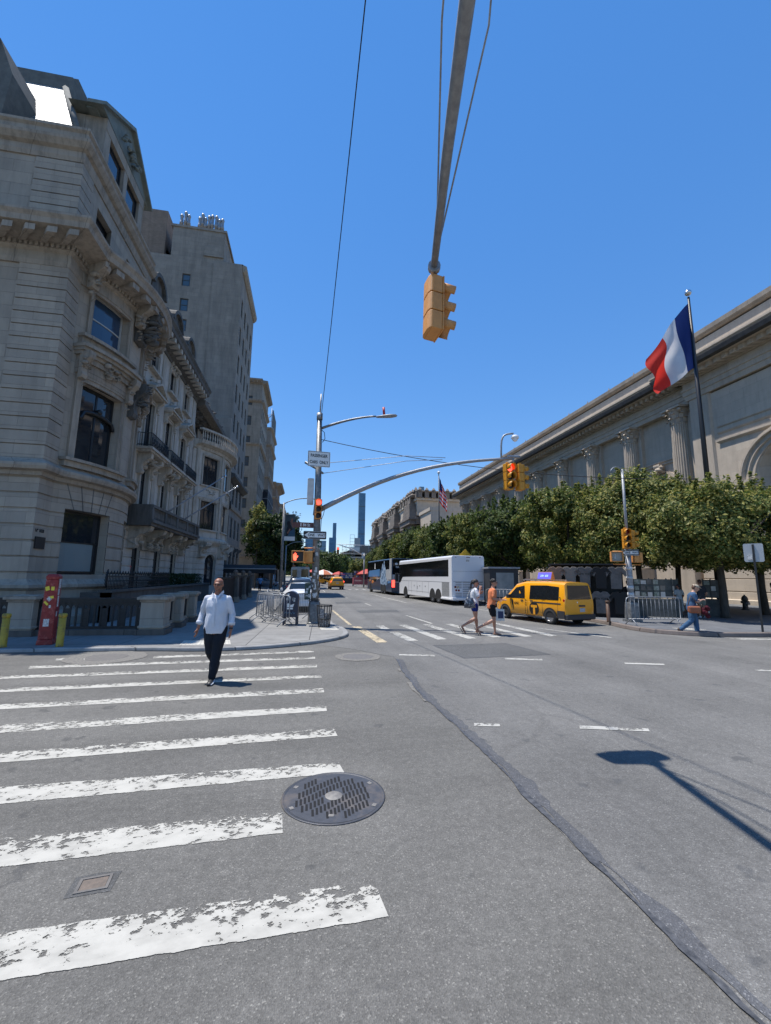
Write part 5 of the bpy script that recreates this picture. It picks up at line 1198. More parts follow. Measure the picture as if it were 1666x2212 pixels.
# flagpoles with flags
def flag(root,cols_,w,h,fn,name='flag',nu=26,nv=16,double=None):
    vs=[]; 
    for j in range(nv+1):
        for i in range(nu+1): vs.append(fn(i/nu,j/nv))
    b=MB(); 
    for j in range(nv):
        for i in range(nu):
            b.f.append((j*(nu+1)+i,j*(nu+1)+i+1,(j+1)*(nu+1)+i+1,(j+1)*(nu+1)+i)); b.m.append(cols_((i+.5)/nu,(j+.5)/nv)); b.sm.append(True)
    b.v=[tuple(v) for v in vs]; return b
def cloth(name,c,c2=None):
    m=leafmat(name,c,.45,.8); 
    for n in m.node_tree.nodes:
        if n.type=='VALTORGB': n.color_ramp.elements[0].color=rgb([x*.93 for x in c]); n.color_ramp.elements[1].color=rgb([min(.9,x*1.05) for x in c])
    return m
M['fb']=cloth('flag_blue',(.02,.04,.16)); M['fw']=cloth('flag_white',(.72,.72,.74)); M['fr']=cloth('flag_red',(.75,.045,.03))
f1=thing('flagpole','tall black flagpole flying a blue white and red tricolour over the trees','flagpole',(25,22.56,0))
q=MB(); q.tube([(0,0,.1),(0,0,12),(0,0,21.0)],[.17,.14,.075],12); q.build('pole',M['black'],f1)
q=MB(); q.lathe([(.04,20.9),(.04,21.1),(.03,21.15)],n=8); q.ball((0,0,21.34),.22,12); q.build('finial',M['steel'],f1)
# u along fly 0..1, v along hoist 0 top..1 bottom ; blown toward -x +y and hanging
rv=Vector((.984,-.177,0)); fv=Vector((.177,.984,0))
def tri(u,v):
    d=-rv
    top=20.6; hoist=4.7
    fly=4.9*u; sag=4.3*u**1.15*(.92+.1*v); x=fly*.62*(1-.42*v*(1-u*.6))
    fold=.30*math.sin(u*7+v*2.2)*(.3+u)+.2*math.sin(v*8-u*5)*u
    return Vector((0,0,top-v*hoist*(1-.30*u)-sag*(1-.25*v)))+d*x+fv*fold+rv*(.12*math.sin(v*9+u*9)*u)
b=flag(f1,lambda u,v:0 if u<.33 else 1 if u<.74 else 2,0,0,tri); b.build('flag',[M['fb'],M['fw'],M['fr']],f1,fixn=False)
f2=thing('flagpole','dark flagpole with a limp stars and stripes flag in front of the museum','flagpole',(22,70,0))
q=MB(); q.tube([(0,0,.1),(0,0,19.8)],[.14,.07],10); q.build('pole',M['black'],f2)
q=MB(); q.ball((0,0,20.0),.26,10); q.build('finial',M['white'],f2)
def limp(u,v):
    return rv*(.12+1.35*u*(.35+.65*math.sin(min(1,v*1.3)*PI*.62)))+fv*(.25*math.sin(u*12+v*3)*(.3+u))+Vector((0,0,19.2-4.6*v-1.6*u))
def usc(u,v): return 0 if (u<.42 and v<.5) else (2 if int(v*13)%2==0 else 1)
b=flag(f2,usc,0,0,limp,nu=20,nv=39); b.build('flag',[M['fb'],M['fw'],M['fr']],f2,fixn=False)
# ================================================================ trees
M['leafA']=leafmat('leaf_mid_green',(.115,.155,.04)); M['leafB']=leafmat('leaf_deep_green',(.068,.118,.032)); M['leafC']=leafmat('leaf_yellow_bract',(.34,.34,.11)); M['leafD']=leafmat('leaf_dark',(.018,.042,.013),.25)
M['bark']=mat('dark_bark',(.045,.038,.030),.9,c2=(.075,.062,.05),ns=9,bump=.01,bs=18,stretch=(1,1,.3))
def crown_sampler(hx,hy,z0,z1,seed,nc=150,cr=.62,boxy=3.2,flat=.0):
    rnd=random.Random(seed); cl=[]
    while len(cl)<nc:
        u=[rnd.uniform(-1,1) for _ in range(3)]; r=(abs(u[0])**boxy+abs(u[1])**boxy+abs(u[2])**boxy)**(1/boxy)
        if r>1 or (r<.62 and rnd.random()<.75): continue
        w=1+.13*noise.noise(Vector((u[0]*1.7+seed,u[1]*1.7,u[2]*1.7)))
        c=Vector((u[0]*hx*w,u[1]*hy*w,(z0+z1)/2+u[2]*(z1-z0)/2*w)); cl.append((c,Vector((u[0],u[1],u[2]*.9)),cr*rnd.uniform(.6,1.25)))
    sh=[]
    for i in range(int(nc*.22)):
        a,b_=rnd.uniform(-.9,.9),rnd.uniform(-.9,.9); zt=(z0+z1)/2+(z1-z0)/2*(1-.25*(a*a+b_*b_)); base=Vector((a*hx,b_*hy,zt-.25*cr)); sh.append((base,base+Vector((rnd.uniform(-.5,.5),rnd.uniform(-.5,.5),rnd.uniform(.7,1.5)))*cr*1.1))
    def s(r):
        if r.random()<.05:
            p,q=sh[int(r.random()*len(sh))]; w=r.random(); return p.lerp(q,w)+Vector((r.gauss(0,1),r.gauss(0,1),r.gauss(0,1)))*cr*.16*(1.1-w),Vector((0,0,1))
        c,o,k=cl[int(r.random()*len(cl))]
        d=Vector((r.gauss(0,1),r.gauss(0,1),r.gauss(0,.75)))
        if d.length<1e-3: d=Vector((0,0,1))
        d=d.normalized()*k*r.random()**.4
        return c+d,(d*.8/k+o*.6)
    return s
def tree(label,x,y,hx,hy,z0,z1,n,seed,mats,size=.12,trunk=.17,group=None,name='street_tree',nc=150,cr=.62,boxy=3.2,cat='tree',zb=.1,up=.35):
    t=thing(name,label,cat,(x,y,zb),0,group)
    leafcloud('crown',mats,t,crown_sampler(hx,hy,z0,z1,seed,nc,cr,boxy),n,size,seed+1,up)
    b=MB(); rnd=random.Random(seed+7); zt=z0+.35
    b.tube([(0,0,-.15),(.02,0,.3),(.05,.03,1.4),(.0,.05,zt)],[trunk*1.35,trunk,trunk*.9,trunk*.85],9)
    for k in range(7):
        a=2*PI*k/7+rnd.uniform(-.3,.3); e=Vector((math.cos(a)*hx*.8,math.sin(a)*hy*.8,zt+(z1-z0)*rnd.uniform(.25,.75)))
        m=Vector((0,.05,zt-.25)).lerp(e,.5)+Vector((0,0,-.12)); b.tube([(0,.05,zt-.25),m,e],[trunk*.55,trunk*.35,.02],6)
    b.tube([(0,.05,zt-.1),(.1,0,z1*.9)],[trunk*.8,.03],7); b.build('trunk',M['bark'],t)
    return t
mixL=[M['leafA'],M['leafB'],M['leafC'],M['leafA'],M['leafC']]
mixF=[M['leafB'],M['leafA'],M['leafD'],M['leafA']]
GT='pleached trees in front of the museum'
T1=tree('nearest boxed museum tree, low pale-green crown on a bare trunk left of the sign post',18.6,16.6,3.0,2.7,2.5,5.9,42000,11,[M['leafA'],M['leafC'],M['leafB'],M['leafC'],M['leafA']],.082,group=GT,nc=170,cr=.55)
T2=tree('tall boxed tree with a yellow-green top behind the right traffic signal pole',18.4,21.3,2.9,2.9,2.6,7.3,46000,23,mixL,.09,group=GT,nc=200)
T3=tree('boxed tree above the yellow taxi van, dark green below',17.6,26.6,3.0,3.0,2.6,7.5,36000,37,[M['leafA'],M['leafB'],M['leafA'],M['leafC']],.105,group=GT,nc=190)
T4=tree('boxed tree rising behind the tail of the white coach',16.6,32.6,3.0,3.2,2.6,7.7,24000,41,mixF,.14,group=GT,nc=170)
k=0
for (x,y,sc,src,lb) in ((22.6,18.0,.97,T1,'second-row museum tree behind the nearest one, crown cut by the right picture edge'),(23.2,23.6,1.0,T2,'second-row museum tree between the tall flagpole and the columns'),(22.4,30,1.0,T3,'second-row museum tree behind the art stalls'),
    (16.2,38.8,1.0,T3,'boxed museum tree above the middle of the white coach'),(16.2,45.4,1.03,T4,'boxed museum tree above the front of the white coach'),(16.2,52,1.05,T3,'boxed museum tree above the rear of the blue double-decker'),(16.2,59,1.08,T4,'boxed museum tree above the front of the blue double-decker'),
    (16.3,67,1.1,T3,'boxed museum tree eighth along the near row'),(16.5,76,1.1,T4,'boxed museum tree ninth along the near row'),(16.8,86,1.08,T3,'boxed museum tree tenth along the near row'),(17,97,1.05,T4,'boxed museum tree last but one, left of the older museum front'),(17.5,109,1.0,T3,'farthest boxed museum tree, lowest in the receding line'),(21.5,40,1.05,T4,'second-row museum tree behind the coach'),(21.5,50,1.08,T3,'second-row museum tree under the stars and stripes'),(21.5,61,1.1,T4,'second-row museum tree left of the stars and stripes')):
    k+=1; dup(src,(x,y,.1),rz=k*PI/2,label=lb,sc=sc)
# dark street trees on the shaded east pavement
GE='shaded street trees on the left pavement'
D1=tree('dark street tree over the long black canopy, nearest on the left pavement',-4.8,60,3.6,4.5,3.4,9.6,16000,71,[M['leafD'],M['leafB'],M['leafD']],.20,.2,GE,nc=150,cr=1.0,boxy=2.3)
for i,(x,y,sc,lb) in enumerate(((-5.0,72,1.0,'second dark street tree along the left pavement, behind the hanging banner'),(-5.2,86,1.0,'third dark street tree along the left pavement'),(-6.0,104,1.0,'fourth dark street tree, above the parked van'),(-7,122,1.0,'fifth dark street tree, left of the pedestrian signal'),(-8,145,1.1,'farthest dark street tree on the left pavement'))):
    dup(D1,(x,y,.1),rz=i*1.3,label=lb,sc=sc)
tree('bright lime-green young tree catching sun beside the apartment front',-6.6,57.5,1.1,1.4,5.0,10.6,6000,91,[M['leafC'],M['leafA']],.17,.1,nc=60,cr=.7,boxy=2)
# park trees at the end of the avenue
GP='park trees closing the avenue'
P1=tree('round park tree on the avenue axis right of the signal pole',8.5,215,9,8,2,12.5,9000,101,[M['leafB'],M['leafA'],M['leafD']],.55,.4,GP,nc=120,cr=2.2,boxy=2.2)
for i,(x,y,sc,lb) in enumerate(((3,240,1.0,'tall park tree behind the pole, left of the avenue axis'),(17,275,1.15,'dark park tree against the south wing'),(6,300,1.25,'highest distant park tree in the gap'),(-8,330,1.2,'distant park tree behind the parked van'),(24,330,1.3,'distant park tree right of the gap'),(-22,380,1.5,'far wooded mass left of the avenue'),(14,420,1.5,'far wooded mass at the vanishing point'),(4,185,.62,'small park tree with clipped crown right of the pole'))):
    dup(P1,(x,y,0),rz=i*1.1,label=lb,sc=sc)
GS='low pleached trees before the south wing'
S1=tree('low clipped tree left end of the row under the south wing',15.5,128,3.2,3.6,2.0,6.0,7000,131,[M['leafA'],M['leafB'],M['leafC']],.28,.16,GS,nc=90,cr=1.0,boxy=3)
for i,(x,y,lb) in enumerate(((18.5,140,'low clipped tree second under the south wing'),(21,128,'low clipped tree behind the far red umbrella'),(24.5,140,'low clipped tree left of the scaffold'),(22,160,'low clipped tree farthest under the south wing'))): dup(S1,(x,y,.1),rz=i*1.7,label=lb)
# ================================================================ street furniture
def signal_head(label,loc,rz,lit=0,mt='sigy',group=None,tilt=None,off=(0,0,0),s=1.0,nred='redlens'):
    """three-section signal, faces local -Y, origin at its top centre"""
    t=thing('traffic_signal',label,'traffic signal',loc,rz,group,s)
    if tilt: t.rotation_euler=tilt
    b=MB()
    for k in range(3):
        z=-.18-.345*k; b.box(-.165,.165,-.09,.09,z-.165,z+.165); b.box(-.18,.18,-.115,-.088,z-.168,z+.168); b.prism([(-.165,.085),(.165,.085),(.14,.115),(.08,.135),(-.08,.135),(-.14,.115)],z-.165,z+.165,0,Matrix(((1,0,0,0),(0,0,1,0),(0,1,0,0),(0,0,0,1))))
    b.box(-.06,.06,-.05,.05,-.02,.06)
    b.build('housing',M[mt],t,bevel=.018)
    for k in range(3):
        z=-.18-.345*k; l=MB(); l.lathe([(1e-4,.012),(.08,.010),(.14,0)],(0,0,0),18,0,Matrix.Translation((0,-.116,z))@Matrix.Rotation(PI/2,4,'X'),cap=False)
        l.build('lens',M[nred] if (k==0 and lit) else M['black'] if k or not lit else M['redoff'],t,fixn=False)
        v=MB(); n=18; vs=[]
        for j,(yy,dr) in enumerate(((-.115,0),(-.36,.006))):
            for i in range(n+1):
                a=R(-35)+R(250)*i/n
                if j==1: yy2=-.36+.05*max(0,(1-math.sin(a)))*.6
                else: yy2=yy
                vs.append((.152*math.cos(a),yy2,z+.152*math.sin(a)))
        v.add(vs,[(i,i+1,n+2+i,n+1+i) for i in range(n)],0,True); o=v.build('visor',M[mt],t,fixn=False); m=o.modifiers.new('s','SOLIDIFY'); m.thickness=.008
        w=MB(); w.add([(p[0]*.955,p[1]+.003,(p[2]-z)*.955+z) for p in vs],[(i,n+1+i,n+2+i,i+1) for i in range(n)],0,True); w.build('visor_lining',M['black'],o,fixn=False)
    return t
def walk_head(label,loc,rz,hand=False,man=False,group=None,mt='sigo'):
    t=thing('pedestrian_signal',label,'pedestrian signal',loc,rz,group)
    b=MB(); b.box(-.215,.215,-.08,.13,-.20,.20); b.box(-.225,-.19,-.20,-.08,-.205,.205); b.box(.19,.225,-.20,-.08,-.205,.205); b.box(-.19,.19,-.20,-.08,.175,.205); b.box(-.19,.19,-.20,-.08,-.205,-.175); b.build('housing',M[mt],t,bevel=.008)
    b=MB(); b.box(-.188,.188,-.10,-.081,-.173,.173); b.build('screen',M['black'] if hand or not man else mat('pale_lens',(.30,.30,.27),.4),t)
    if hand:
        h=MB(); c=(-.085,0)
        o=[(-.055,-.14),(.03,-.14),(.045,-.06),(.085,-.01),(.095,.03),(.07,.03),(.045,-.005),(.04,.03),(.038,.10),(.018,.105),(.014,.03),(.008,.035),(.004,.135),(-.016,.135),(-.018,.035),(-.024,.035),(-.03,.12),(-.05,.118),(-.05,.03),(-.056,.03),(-.064,.085),(-.082,.08),(-.078,-.02),(-.075,-.07)]
        h.prism([(x+c[0],z) for x,z in o],-.108,-.101); h.build('hand_symbol',mat('lit_red_hand',(.5,.05,.03),.4,emit=(1,.10,.05),es=2.0),t)
    if man:
        h=MB(); h.tube([(-.06,-.105,.05),(-.07,-.105,-.02),(-.10,-.105,-.09)],.012,4); h.tube([(-.07,-.105,-.02),(-.045,-.105,-.09)],.012,4); h.ball((-.055,-.105,.08),.018,6); h.build('walking_symbol',M['white'],t)
    return t
def plate(b,w,h,r=.03,th=.004,mi=0,M4=None,y=0):
    o=[]
    for cx,cz,a0 in ((w/2-r,h/2-r,0),(-w/2+r,h/2-r,PI/2),(-w/2+r,-h/2+r,PI),(w/2-r,-h/2+r,3*PI/2)):
        for k in range(4): a=a0+PI/2*k/3; o.append((cx+r*math.cos(a),cz+r*math.sin(a)))
    b.prism(o,y-th,y+th,mi,M4)
def sign(name,label,cat,loc,rz,w,h,face,edge=None,texts=(),group=None,extra=None,back='galv'):
    """flat sign facing local -Y; texts: (string,size,x,z,sx,mat)"""
    t=thing(name,label,cat,loc,rz,group)
    b=MB(); plate(b,w,h,.035); b.build('panel',M[back] if face is None else (face if not isinstance(face,str) else M[face]),t)
    if edge:
        b=MB(); e=MB(); 
        for a in ((-w/2+.015,w/2-.015,h/2-.03,h/2-.015),(-w/2+.015,w/2-.015,-h/2+.015,-h/2+.03)): b.box(a[0],a[1],-.0065,-.0045,a[2],a[3])
        for a in (-w/2+.015,w/2-.03): b.box(a,a+.015,-.0065,-.0045,-h/2+.03,h/2-.03)
        b.build('border',M[edge],t)
    if extra: extra(t)
    for i,(s,sz,x,z,sx,m) in enumerate(texts):
        b=MB(); text(b,s,sz,face_cam(x,-.0075,z),sx=sx,bold=sz*.022,ext=.0015); b.build('lettering',M[m],t,fixn=False)
    return t
M['signblack']=mat('sign_black',(.012,.012,.013),.4); M['signwhite']=mat('sign_white',(.70,.70,.68),.4); M['signmaroon']=mat('sign_brown',(.10,.028,.022),.4); M['sticker']=mat('faded_sticker',(.55,.55,.53),.6,c2=(.12,.12,.13),ns=26,mix=(.45,.55)); M['stickerd']=mat('dark_sticker',(.10,.10,.11),.6,c2=(.45,.44,.42),ns=30,mix=(.5,.6))
M['stky']=mat('yellow_sticker',(.72,.60,.05),.5); M['stkw']=mat('white_sticker',(.62,.62,.60),.5,c2=(.2,.2,.2),ns=40,mix=(.5,.6))
# --- corner signal pole with mast arm
sp=thing('signal_pole','grey sticker-covered signal pole with long mast arm and street lamp at the near left corner','signal pole',(.30,16.0,.09))
b=MB(); b.lathe([(.26,0),(.26,.05),(.23,.08),(.215,.7),(.19,.78),(.14,.82)],n=8,smooth=False); b.build('base_box',M['pole'],sp)
b=MB(); b.tube([(0,0,.75),(-.02,0,4),(-.06,0,7.75)],[.135,.125,.095],12); b.build('shaft',M['pole'],sp)
b=MB(); b.tube([(-.06,0,7.7),(-.06,0,7.95)],.12,10); b.tube([(-.05,0,7.9),(-.03,0,9.75-1.0)],.032,6); b.build('top_mast',M['galv'],sp)
def bez(p0,p1,p2,p3,n=14): 
    p=[Vector(q) for q in (p0,p1,p2,p3)]; return [((1-t)**3*p[0]+3*(1-t)**2*t*p[1]+3*(1-t)*t*t*p[2]+t**3*p[3]) for t in [i/n for i in range(n+1)]]
arm=bez((.05,-.05,4.15),(2.1,-.5,5.3),(3.9,-1.1,6.0),(7.0,-1.95,6.05))
b=MB(); b.tube(arm,[.095-.045*i/14 for i in range(15)],10); b.tube([(-.03,0,3.95),(.0,0,4.35)],.16,10); b.build('mast_arm',M['galv'],sp)
b=MB(); b.tube([(0,.0,5.55),(3.2,-.85,6.02),(4.5,-1.2,6.06)],.012,5); b.tube([(0,.0,5.95),(3.2,-.85,6.22),(4.6,-1.25,6.12)],.012,5); b.build('tie_rods',M['galv'],sp)
b=MB(); b.tube([(-.55,0,5.98),(-.05,0,5.72),(.15,-.05,5.56)],[.05,.045,.04],7); b.build('bracket_arm',M['pole'],sp)
lampm=bez((.0,0,7.35),(.8,-.3,7.62),(1.5,-.6,7.72),(2.0,-.9,7.66))
b=MB(); b.tube(lampm,[.055-.02*i/14 for i in range(15)],8); b.build('lamp_arm',M['pole'],sp)
b=MB(); b.lathe([(1e-4,-.42),(.06,-.38),(.10,-.1),(.12,.15),(.09,.36),(1e-4,.42)],(0,0,0),10,0,Matrix.Translation((2.38,-1.07,7.63))@Matrix.Rotation(R(-23),4,'Z')@Matrix.Rotation(PI/2,4,'Y')@Matrix.Diagonal((.5,1.1,1,1))); b.build('lamp_head',M['galv'],sp)
b=MB(); b.cyl((2.30,-1.04,7.66),(2.27,-1.04,7.98),.045,8); b.build('photocell',M['red'],sp)
b=MB(); b.box(-.12,.12,-.10,.10,0,1.0); b.build('control_cabinet',M['offwhite'],sp,loc=(-.30,0,4.35),bevel=.03)
b=MB(); b.box(-.11,.10,-.09,.09,0,.60); o=b.build('sticker_cabinet',mat('green_cabinet',(.03,.055,.045),.6),sp,loc=(-.26,.0,.86),bevel=.02)
rs=random.Random(4)
b=MB(); 
for i in range(9): x=rs.uniform(-.1,.05); z=rs.uniform(.04,.5); b.box(x,x+rs.uniform(.04,.09),-.094,-.0905,z,z+rs.uniform(.04,.09))
b.build('sticker',M['stkw'],o)
b=MB()
for i in range(26):
    z=rs.uniform(.9,2.9); a=rs.uniform(-2.6,-.5); w_=rs.uniform(.25,.8); h_=rs.uniform(.05,.2); r_=.1395-.004*z; n=5
    vs=[(r_*math.cos(a+w_*k/n)-.005*z,r_*math.sin(a+w_*k/n),zz) for zz in (z,z+h_) for k in range(n+1)]
    b.add(vs,[(k,k+1,n+2+k,n+1+k) for k in range(n)])
b.build('wrapped_stickers',M['stkw'],sp,fixn=False)
b=MB(); b.tube([(-.02+.26*math.cos(a)*(.7+.1*math.sin(3*a)),.24*math.sin(a)*.8,.83+.03*math.sin(2*a)) for a in [2*PI*k/20 for k in range(21)]],.014,5)
b.tube([(.12,-.1,3.3),(.14,-.08,3.8),(.20,-.12,3.95),(.24,-.15,4.15),(.15,-.1,4.3)],.012,5); b.tube([(.13,0,.9),(.10,-.02,2.4),(.08,-.02,5),(.03,-.02,7.2)],.014,5); b.tube([(.02,0,7.3),(.14,0,7.2),(.17,0,6.95),(.08,0,6.8)],.014,5); b.build('loose_cable',M['rubber'],sp)
b=MB(); b.tube(bez((6.55,-1.83,6.05),(6.55,-1.83,6.9),(6.55,-1.85,7.0),(7.0,-1.95,7.0),8),.035,7); b.build('camera_bracket',M['galv'],sp)
b=MB(); b.lathe([(.06,.12),(.13,.08),(.14,0),(.12,-.02)],(7.05,-1.96,6.82),12); b.lathe([(.10,0),(.09,-.06),(.04,-.10),(1e-4,-.11)],(7.05,-1.96,6.80),12); b.build('dome_camera',M['white'],sp)
b=MB(); b.tube([(6.75,-1.9,6.12),(7.2,-2.0,6.10)],.06,8); b.cyl((6.95,-1.95,6.08),(6.95,-1.95,5.86),.035,8); b.build('signal_hanger',M['galv'],sp)
signal_head('yellow signal with red lit at the end of the long mast arm, facing the camera',(7.02,14.05,5.92),R(18),1,s=.93)
signal_head('yellow signal turned side-on beside the red-lit one on the mast arm',(7.44,13.98,5.90),R(100),0,s=.93)
signal_head('orange signal with red lamp lit, strapped to the corner pole',(.30,15.78,4.62),R(6),1,mt='sigo',s=.72)
walk_head('orange pedestrian signal showing a red hand left of the corner pole',(-.36,15.72,2.48),R(2),hand=True)
w=walk_head('orange pedestrian signal seen from behind, touching the corner pole',(.02,15.90,2.48),R(75))
b=MB(); b.tube([(-.45,.0,2.72),(.0,0,2.74)],.025,6); b.tube([(-.45,0,2.18),(.0,0,2.17)],.025,6); b.build('signal_brackets',M['sigo'],sp)
sign('road_sign','white sign reading passenger cars only, high on the corner pole','road sign',(.27,15.82,6.17),R(5),.84,.60,'signwhite','signblack',(('PASSENGER',.165,0,.12,.74,'signblack'),('CARS  ONLY',.165,0,-.13,.74,'signblack')))
def arrow(w,h):
    def f(t):
        b=MB(); y0,y1=-.0085,-.0045
        b.prism([(-w*.46,0),(-w*.25,h*.40),(-w*.25,h*.27),(w*.45,h*.27),(w*.45,-h*.27),(-w*.25,-h*.27),(-w*.25,-h*.40)],y0,y1); b.build('white_arrow',M['signwhite'],t)
    return f
def oneway(label,loc,rz,w,h):
    t=sign('road_sign',label,'road sign',loc,rz,w,h,'signblack',None,(),None,arrow(w,h))
    b=MB(); text(b,'ONE',h*.46,face_cam(-w*.16,-.010,0),sx=.85,bold=.003,ext=.0015); text(b,'WAY',h*.46,face_cam(w*.28,-.010,0),sx=.85,bold=.003,ext=.0015); b.build('lettering',M['signblack'],t,fixn=False)
    e=MB(); 
    for a in ((-w/2+.008,w/2-.008,h/2-.016,h/2-.008),(-w/2+.008,w/2-.008,-h/2+.008,-h/2+.016)): e.box(a[0],a[1],-.0065,-.0045,a[2],a[3])
    e.build('border',M['signwhite'],t)
oneway('black and white one-way sign pointing left on the corner pole',(.22,15.72,3.27),R(3),.83,.30)
oneway('smaller one-way sign pointing left on the right-hand signal pole',(12.82,15.22,2.88),R(-38),.62,.24)
sign('street_name_sign','brown street-name sign reading E 84 St, left of the corner pole','street sign',(-.20,15.98,3.66),R(3),.78,.20,'signmaroon',None,(('E 84 St',.15,.05,0,.85,'signwhite'),))
sign('road_sign','small dark-green sign with a right-pointing arrow under the big one-way sign','road sign',(.40,15.80,2.95),R(-35),.18,.25,mat('sign_green',(.02,.07,.05),.4),None,(('→',.2,0,0,1,'signwhite'),))
# --- overhead arm and signal above the camera
oh=thing('overhead_mast_arm','thick grey mast arm with two thin stay wires crossing the top of the sky','mast arm',(-.2,-4.2,0))
def rl(p): return Vector(p)-Vector((-.2,-4.2,0))
b=MB(); b.tube([rl(p) for p in ((1.55,5.10,5.98),(1.22,3.52,6.02),(.99,2.36,6.0),(.5,-.3,5.8),(-.2,-4.2,4.9))],[.046,.055,.062,.078,.11],12); b.build('arm_tube',M['galv'],oh)
b=MB(); b.tube([rl((1.5,4.8,6.05)),rl((1.07,3.2,7.1)),rl((-.2,-4.2,11.4))],.011,5); b.tube([rl((1.53,4.9,6.05)),rl((1.60,3.3,7.35)),rl((-.2,-4.2,13.6))],.011,5); b.build('stay_wires',M['galv'],oh)
b=MB(); b.tube([(0,0,0),(0,0,9)],[.16,.10],12); b.build('shaft',M['pole'],oh)
b=MB(); b.tube([rl((1.56,5.12,5.98)),rl((1.57,5.14,5.84))],.05,8); b.tube([rl((1.53,5.0,5.98)),rl((1.55,5.08,5.98))],.085,10); b.build('clamp',M['galv'],oh)
signal_head('big orange-yellow signal hanging overhead in the sky, seen side-on from below',(1.57,5.16,5.86),0,0,mt='sigo',tilt=(R(4),R(6),R(98)),s=.84)
# spans of cable
def cable(label,pts,r=.011):
    t=thing('overhead_cable',label,'cable',pts[0]); A=Vector(pts[0]); b=MB(); b.tube([Vector(p)-A for p in pts],r,5); b.build('wire',M['rubber'],t); return t
def sag(a,c,s,n=16): return [tuple(Vector(a).lerp(Vector(c),i/n)-Vector((0,0,s*4*(i/n)*(1-i/n)))) for i in range(n+1)]
cable('dark cable climbing from the corner pole over the top of the picture',sag((.27,15.95,7.45),(.9,-9,15.2),.25))
cable('dark sagging cable running right from the corner pole to the museum trees',sag((.35,15.95,6.98),(14.2,13.2,5.55),.45),.014)
# --- right-hand signal pole
rp=thing('signal_pole','slim grey signal pole with paper notices beside the metal barrier on the right','signal pole',(12.85,15.4,.14))
b=MB(); b.box(-.26,.26,-.24,.24,0,.10); b.lathe([(.30,0),(.28,.1),(.24,.72),(.22,.76)],n=4,smooth=False,M=Matrix.Rotation(PI/4,4,'Z')); b.build('base_box',M['pole'],rp)
b=MB(); b.tube([(0,0,.7),(0,0,2.9)],[.12,.11],12); b.tube([(0.02,0,2.8),(.02,0,6.25)],[.06,.05],8); b.tube(bez((.02,0,6.2),(-.1,0,6.4),(-.45,0,6.4),(-.55,0,6.1),6),.02,5); b.build('shaft',M['galv'],rp)
for z,h in ((1.28,.14),(.98,.17),(1.7,.08),(2.05,.12)): b=MB(); b.tube([(0,0,z),(0,0,z+h)],.128,12); b.build('paper_notice',M['stkw'],rp)
b=MB(); b.tube([(-.62,.1,2.80),(.5,-.05,2.80)],.022,6); b.tube([(-.62,.1,2.28),(.5,-.05,2.26)],.022,6); b.build('signal_brackets',M['sigo'],rp)
signal_head('yellow signal with dull red lens on the right-hand pole',(12.72,15.3,3.86),R(-10),1,s=.78,nred='redoff')
signal_head('yellow signal facing away right, sharing the right-hand pole',(13.05,15.35,3.80),R(70),0,s=.70)
walk_head('orange pedestrian signal with pale screen left of the right-hand pole',(12.35,15.45,2.72),R(-28),man=True)
walk_head('orange pedestrian signal half hidden behind the right-hand pole',(13.2,15.45,2.70),R(80))
# --- sign post seen from behind, right edge
t=thing('sign_post','bare back of a rounded road sign on a dark post near the right edge','sign post',(14.9,12.05,.14),R(-52))
b=MB(); b.box(-.03,.03,-.02,.02,0,2.9); b.build('post',M['dark'],t)
b=MB(); plate(b,.52,.62,.05,y=.03,M4=Matrix.Translation((0,0,2.62))); b.build('sign_back',mat('aluminium_sheet',(.42,.43,.44),.45,.5),t)
b=MB(); b.box(-.16,-.03,.015,.024,2.40,2.56) if False else b.box(-.17,-.04,-.006,.024,2.38,2.54); b.build('sticker',M['stkw'],t)
t=thing('road_sign','yellow diamond warning sign peeking over the coach roof','road sign',(11.65,30.6,.14)); b=MB(); b.prism([(0,-.55),(.55,0),(0,.55),(-.55,0)],-.01,.01,0,Matrix.Translation((0,0,3.25))); b.build('diamond_panel',mat('warning_yellow',(.55,.33,.02),.5),t); b=MB(); b.box(-.03,.03,.01,.05,0,3.4); b.build('post',M['dark'],t)
t=sign('edge_sign','pale sign edge cut off by the left border of the picture','sign',(-9.95,11.7,2.55),R(30),.8,.75,'signwhite','signblack'); b=MB(); b.cyl((0,.03,-2.45),(0,.03,.35),.03,6); b.build('post',M['galv'],t)
# --- red alarm pillar, bollards
t=thing('alarm_pillar','tall tapered red fire-alarm pillar covered in stickers between two yellow bollards','alarm box',(-6.15,11.95,.09),R(12),None,(.82,.82,1.0))
def frus(b,w0,w1,z0,z1,mi=0): b.hexa([(-w0,-w0,z0),(w0,-w0,z0),(w0,w0,z0),(-w0,w0,z0),(-w1,-w1,z1),(w1,-w1,z1),(w1,w1,z1),(-w1,w1,z1)],mi)
M['redpil']=mat('chipped_red_paint',(.27,.022,.018),.55,c2=(.20,.016,.014),ns=7,c3=(.42,.10,.08),ns3=9,bump=.002,bs=30)
b=MB(); frus(b,.20,.19,0,.12); frus(b,.18,.155,.12,1.55); b.build('shaft',M['redpil'],t,bevel=.02)
b=MB(); frus(b,.165,.165,1.55,1.62); b.hexa([(-.165,-.165,1.62),(.165,-.165,1.62),(.165,.165,1.62),(-.165,.165,1.62),(-.12,-.13,1.68),(.12,-.13,1.68),(.12,.13,1.68),(-.12,.13,1.68)]); b.build('cap',M['redpil'],t,bevel=.02)
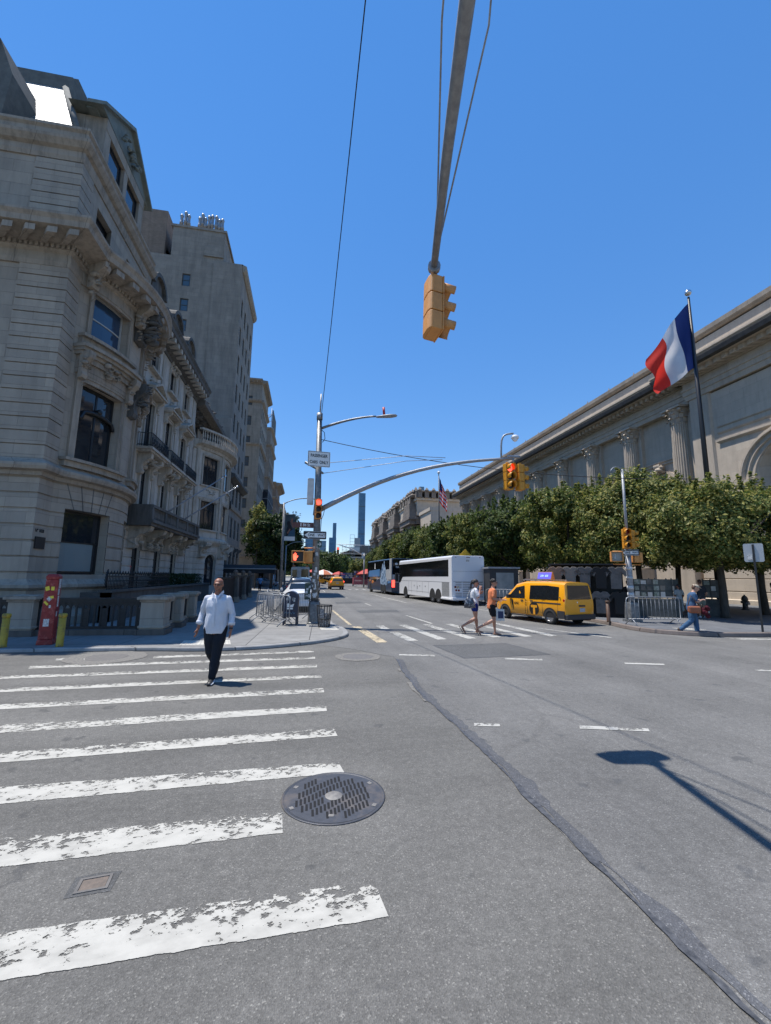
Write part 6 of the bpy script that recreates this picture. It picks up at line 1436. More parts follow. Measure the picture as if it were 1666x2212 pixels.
def stick(b,x,z,w,h,side=0,rot=0):
    f=.18-.025*(z/1.5)
    if side==0: b.hexa([Vector((x+a*w/2*math.cos(rot)-c*h/2*math.sin(rot),-f-.004-yy,z+a*w/2*math.sin(rot)+c*h/2*math.cos(rot))) for yy in (0,.002) for a,c in ((-1,-1),(1,-1),(1,1),(-1,1))])
    else: b.hexa([Vector((f+.004+yy,x+a*w/2*math.cos(rot)-c*h/2*math.sin(rot),z+a*w/2*math.sin(rot)+c*h/2*math.cos(rot))) for yy in (0,.002) for a,c in ((-1,-1),(1,-1),(1,1),(-1,1))])
def sbuild(items,m):
    for it in items: b=MB(); stick(b,*it); b.build('sticker',M[m],t)
sbuild([(-.09,1.33,.10,.10,0,.3),(.04,1.33,.08,.09,0,0),(.03,1.12,.11,.06,0,.2),(-.08,.98,.12,.05,0,-.7)],'stky')
sbuild([(-.02,1.08,.08,.10,0,.8),(.02,.90,.05,.07,0,0),(-.02,.52,.14,.18,0,0),(0,1.45,.18,.22,1,0),(-.05,1.25,.14,.16,1,.1),(-.03,1.02,.13,.26,1,.05),(-.05,.72,.1,.12,1,0)],'stkw')
M['bolly']=mat('chipped_yellow_paint',(.42,.30,.03),.6,c2=(.33,.23,.022),ns=6,c3=(.09,.07,.05),ns3=7,bump=.003,bs=25)
def bollard(label,x,y,r,h,m,g=None,zb=.09):
    t=thing('bollard',label,'bollard',(x,y,zb),0,g); b=MB(); b.lathe([(r*1.15,0),(r,.03),(r,h-.07)],n=16); b.build('post',M[m],t); b=MB(); b.lathe([(r,h-.09),(r*1.14,h-.075),(r*1.14,h-.02),(r*.95,h)],n=16); b.build('collar_cap',M[m],t); return t
bollard('chipped yellow steel bollard left of the red pillar',-6.83,11.55,.075,.76,'bolly','yellow bollards'); bollard('chipped yellow steel bollard right of the red pillar',-5.66,11.55,.075,.76,'bolly','yellow bollards')
M['brownm']=mat('rusty_brown_paint',(.10,.05,.028),.6,c2=(.07,.035,.02),ns=8); bollard('rust-brown bollard between the taxi van and the right-hand pole',11.85,15.5,.07,.82,'brownm',zb=.14)
def hydrant(label,x,y,m,sc=1):
    t=thing('fire_hydrant',label,'fire hydrant',(x,y,.14),0,None,sc); b=MB(); b.lathe([(.16,0),(.16,.05),(.11,.07),(.10,.42),(.135,.44),(.135,.48),(.12,.56),(.07,.64),(.03,.66),(.03,.70)],n=14); b.build('barrel',M[m],t)
    for s in (-1,1): b=MB(); b.cyl((0,0,.36),(s*.17,0,.36),.045,10); b.cyl((s*.17,0,.36),(s*.19,0,.36),.06,6); b.build('outlet_cap',M[m],t)
    b=MB(); b.cyl((0,0,.30),(0,-.17,.30),.06,10); b.cyl((0,-.17,.30),(0,-.19,.30),.075,6); b.build('pumper_cap',M['galv'],t)
M['hyd']=mat('dark_hydrant',(.035,.033,.035),.5,c2=(.06,.055,.05),ns=12)
hydrant('dark fire hydrant against the museum base wall on the right',25.2,21.2,'hyd',1.25); hydrant('rusty fire hydrant just behind the tail of the taxi van',11.35,16.2,'brownm',1.1)
# --- crowd barriers
def barrier_parts(t,L=2.1,h=1.02):
    b=MB(); z0=.22; fr=[(0,0,z0),(0,0,h-.12),(.035,0,h-.035),(.12,0,h),(L-.12,0,h),(L-.035,0,h-.035),(L,0,h-.12),(L,0,z0),(0,0,z0)]; b.tube(fr,.019,7); b.build('frame',M['galv'],t)
    b=MB(); n=13
    for i in range(1,n): b.cyl((L*i/n,0,z0),(L*i/n,0,h),.0085,5)
    b.build('bars',M['galv'],t)
    for x in (.18,L-.18): b=MB(); b.tube([(x,0,z0),(x-.02,-.10,.18),(x-.04,-.33,.0)],.018,6); b.tube([(x,0,z0),(x-.02,.10,.18),(x-.04,.33,.0)],.018,6); b.build('foot',M['galv'],t)
    return t
def between(t,a,c): d=Vector(c)-Vector(a); t.location=(a[0],a[1],.1); t.rotation_euler=(0,0,math.atan2(d.y,d.x)); t.scale=(d.length/2.1,1,1)
GB='galvanised crowd barriers'
B0=barrier_parts(thing('crowd_barrier','front crowd barrier left of the dark mailbox, facing the crossing','barrier',(0,0,.1),0,GB)); between(B0,(-1.80,16.75),(-.55,15.15))
for a,c,lb in (((11.75,14.35),(13.95,14.25),'single crowd barrier in front of the right-hand signal pole'),((-1.95,18.3),(-1.2,16.6),'crowd barrier stacked second behind the front one'),((-1.75,18.6),(-.95,16.9),'crowd barrier stacked third, leaning among the others'),((-1.55,19.0),(-.8,17.1),'crowd barrier stacked deepest in the bundle'),((-.62,16.4),(.25,17.9),'crowd barrier right of the dark mailbox before the white car'),((-1.9,22.6),(-1.75,20.3),'crowd barrier along the kerb beyond the bundle'),
    ((10.6,24.5),(11.9,21.2),'crowd barrier behind the striding couple and the taxi bonnet'),((11.6,27.5),(11.8,25.2),'crowd barrier near the coach tail'),((12.6,56.5),(12.9,54.3),'far crowd barrier beside the food truck'),((11.0,70),(14.0,70),'far crowd barrier below the red umbrella'),((7.8,72),(10.7,71),'far crowd barrier left of the red umbrella')):
    t=dup(B0,(0,0,.1),label=lb); between(t,a,c)
    if a[0]>5: t.location.z=.14
# --- mailbox, litter basket
M['mail']=mat('dark_blue_mailbox',(.012,.018,.045),.45,c2=(.018,.022,.04),ns=5)
t=thing('mailbox','dark blue round-topped mailbox plastered with stickers behind the barrier','mailbox',(-.52,15.78,.09),R(-4))
b=MB(); n=14; o=[(-.26,.28),(.26,.28),(.26,.90)]+[(.26*math.cos(a),.90+.27*math.sin(a)) for a in [PI*k/n for k in range(1,n)]]+[(-.26,.90)]; b.prism(o,-.27,.27); b.build('box',M['mail'],t,bevel=.015)
for x in (-.22,.22):
    for y in (-.22,.22): b=MB(); b.box(x-.03,x+.03,y-.03,y+.03,0,.28); b.build('leg',M['mail'],t)
b=MB(); 
b.prism([(-.11,.62),(.09,.62),(.13,.74),(.02,.70),(-.08,.76),(-.13,.72)],-.278,-.272); b.box(-.11,.09,-.278,-.272,.55,.60); b.build('white_emblem',M['signwhite'],t)
rs=random.Random(9)
for i in range(9):
    b=MB(); x=rs.uniform(-.2,.14); z=rs.uniform(.8,1.05); b.box(x,x+rs.uniform(.04,.08),-.277,-.272,z,z+rs.uniform(.04,.11)); b.build('sticker',M[rs.choice(['stkw','stickerd'])],t)
b=MB(); b.tube([(-.19+.04*i,-.275,.40+.05*(i%2)+.02*math.sin(i*2)) for i in range(10)],.008,4); b.build('graffiti_scrawl',mat('pale_blue_marker',(.12,.30,.45),.5),t)
t=thing('litter_basket','tapered wire litter basket with papers, right of the corner pole base','litter basket',(.62,14.95,.09))
b=MB()
for z,r in ((.03,.19),(.28,.215),(.70,.255),(.73,.26)): b.tube([(r*math.cos(a),r*math.sin(a),z) for a in [2*PI*k/20 for k in range(21)]],.012,5,cap=False)
for k in range(16): a=2*PI*k/16; b.tube([(.19*math.cos(a),.19*math.sin(a),.03),(.258*math.cos(a),.258*math.sin(a),.72)],.0085,4)
b.build('wire_cage',M['dark'],t)
b=MB(); b.lathe([(.15,.03),(.2,.45)],n=12,smooth=False,cap=False); b.box(-.14,-.02,-.235,-.215,.32,.62); b.build('paper_and_bag',M['stickerd'],t)
# --- street lamps along the left kerb, hanging banner
def lamp(label,x,y,h,reach,m='pole',g='street lamps along the left kerb',banner=None):
    t=thing('street_lamp',label,'street lamp',(x,y,.1),0,g); b=MB(); b.lathe([(.2,0),(.2,.5),(.12,.6)],n=8,smooth=False); b.tube([(0,0,.5),(0,0,h)],[.10,.06],8); b.build('pole',M[m],t)
    b=MB(); b.tube(bez((0,0,h-.1),(reach*.3,0,h+.35),(reach*.7,0,h+.45),(reach,0,h+.42),8),.04,6); b.build('arm',M[m],t)
    b=MB(); b.lathe([(1e-4,-.4),(.09,-.2),(.11,.2),(1e-4,.4)],(0,0,0),8,0,Matrix.Translation((reach+.3,0,h+.4))@Matrix.Rotation(PI/2,4,'Y')@Matrix.Diagonal((.5,1,1,1))); b.build('lamp_head',M['galv'],t); return t
lamp('street lamp whose arm ends beside the corner signal pole, nearest on the left kerb',-2.0,33.8,7.35,2.1); lamp('curved-top street lamp between banner and signal pole',-2.35,47,4.9,1.6,'galv'); lamp('small distant street lamp over the parked cars',-2.0,62,7.4,2.2)
t=thing('banner_pole','slim pole carrying a tall portrait banner of two embracing people above the left trees','banner pole',(-2.05,36,.1)); b=MB(); b.tube([(0,0,0),(0,0,7.2)],[.07,.05],8); b.tube([(0,0,6.75),(.95,0,6.75)],.018,5); b.tube([(0,0,4.55),(.95,0,4.55)],.018,5); b.build('pole',M['pole'],t)
b=MB(); b.box(.06,.92,-.012,.012,4.9,6.75); b.build('banner_cloth',mat('dark_teal_banner',(.035,.060,.070),.8,c2=(.07,.095,.10),ns=2.2),t)
b=MB(); b.box(.06,.92,-.013,.013,4.55,4.9); text(b,'Family Studies',.10,face_cam(.49,-.016,4.72)) if False else None; b.build('white_footer',M['signwhite'],t)
b=MB()
def blob(b,o,y): b.poly([(x,y,z) for x,z in o])
blob(b,[(.18,4.92),(.2,5.5),(.3,5.75),(.22,5.95),(.26,6.15),(.4,6.2),(.5,6.1),(.5,5.9),(.62,5.7),(.8,5.3),(.85,4.92)],-.0135); b.build('figures_dark',mat('banner_figure_dark',(.018,.018,.02),.8),t,fixn=False)
b=MB(); blob(b,[(.52,6.15),(.56,6.4),(.68,6.45),(.72,6.3),(.68,6.1),(.8,5.9),(.82,5.6),(.66,5.7),(.58,5.9)],-.0145); blob(b,[(.25,5.2),(.45,5.55),(.55,5.5),(.35,5.1)],-.015); b.build('figures_skin',mat('banner_skin_tone',(.22,.11,.08),.8),t,fixn=False)
b=MB(); blob(b,[(.3,4.92),(.5,5.35),(.85,5.55),(.9,5.0),(.9,4.92)],-.0155); b.build('figure_blue_cloth',mat('banner_blue',(.035,.09,.14),.8),t,fixn=False)
# far signals over the next crossing
t=thing('signal_pole','distant pole with a slanting white mast arm above the food stalls','signal pole',(8.6,66,.1)); b=MB(); b.tube([(0,0,0),(0,0,5.2)],.12,8); b.build('shaft',M['galv'],t); b=MB(); b.tube([(0,0,4.9),(-2.2,0,6.0),(-4.3,0,6.6)],[.10,.08,.06],6); b.tube([(0,0,6.5),(-4.0,0,6.6)],.03,4) ; b.build('mast_arm',M['white'],t)
signal_head('small red-lit signal hanging from the distant white arm',(4.5,66,6.2),0,1)
sign('road_sign','small grey sign panel on the distant signal pole','road sign',(8.5,65.8,5.9),0,1.3,.9,mat('grey_panel',(.16,.17,.15),.6))
# ================================================================ vehicles
def wheel(t,x,y,r,w=.2,rim='rim_dark',spokes=0,side=1):
    """tyre > rim, axle along local y, outer face toward side"""
    b=MB(); Mq=Matrix.Translation((x,y,r))@Matrix.Rotation(-PI/2*side,4,'X')
    b.lathe([(r*.62,-w/2),(r*.93,-w/2),(r,-w*.35),(r,w*.35),(r*.93,w/2),(r*.64,w/2),(r*.60,w*.42),(r*.6,-w*.4)],(0,0,0),26,0,Mq,cap=False)
    o=b.build('wheel',M['rubber'],t)
    b=MB(); b.lathe([(r*.63,w*.44),(r*.56,w*.30),(r*.5,w*.2)],(0,0,0),26,0,Mq,cap=False); b.lathe([(r*.5,w*.12),(r*.2,w*.16),(r*.14,w*.34),(1e-4,w*.36)],(0,0,0),20,0,Mq,cap=False)
    for k in range(spokes):
        a=2*PI*k/spokes; c,s=math.cos(a),math.sin(a); n=Vector((-s,c,0)); d=Vector((c,s,0)); q=[d*r*.12-n*.03,d*r*.58-n*.055,d*r*.58+n*.055,d*r*.12+n*.03]
        b.add([Mq@(p+Vector((0,0,w*.36))) for p in q]+[Mq@(p+Vector((0,0,w*.2))) for p in q],[(0,1,2,3),(0,4,5,1),(3,2,6,7)])
    b.build('rim',M[rim],o); return o
M['rim_dark']=mat('dark_steel_rim',(.05,.05,.05),.45,.5); M['rim_light']=mat('alloy_rim',(.5,.5,.51),.3,.8)
class Shell:
    """car body lofted along x; station: x,z0,wlow,zb,wb,zt,wt"""
    def __init__(s,st): s.st=st
    def at(s,x):
        S=s.st
        if x<=S[0][0]: return S[0]
        for a,b in zip(S[:-1],S[1:]):
            if a[0]<=x<=b[0]:
                t=(x-a[0])/(b[0]-a[0]); return tuple(p+(q-p)*t for p,q in zip(a,b))
        return S[-1]
    def sec(s,q):
        x,z0,wl,zb,wb,zt,wt=q; r=min(.12,(zt-zb)*.45+.01); h=[(0,z0),(wl*.92,z0),(wl,z0+.08),(wb*1.012,(z0+zb)/2+.05),(wb*1.012,zb-.10),(wb,zb),(wt+.03*(r/.12),zt-r),(wt-.03,zt-r*.35),(wt-r*1.1,zt-.005),(wt*.5,zt+.012),(0,zt+.018)]
        return [Vector((x,y,z)) for y,z in h]+[Vector((x,-y,z)) for y,z in h[-2:0:-1]]
    def build(s,name,m,t):
        b=MB(); xs=[]; 
        for a,c in zip(s.st[:-1],s.st[1:]):
            n=max(1,int((c[0]-a[0])/.3)); xs+=[a[0]+(c[0]-a[0])*i/n for i in range(n)]
        xs.append(s.st[-1][0]); R_=[s.sec(s.at(x)) for x in xs]; k=len(R_[0]); vs=[p for r in R_ for p in r]
        fs=[(i*k+j,i*k+(j+1)%k,(i+1)*k+(j+1)%k,(i+1)*k+j) for i in range(len(R_)-1) for j in range(k)]+[tuple(range(k)),tuple(range(len(vs)-1,len(vs)-k-1,-1))]
        b.add(vs,fs,0,True); o=b.build(name,m,t)
        e=o.modifiers.new('b','BEVEL'); e.width=.035; e.segments=3; e.limit_method='ANGLE'; e.angle_limit=R(40)
        return o
    def side(s,x,t,sd,off=.012):
        x_,z0,wl,zb,wb,zt,wt=s.at(x); r=min(.12,(zt-zb)*.45+.01); z=zb+(zt-r-zb)*t; w=wb+(wt+.03*(r/.12)-wb)*t
        return Vector((x,sd*(w+off),z))
    def glass(s,b,pts,sd,off=.012):   # polygon of (x,t), subdivided along x
        b.poly([s.side(x,t,sd,off) for x,t in (pts if sd<0 else pts[::-1])])
def lowbox(b,s,x0,x1,z0,z1,sd,off=.01,th=.02):   # strip hugging the lower side
    n=max(1,int((x1-x0)/.4))
    for i in range(n):
        a=x0+(x1-x0)*i/n; c=x0+(x1-x0)*(i+1)/n; wa=s.at(a)[4]*1.012; wc=s.at(c)[4]*1.012
        y=[sd*(wa-th),sd*(wc-th),sd*(wc+off),sd*(wa+off)]; b.hexa([(a,y[0],z0),(c,y[1],z0),(c,y[2],z0),(a,y[3],z0),(a,y[0],z1),(c,y[1],z1),(c,y[2],z1),(a,y[3],z1)])
def arch_(b,s,x,r,sd,z0,k=1.2,off=.006):
    n=14; w=s.at(x)[4]*1.012; pts=[(x+r*k*math.cos(a),r+r*k*math.sin(a)) for a in [PI*i/n for i in range(n+1)]]+[(x-r*k,z0),(x+r*k,z0)]
    y=sd*(w+off); b.poly([(px_,y,max(z0,pz)) for px_,pz in (pts if sd<0 else pts[::-1])])
M['taxi']=mat('taxi_yellow_paint',(.80,.335,.008),.28,coat=.6,spec=.5); M['trim']=mat('grey_black_trim',(.03,.031,.034),.6)
# ---- yellow taxi van
t=thing('taxi_van','yellow taxi van with a big black T emblem beside the striding couple','taxi',(10.35,16.15,0),math.atan2(.968,-.249),None,.91)
WB=2.93
# x=0 rear axle, forward +x ; rear face at -.85, nose at 3.85
S1_=Shell([(-.85,.42,.80,1.02,.83,1.10,.80),(-.83,.38,.83,1.02,.845,1.40,.76),(-.76,.32,.84,1.02,.85,1.82,.72),(.3,.30,.86,1.03,.865,1.86,.74),(1.6,.30,.86,1.02,.865,1.85,.74),(2.25,.30,.86,1.0,.86,1.74,.68),(2.95,.30,.86,.98,.85,1.16,.72),(3.35,.34,.84,.86,.82,.99,.68),(3.68,.38,.76,.74,.74,.83,.56),(3.80,.42,.62,.66,.60,.72,.46)])
S1_.build('body',M['taxi'],t)
for sd in (1,-1):
    b=MB(); S1_.glass(b,[(-.50,.06),(.30,.04),(1.22,.02),(1.20,.90),(.2,.92),(-.50,.88)],sd); b.build('side_window',M['carglass'],t,fixn=False)
    b=MB(); S1_.glass(b,[(1.52,.04),(2.62,.12),(2.72,.34),(2.20,.86),(1.58,.88)],sd); b.build('front_door_window',M['carglass'],t,fixn=False)
    for xx in (0,WB): b=MB(); arch_(b,S1_,xx,.33,sd,.30); b.build('wheel_arch',M['rubber'],t,fixn=False)
    b=MB(); lowbox(b,S1_,-.62,.95,.88,.94,sd,.006); b.build('door_rail',M['trim'],t)
    b=MB(); lowbox(b,S1_,.48,2.5,.24,.30,sd,.0); lowbox(b,S1_,-.80,-.42,.30,.62,sd,.012); b.build('sill_trim',M['trim'],t)
    for x in (1.0,1.62): b=MB(); lowbox(b,S1_,x,x+.16,.93,.985,sd,.02); b.build('door_handle',M['trim'],t)
    b=MB()
    for x in (-.45,.42,1.36,1.50,2.55): w=S1_.at(x)[4]*1.012; b.box(x-.004,x+.004,sd*(w-.01),sd*(w+.003),.36,1.0)
    b.build('door_gaps',M['trim'],t)
    b=MB(); b.box(-.83,-.72,sd*.735,sd*.85,.80,1.12); b.build('tail_light',M['taill'],t,bevel=.02)
    b=MB(); b.ball((3.42,sd*.66,.80),.14,10,0,Matrix.Diagonal((1.3,.5,.55,1))) ; b.build('headlight',M['chrome'],t)
    b=MB(); b.box(2.42,2.60,sd*.90,sd*1.06,1.02,1.20); b.cyl((2.5,sd*.84,1.06),(2.5,sd*.95,1.08),.02,5); b.build('mirror',M['plastic'],t,bevel=.03)
    wheel(t,0,sd*.78,.33,.21,'rim_light',9 if sd>0 else 5,sd); wheel(t,WB,sd*.78,.33,.21,'rim_dark',0,sd)
b=MB(); w=.862*1.012+.004   # T emblem and lettering, left side
n=22; cx,cz,r=.93,.62,.30
o=[(cx+r*math.cos(a),cz+r*math.sin(a)*1.0) for a in [R(-58)+R(296)*k/n for k in range(n+1)]]
b.poly([(x,w+.002,z) for x,z in o]); b.build('emblem_disc',M['black'],t,fixn=False)
b=MB(); b.poly([(x,w+.005,z) for x,z in ((cx-.19,cz+.16),(cx+.19,cz+.16),(cx+.19,cz+.05),(cx+.06,cz+.05),(cx+.06,cz-.26),(cx-.06,cz-.26),(cx-.06,cz+.05),(cx-.19,cz+.05))]); b.build('emblem_letter',M['taxi'],t,fixn=False)
def side_text(s,sz,x,z,m='black',sx=1,yy=.884):
    b=MB(); text(b,s,sz,Matrix.Translation((x,yy,z))@Matrix.Rotation(PI,4,'Z')@Matrix.Rotation(PI/2,4,'X'),sx=sx,bold=sz*.03,ext=.001); b.build('lettering',M[m],t,fixn=False)
side_text('NYC',.15,2.08,.80); side_text('5168',.085,.36,1.14-.09+.02,yy=.879)
b=MB(); b.poly([(2.44,.884,.96),(2.31,.884,.96),(2.28,.884,.42)]); b.build('black_flash',M['black'],t,fixn=False)
b=MB()
for z in (.98,.86,.76): b.box(1.42,1.46,.884,.886,z-.03,z+.03)
b.ball((-.58,.86,1.18),.03,6); b.build('door_icons',M['black'],t)
b=MB(); b.poly([(-.862,.70,1.12),(-.862,-.70,1.12),(-.80,-.62,1.70),(-.80,.62,1.70)]); b.build('rear_window',M['carglass'],t,fixn=False)
b=MB(); b.box(-.85,-.80,-.62,.62,1.10,1.13); b.box(-.845,-.80,-.006,.006,.5,1.08); b.box(-.865,-.80,-.32,.05,.80,.87); b.build('rear_trim',M['trim'],t)
b=MB(); b.box(-.86,-.845,-.30,.0,.58,.74); b.build('licence_plate',mat('plate_white',(.5,.52,.55),.4,c2=(.25,.27,.3),ns=30),t)
b=MB(); b.box(-.94,-.74,-.84,.84,.26,.48); b.build('rear_bumper',M['trim'],t,bevel=.03)
b=MB(); b.ball((-.845,.12,.98),.05,10,0,Matrix.Diagonal((.2,1,1,1))); b.build('badge',M['chrome'],t)
b=MB(); 
for sd in (1,-1): b.tube([(2.78,sd*.66,1.22),(2.25,sd*.6,1.70)],.03,4)
b.poly([(2.93,.62,1.16),(2.93,-.62,1.16),(2.26,-.56,1.74),(2.26,.56,1.74)]); b.build('windscreen',M['carglass'],t,fixn=False)
b=MB(); 
for sd in (1,-1):
    b.box(.3,1.9,sd*.56-.02,sd*.56+.02,1.90,1.94)
    for x in (.35,1.1,1.85): b.box(x-.03,x+.03,sd*.56-.02,sd*.56+.02,1.85,1.91)
for x in (1.15,1.75): b.box(x-.02,x+.02,-.58,.58,1.93,1.97)
b.build('roof_rack',M['galv'],t)
rs_=thing('taxi_roof_screen','blue lit advertising screen in an orange wedge on the taxi van roof','roof sign',(10.13,17.05,1.76),math.atan2(.968,-.249),None,.91)
b=MB(); b.prism([(-.12,0),(.12,0),(.03,.36),(-.03,.36)],-.44,.44,0,Matrix.Rotation(PI/2,4,'Z')); b.build('wedge_housing',mat('orange_housing',(.45,.20,.06),.5),rs_,bevel=.01)
b=MB(); b.poly([(-.42,.128,.03),(-.42,.042,.34),(.42,.042,.34),(.42,.128,.03)]); b.build('screen',mat('blue_screen',(.05,.05,.25),.3,emit=(.16,.15,.75),es=.55),rs_,fixn=False)
b=MB(); Mq=Matrix.Translation((.0,.096,.175))@Matrix.Rotation(PI,4,'Z')@Matrix.Rotation(PI/2-R(15),4,'X')
text(b,'2:54   6:30',.13,Mq,sx=.85,ext=.001,bold=.002); Mq2=Matrix.Translation((.0,.116,.095))@Matrix.Rotation(PI,4,'Z')@Matrix.Rotation(PI/2-R(15),4,'X'); 
b.build('screen_digits',mat('pale_digits',(.3,.5,.8),.3,emit=(.35,.6,1),es=.8),rs_,fixn=False)
# ---- coaches
def busbody(b,L,w,h,z0,mi=0,rr=.16):
    n=5; o=[(-w,z0),(-w,h-rr)]+[(-w+rr-rr*math.cos(PI/2*k/n),h-rr+rr*math.sin(PI/2*k/n)) for k in range(1,n+1)]+[(w-rr+rr*math.sin(PI/2*k/n),h-rr+rr*math.cos(PI/2*k/n)) for k in range(n+1)]+[(w,z0)]
    b.prism(o,0,L,mi,Matrix.Rotation(-PI/2,4,'Z')); return b
def heading(ax,ay,bx_,by_): return math.atan2(by_-ay,bx_-ax)
M['coachw']=mat('white_coach_paint',(.76,.765,.78),.3,coat=.4,spec=.5); M['coachglass']=mat('black_coach_glass',(.008,.009,.010),.08,spec=.6)
hd=heading(9.36,27.27,8.30,38.65)
t=thing('coach','white tour coach with long black side glass parked before the trees','coach',(10.5,27.1,0),hd,None,(.93,.93,.93))
# local: x forward from rear face, y left
w=1.28; b=MB(); busbody(b,12.3,w,3.5,.36); b.build('body',M['coachw'],t,bevel=.03)
b=MB(); y=w+.008
b.poly([(x,y,z) for x,z in ((.55,2.02),(9.6,1.98),(11.2,1.95),(11.9,1.45),(12.32,1.40),(12.32,3.12),(.55,3.22))][::-1]); b.build('side_glass',M['coachglass'],t,fixn=False)
b=MB(); b.poly([(x,-y,z) for x,z in ((.55,2.02),(12.32,1.95),(12.32,3.12),(.55,3.22))]); b.build('side_glass',M['coachglass'],t,fixn=False)
b=MB(); b.poly([(12.31,1.2,1.2),(12.31,-1.2,1.2),(12.31,-1.2,3.2),(12.31,1.2,3.2)]); b.build('windscreen',M['coachglass'],t,fixn=False)
b=MB()
for x in (2.45,3.65,10.3): pts=[(x+.60*math.cos(a),.5+.60*math.sin(a)) for a in [PI*i/12 for i in range(13)]]+[(x-.60,.36),(x+.60,.36)]; b.poly([(px_,y+.001,max(.36,pz)) for px_,pz in pts][::-1])
b.build('wheel_arches',M['rubber'],t,fixn=False)
for x in (2.45,3.65,10.3): wheel(t,x,w-.13,.5,.26,'rim_light',8,1); wheel(t,x,-w+.13,.5,.26,'rim_light',0,-1)
b=MB()
for x0,x1,z0,z1 in ((.45,1.75,1.02,1.60),(.45,1.75,.62,1.0)):
    b.box(x0,x1,w,w+.012,z0,z1)
b.build('louvre_grille',mat('grey_grille',(.20,.205,.21),.6,c2=(.32,.325,.33),ns=40,stretch=(.1,1,1)),t)
b=MB()
for x in (4.5,5.9,7.2,8.6,9.4): b.box(x-.008,x+.008,w,w+.006,.62,1.55)
b.box(.4,11.9,w,w+.006,1.60,1.615); b.box(4.4,9.6,w,w+.006,.74,.755); b.build('panel_joints',M['trim'],t)
b=MB()
for x in (5.2,6.5,7.9): b.box(x-.06,x+.06,w,w+.012,1.15,1.27)
b.box(7.05,7.14,w,w+.012,.95,1.2); b.build('latch_plates',M['stickerd'],t)
b=MB()   # rear: grille slats, lamps, plate
for k in range(9):
    z=.58+.125*k; 
    for a,c in ((-1.12,-.42),(-.36,.45),(.52,1.0)): 
        if .95<z<1.2 and a>0: continue
        b.box(-.012,.0,a,c,z,z+.045)
b.build('rear_louvres',mat('louvre_grey',(.22,.22,.23),.6),t)
b=MB(); b.box(-.008,0,-1.15,1.15,1.66,1.672); b.box(-.008,0,-1.15,1.15,2.38,2.39); b.build('rear_joints',M['trim'],t)
for yy,zz,m in ((1.02,1.28,'redoff'),(.82,1.26,'chrome'),(.95,1.06,'redoff'),(.75,1.05,'redoff'),(-1.02,1.2,'redoff'),(-.85,1.2,'redoff')):
    b=MB(); b.cyl((-.02,yy,zz),(0,yy,zz),.075,12); b.build('tail_light',M[m],t)
b=MB(); b.box(-.02,0,-.32,.0,1.16,1.28); b.build('licence_plate',M['stickerd'],t)
b=MB(); 
for yy in (-.95,-.1,.0,.1,.95): b.box(-.02,0,yy-.04,yy+.04,3.36,3.40)
b.build('marker_lights',M['redoff'],t)
b=MB(); text(b,'575',.17,Matrix.Translation((-.012,.03,3.14))@Matrix.Rotation(-PI/2,4,'Z')@Matrix.Rotation(PI/2,4,'X'),ext=.001,bold=.004); b.build('fleet_number',mat('faded_gold_figures',(.25,.18,.10),.6),t,fixn=False)
b=MB(); b.box(-.18,.3,-1.26,1.29,.36,.56); b.box(-.05,1.9,w-.02,w+.05,.36,.50); b.build('bumper',M['coachw'],t,bevel=.03)
b=MB(); b.box(12.4,12.6,w+.05,w+.35,1.5,2.3); b.tube([(12.3,w,2.2),(12.5,w+.2,2.3)],.03,5); b.build('mirror',M['plastic'],t,bevel=.04)
# blue double-decker
hd=heading(8.28,42.2,7.42,52.52)
t=thing('double_decker_coach','blue double-decker tour coach with a statue drawing on its side, ahead of the white coach','coach',(9.4,42.0,0),hd,None,(.92,.92,.92))
w=1.27
M['busblue']=mat('coach_mid_blue',(.10,.26,.52),.3,coat=.4); M['busnavy']=mat('coach_navy',(.025,.045,.085),.35,coat=.4); M['busgrey']=mat('coach_silver',(.46,.48,.50),.35,coat=.3)
b=MB(); busbody(b,11.8,w,3.95,.34); b.build('body',M['busnavy'],t,bevel=.03)
y=w+.006
b=MB(); b.poly([(x,y,z) for x,z in ((1.0,2.75),(11.82,2.55),(11.82,3.75),(1.0,3.82))][::-1]); b.poly([(x,y,z) for x,z in ((7.0,1.35),(11.82,1.35),(11.82,1.95),(7.0,1.95))][::-1]); b.build('side_glass',M['coachglass'],t,fixn=False)
b=MB(); b.poly([(x,y+.002,z) for x,z in ((5.2,2.0),(11.0,1.95),(11.0,2.6),(10.7,2.72),(5.2,2.85))][::-1]); b.poly([(x,y+.002,z) for x,z in ((.2,1.35),(1.6,1.2),(1.6,1.7),(.2,1.7))][::-1]); b.build('blue_panel',M['busblue'],t,fixn=False)
b=MB(); b.poly([(x,y+.002,z) for x,z in ((.05,1.5),(2.4,1.5),(2.4,2.75),(.9,2.8),(.9,3.95),(.05,3.95))][::-1]); b.build('silver_panel',M['busgrey'],t,fixn=False)
b=MB()   # pale statue drawing
b.poly([(x,y+.005,z) for x,z in ((2.0,1.0),(4.8,1.1),(5.0,1.7),(4.6,2.0),(4.7,2.6),(4.2,3.0),(3.9,3.5),(3.5,3.3),(3.3,3.75),(3.0,3.72),(2.9,3.2),(2.5,2.9),(2.4,2.0),(1.9,1.6))][::-1]); b.build('statue_drawing',mat('pale_blue_print',(.34,.46,.60),.5,c2=(.06,.12,.22),ns=3.0,mix=(.48,.56)),t,fixn=False)
b=MB(); b.poly([(x,y+.005,z) for x,z in ((7.3,2.9),(7.9,2.9),(7.85,3.1),(7.75,3.5),(7.6,3.62),(7.45,3.5),(7.4,3.1))][::-1]); b.build('small_figure',M['signwhite'],t,fixn=False)
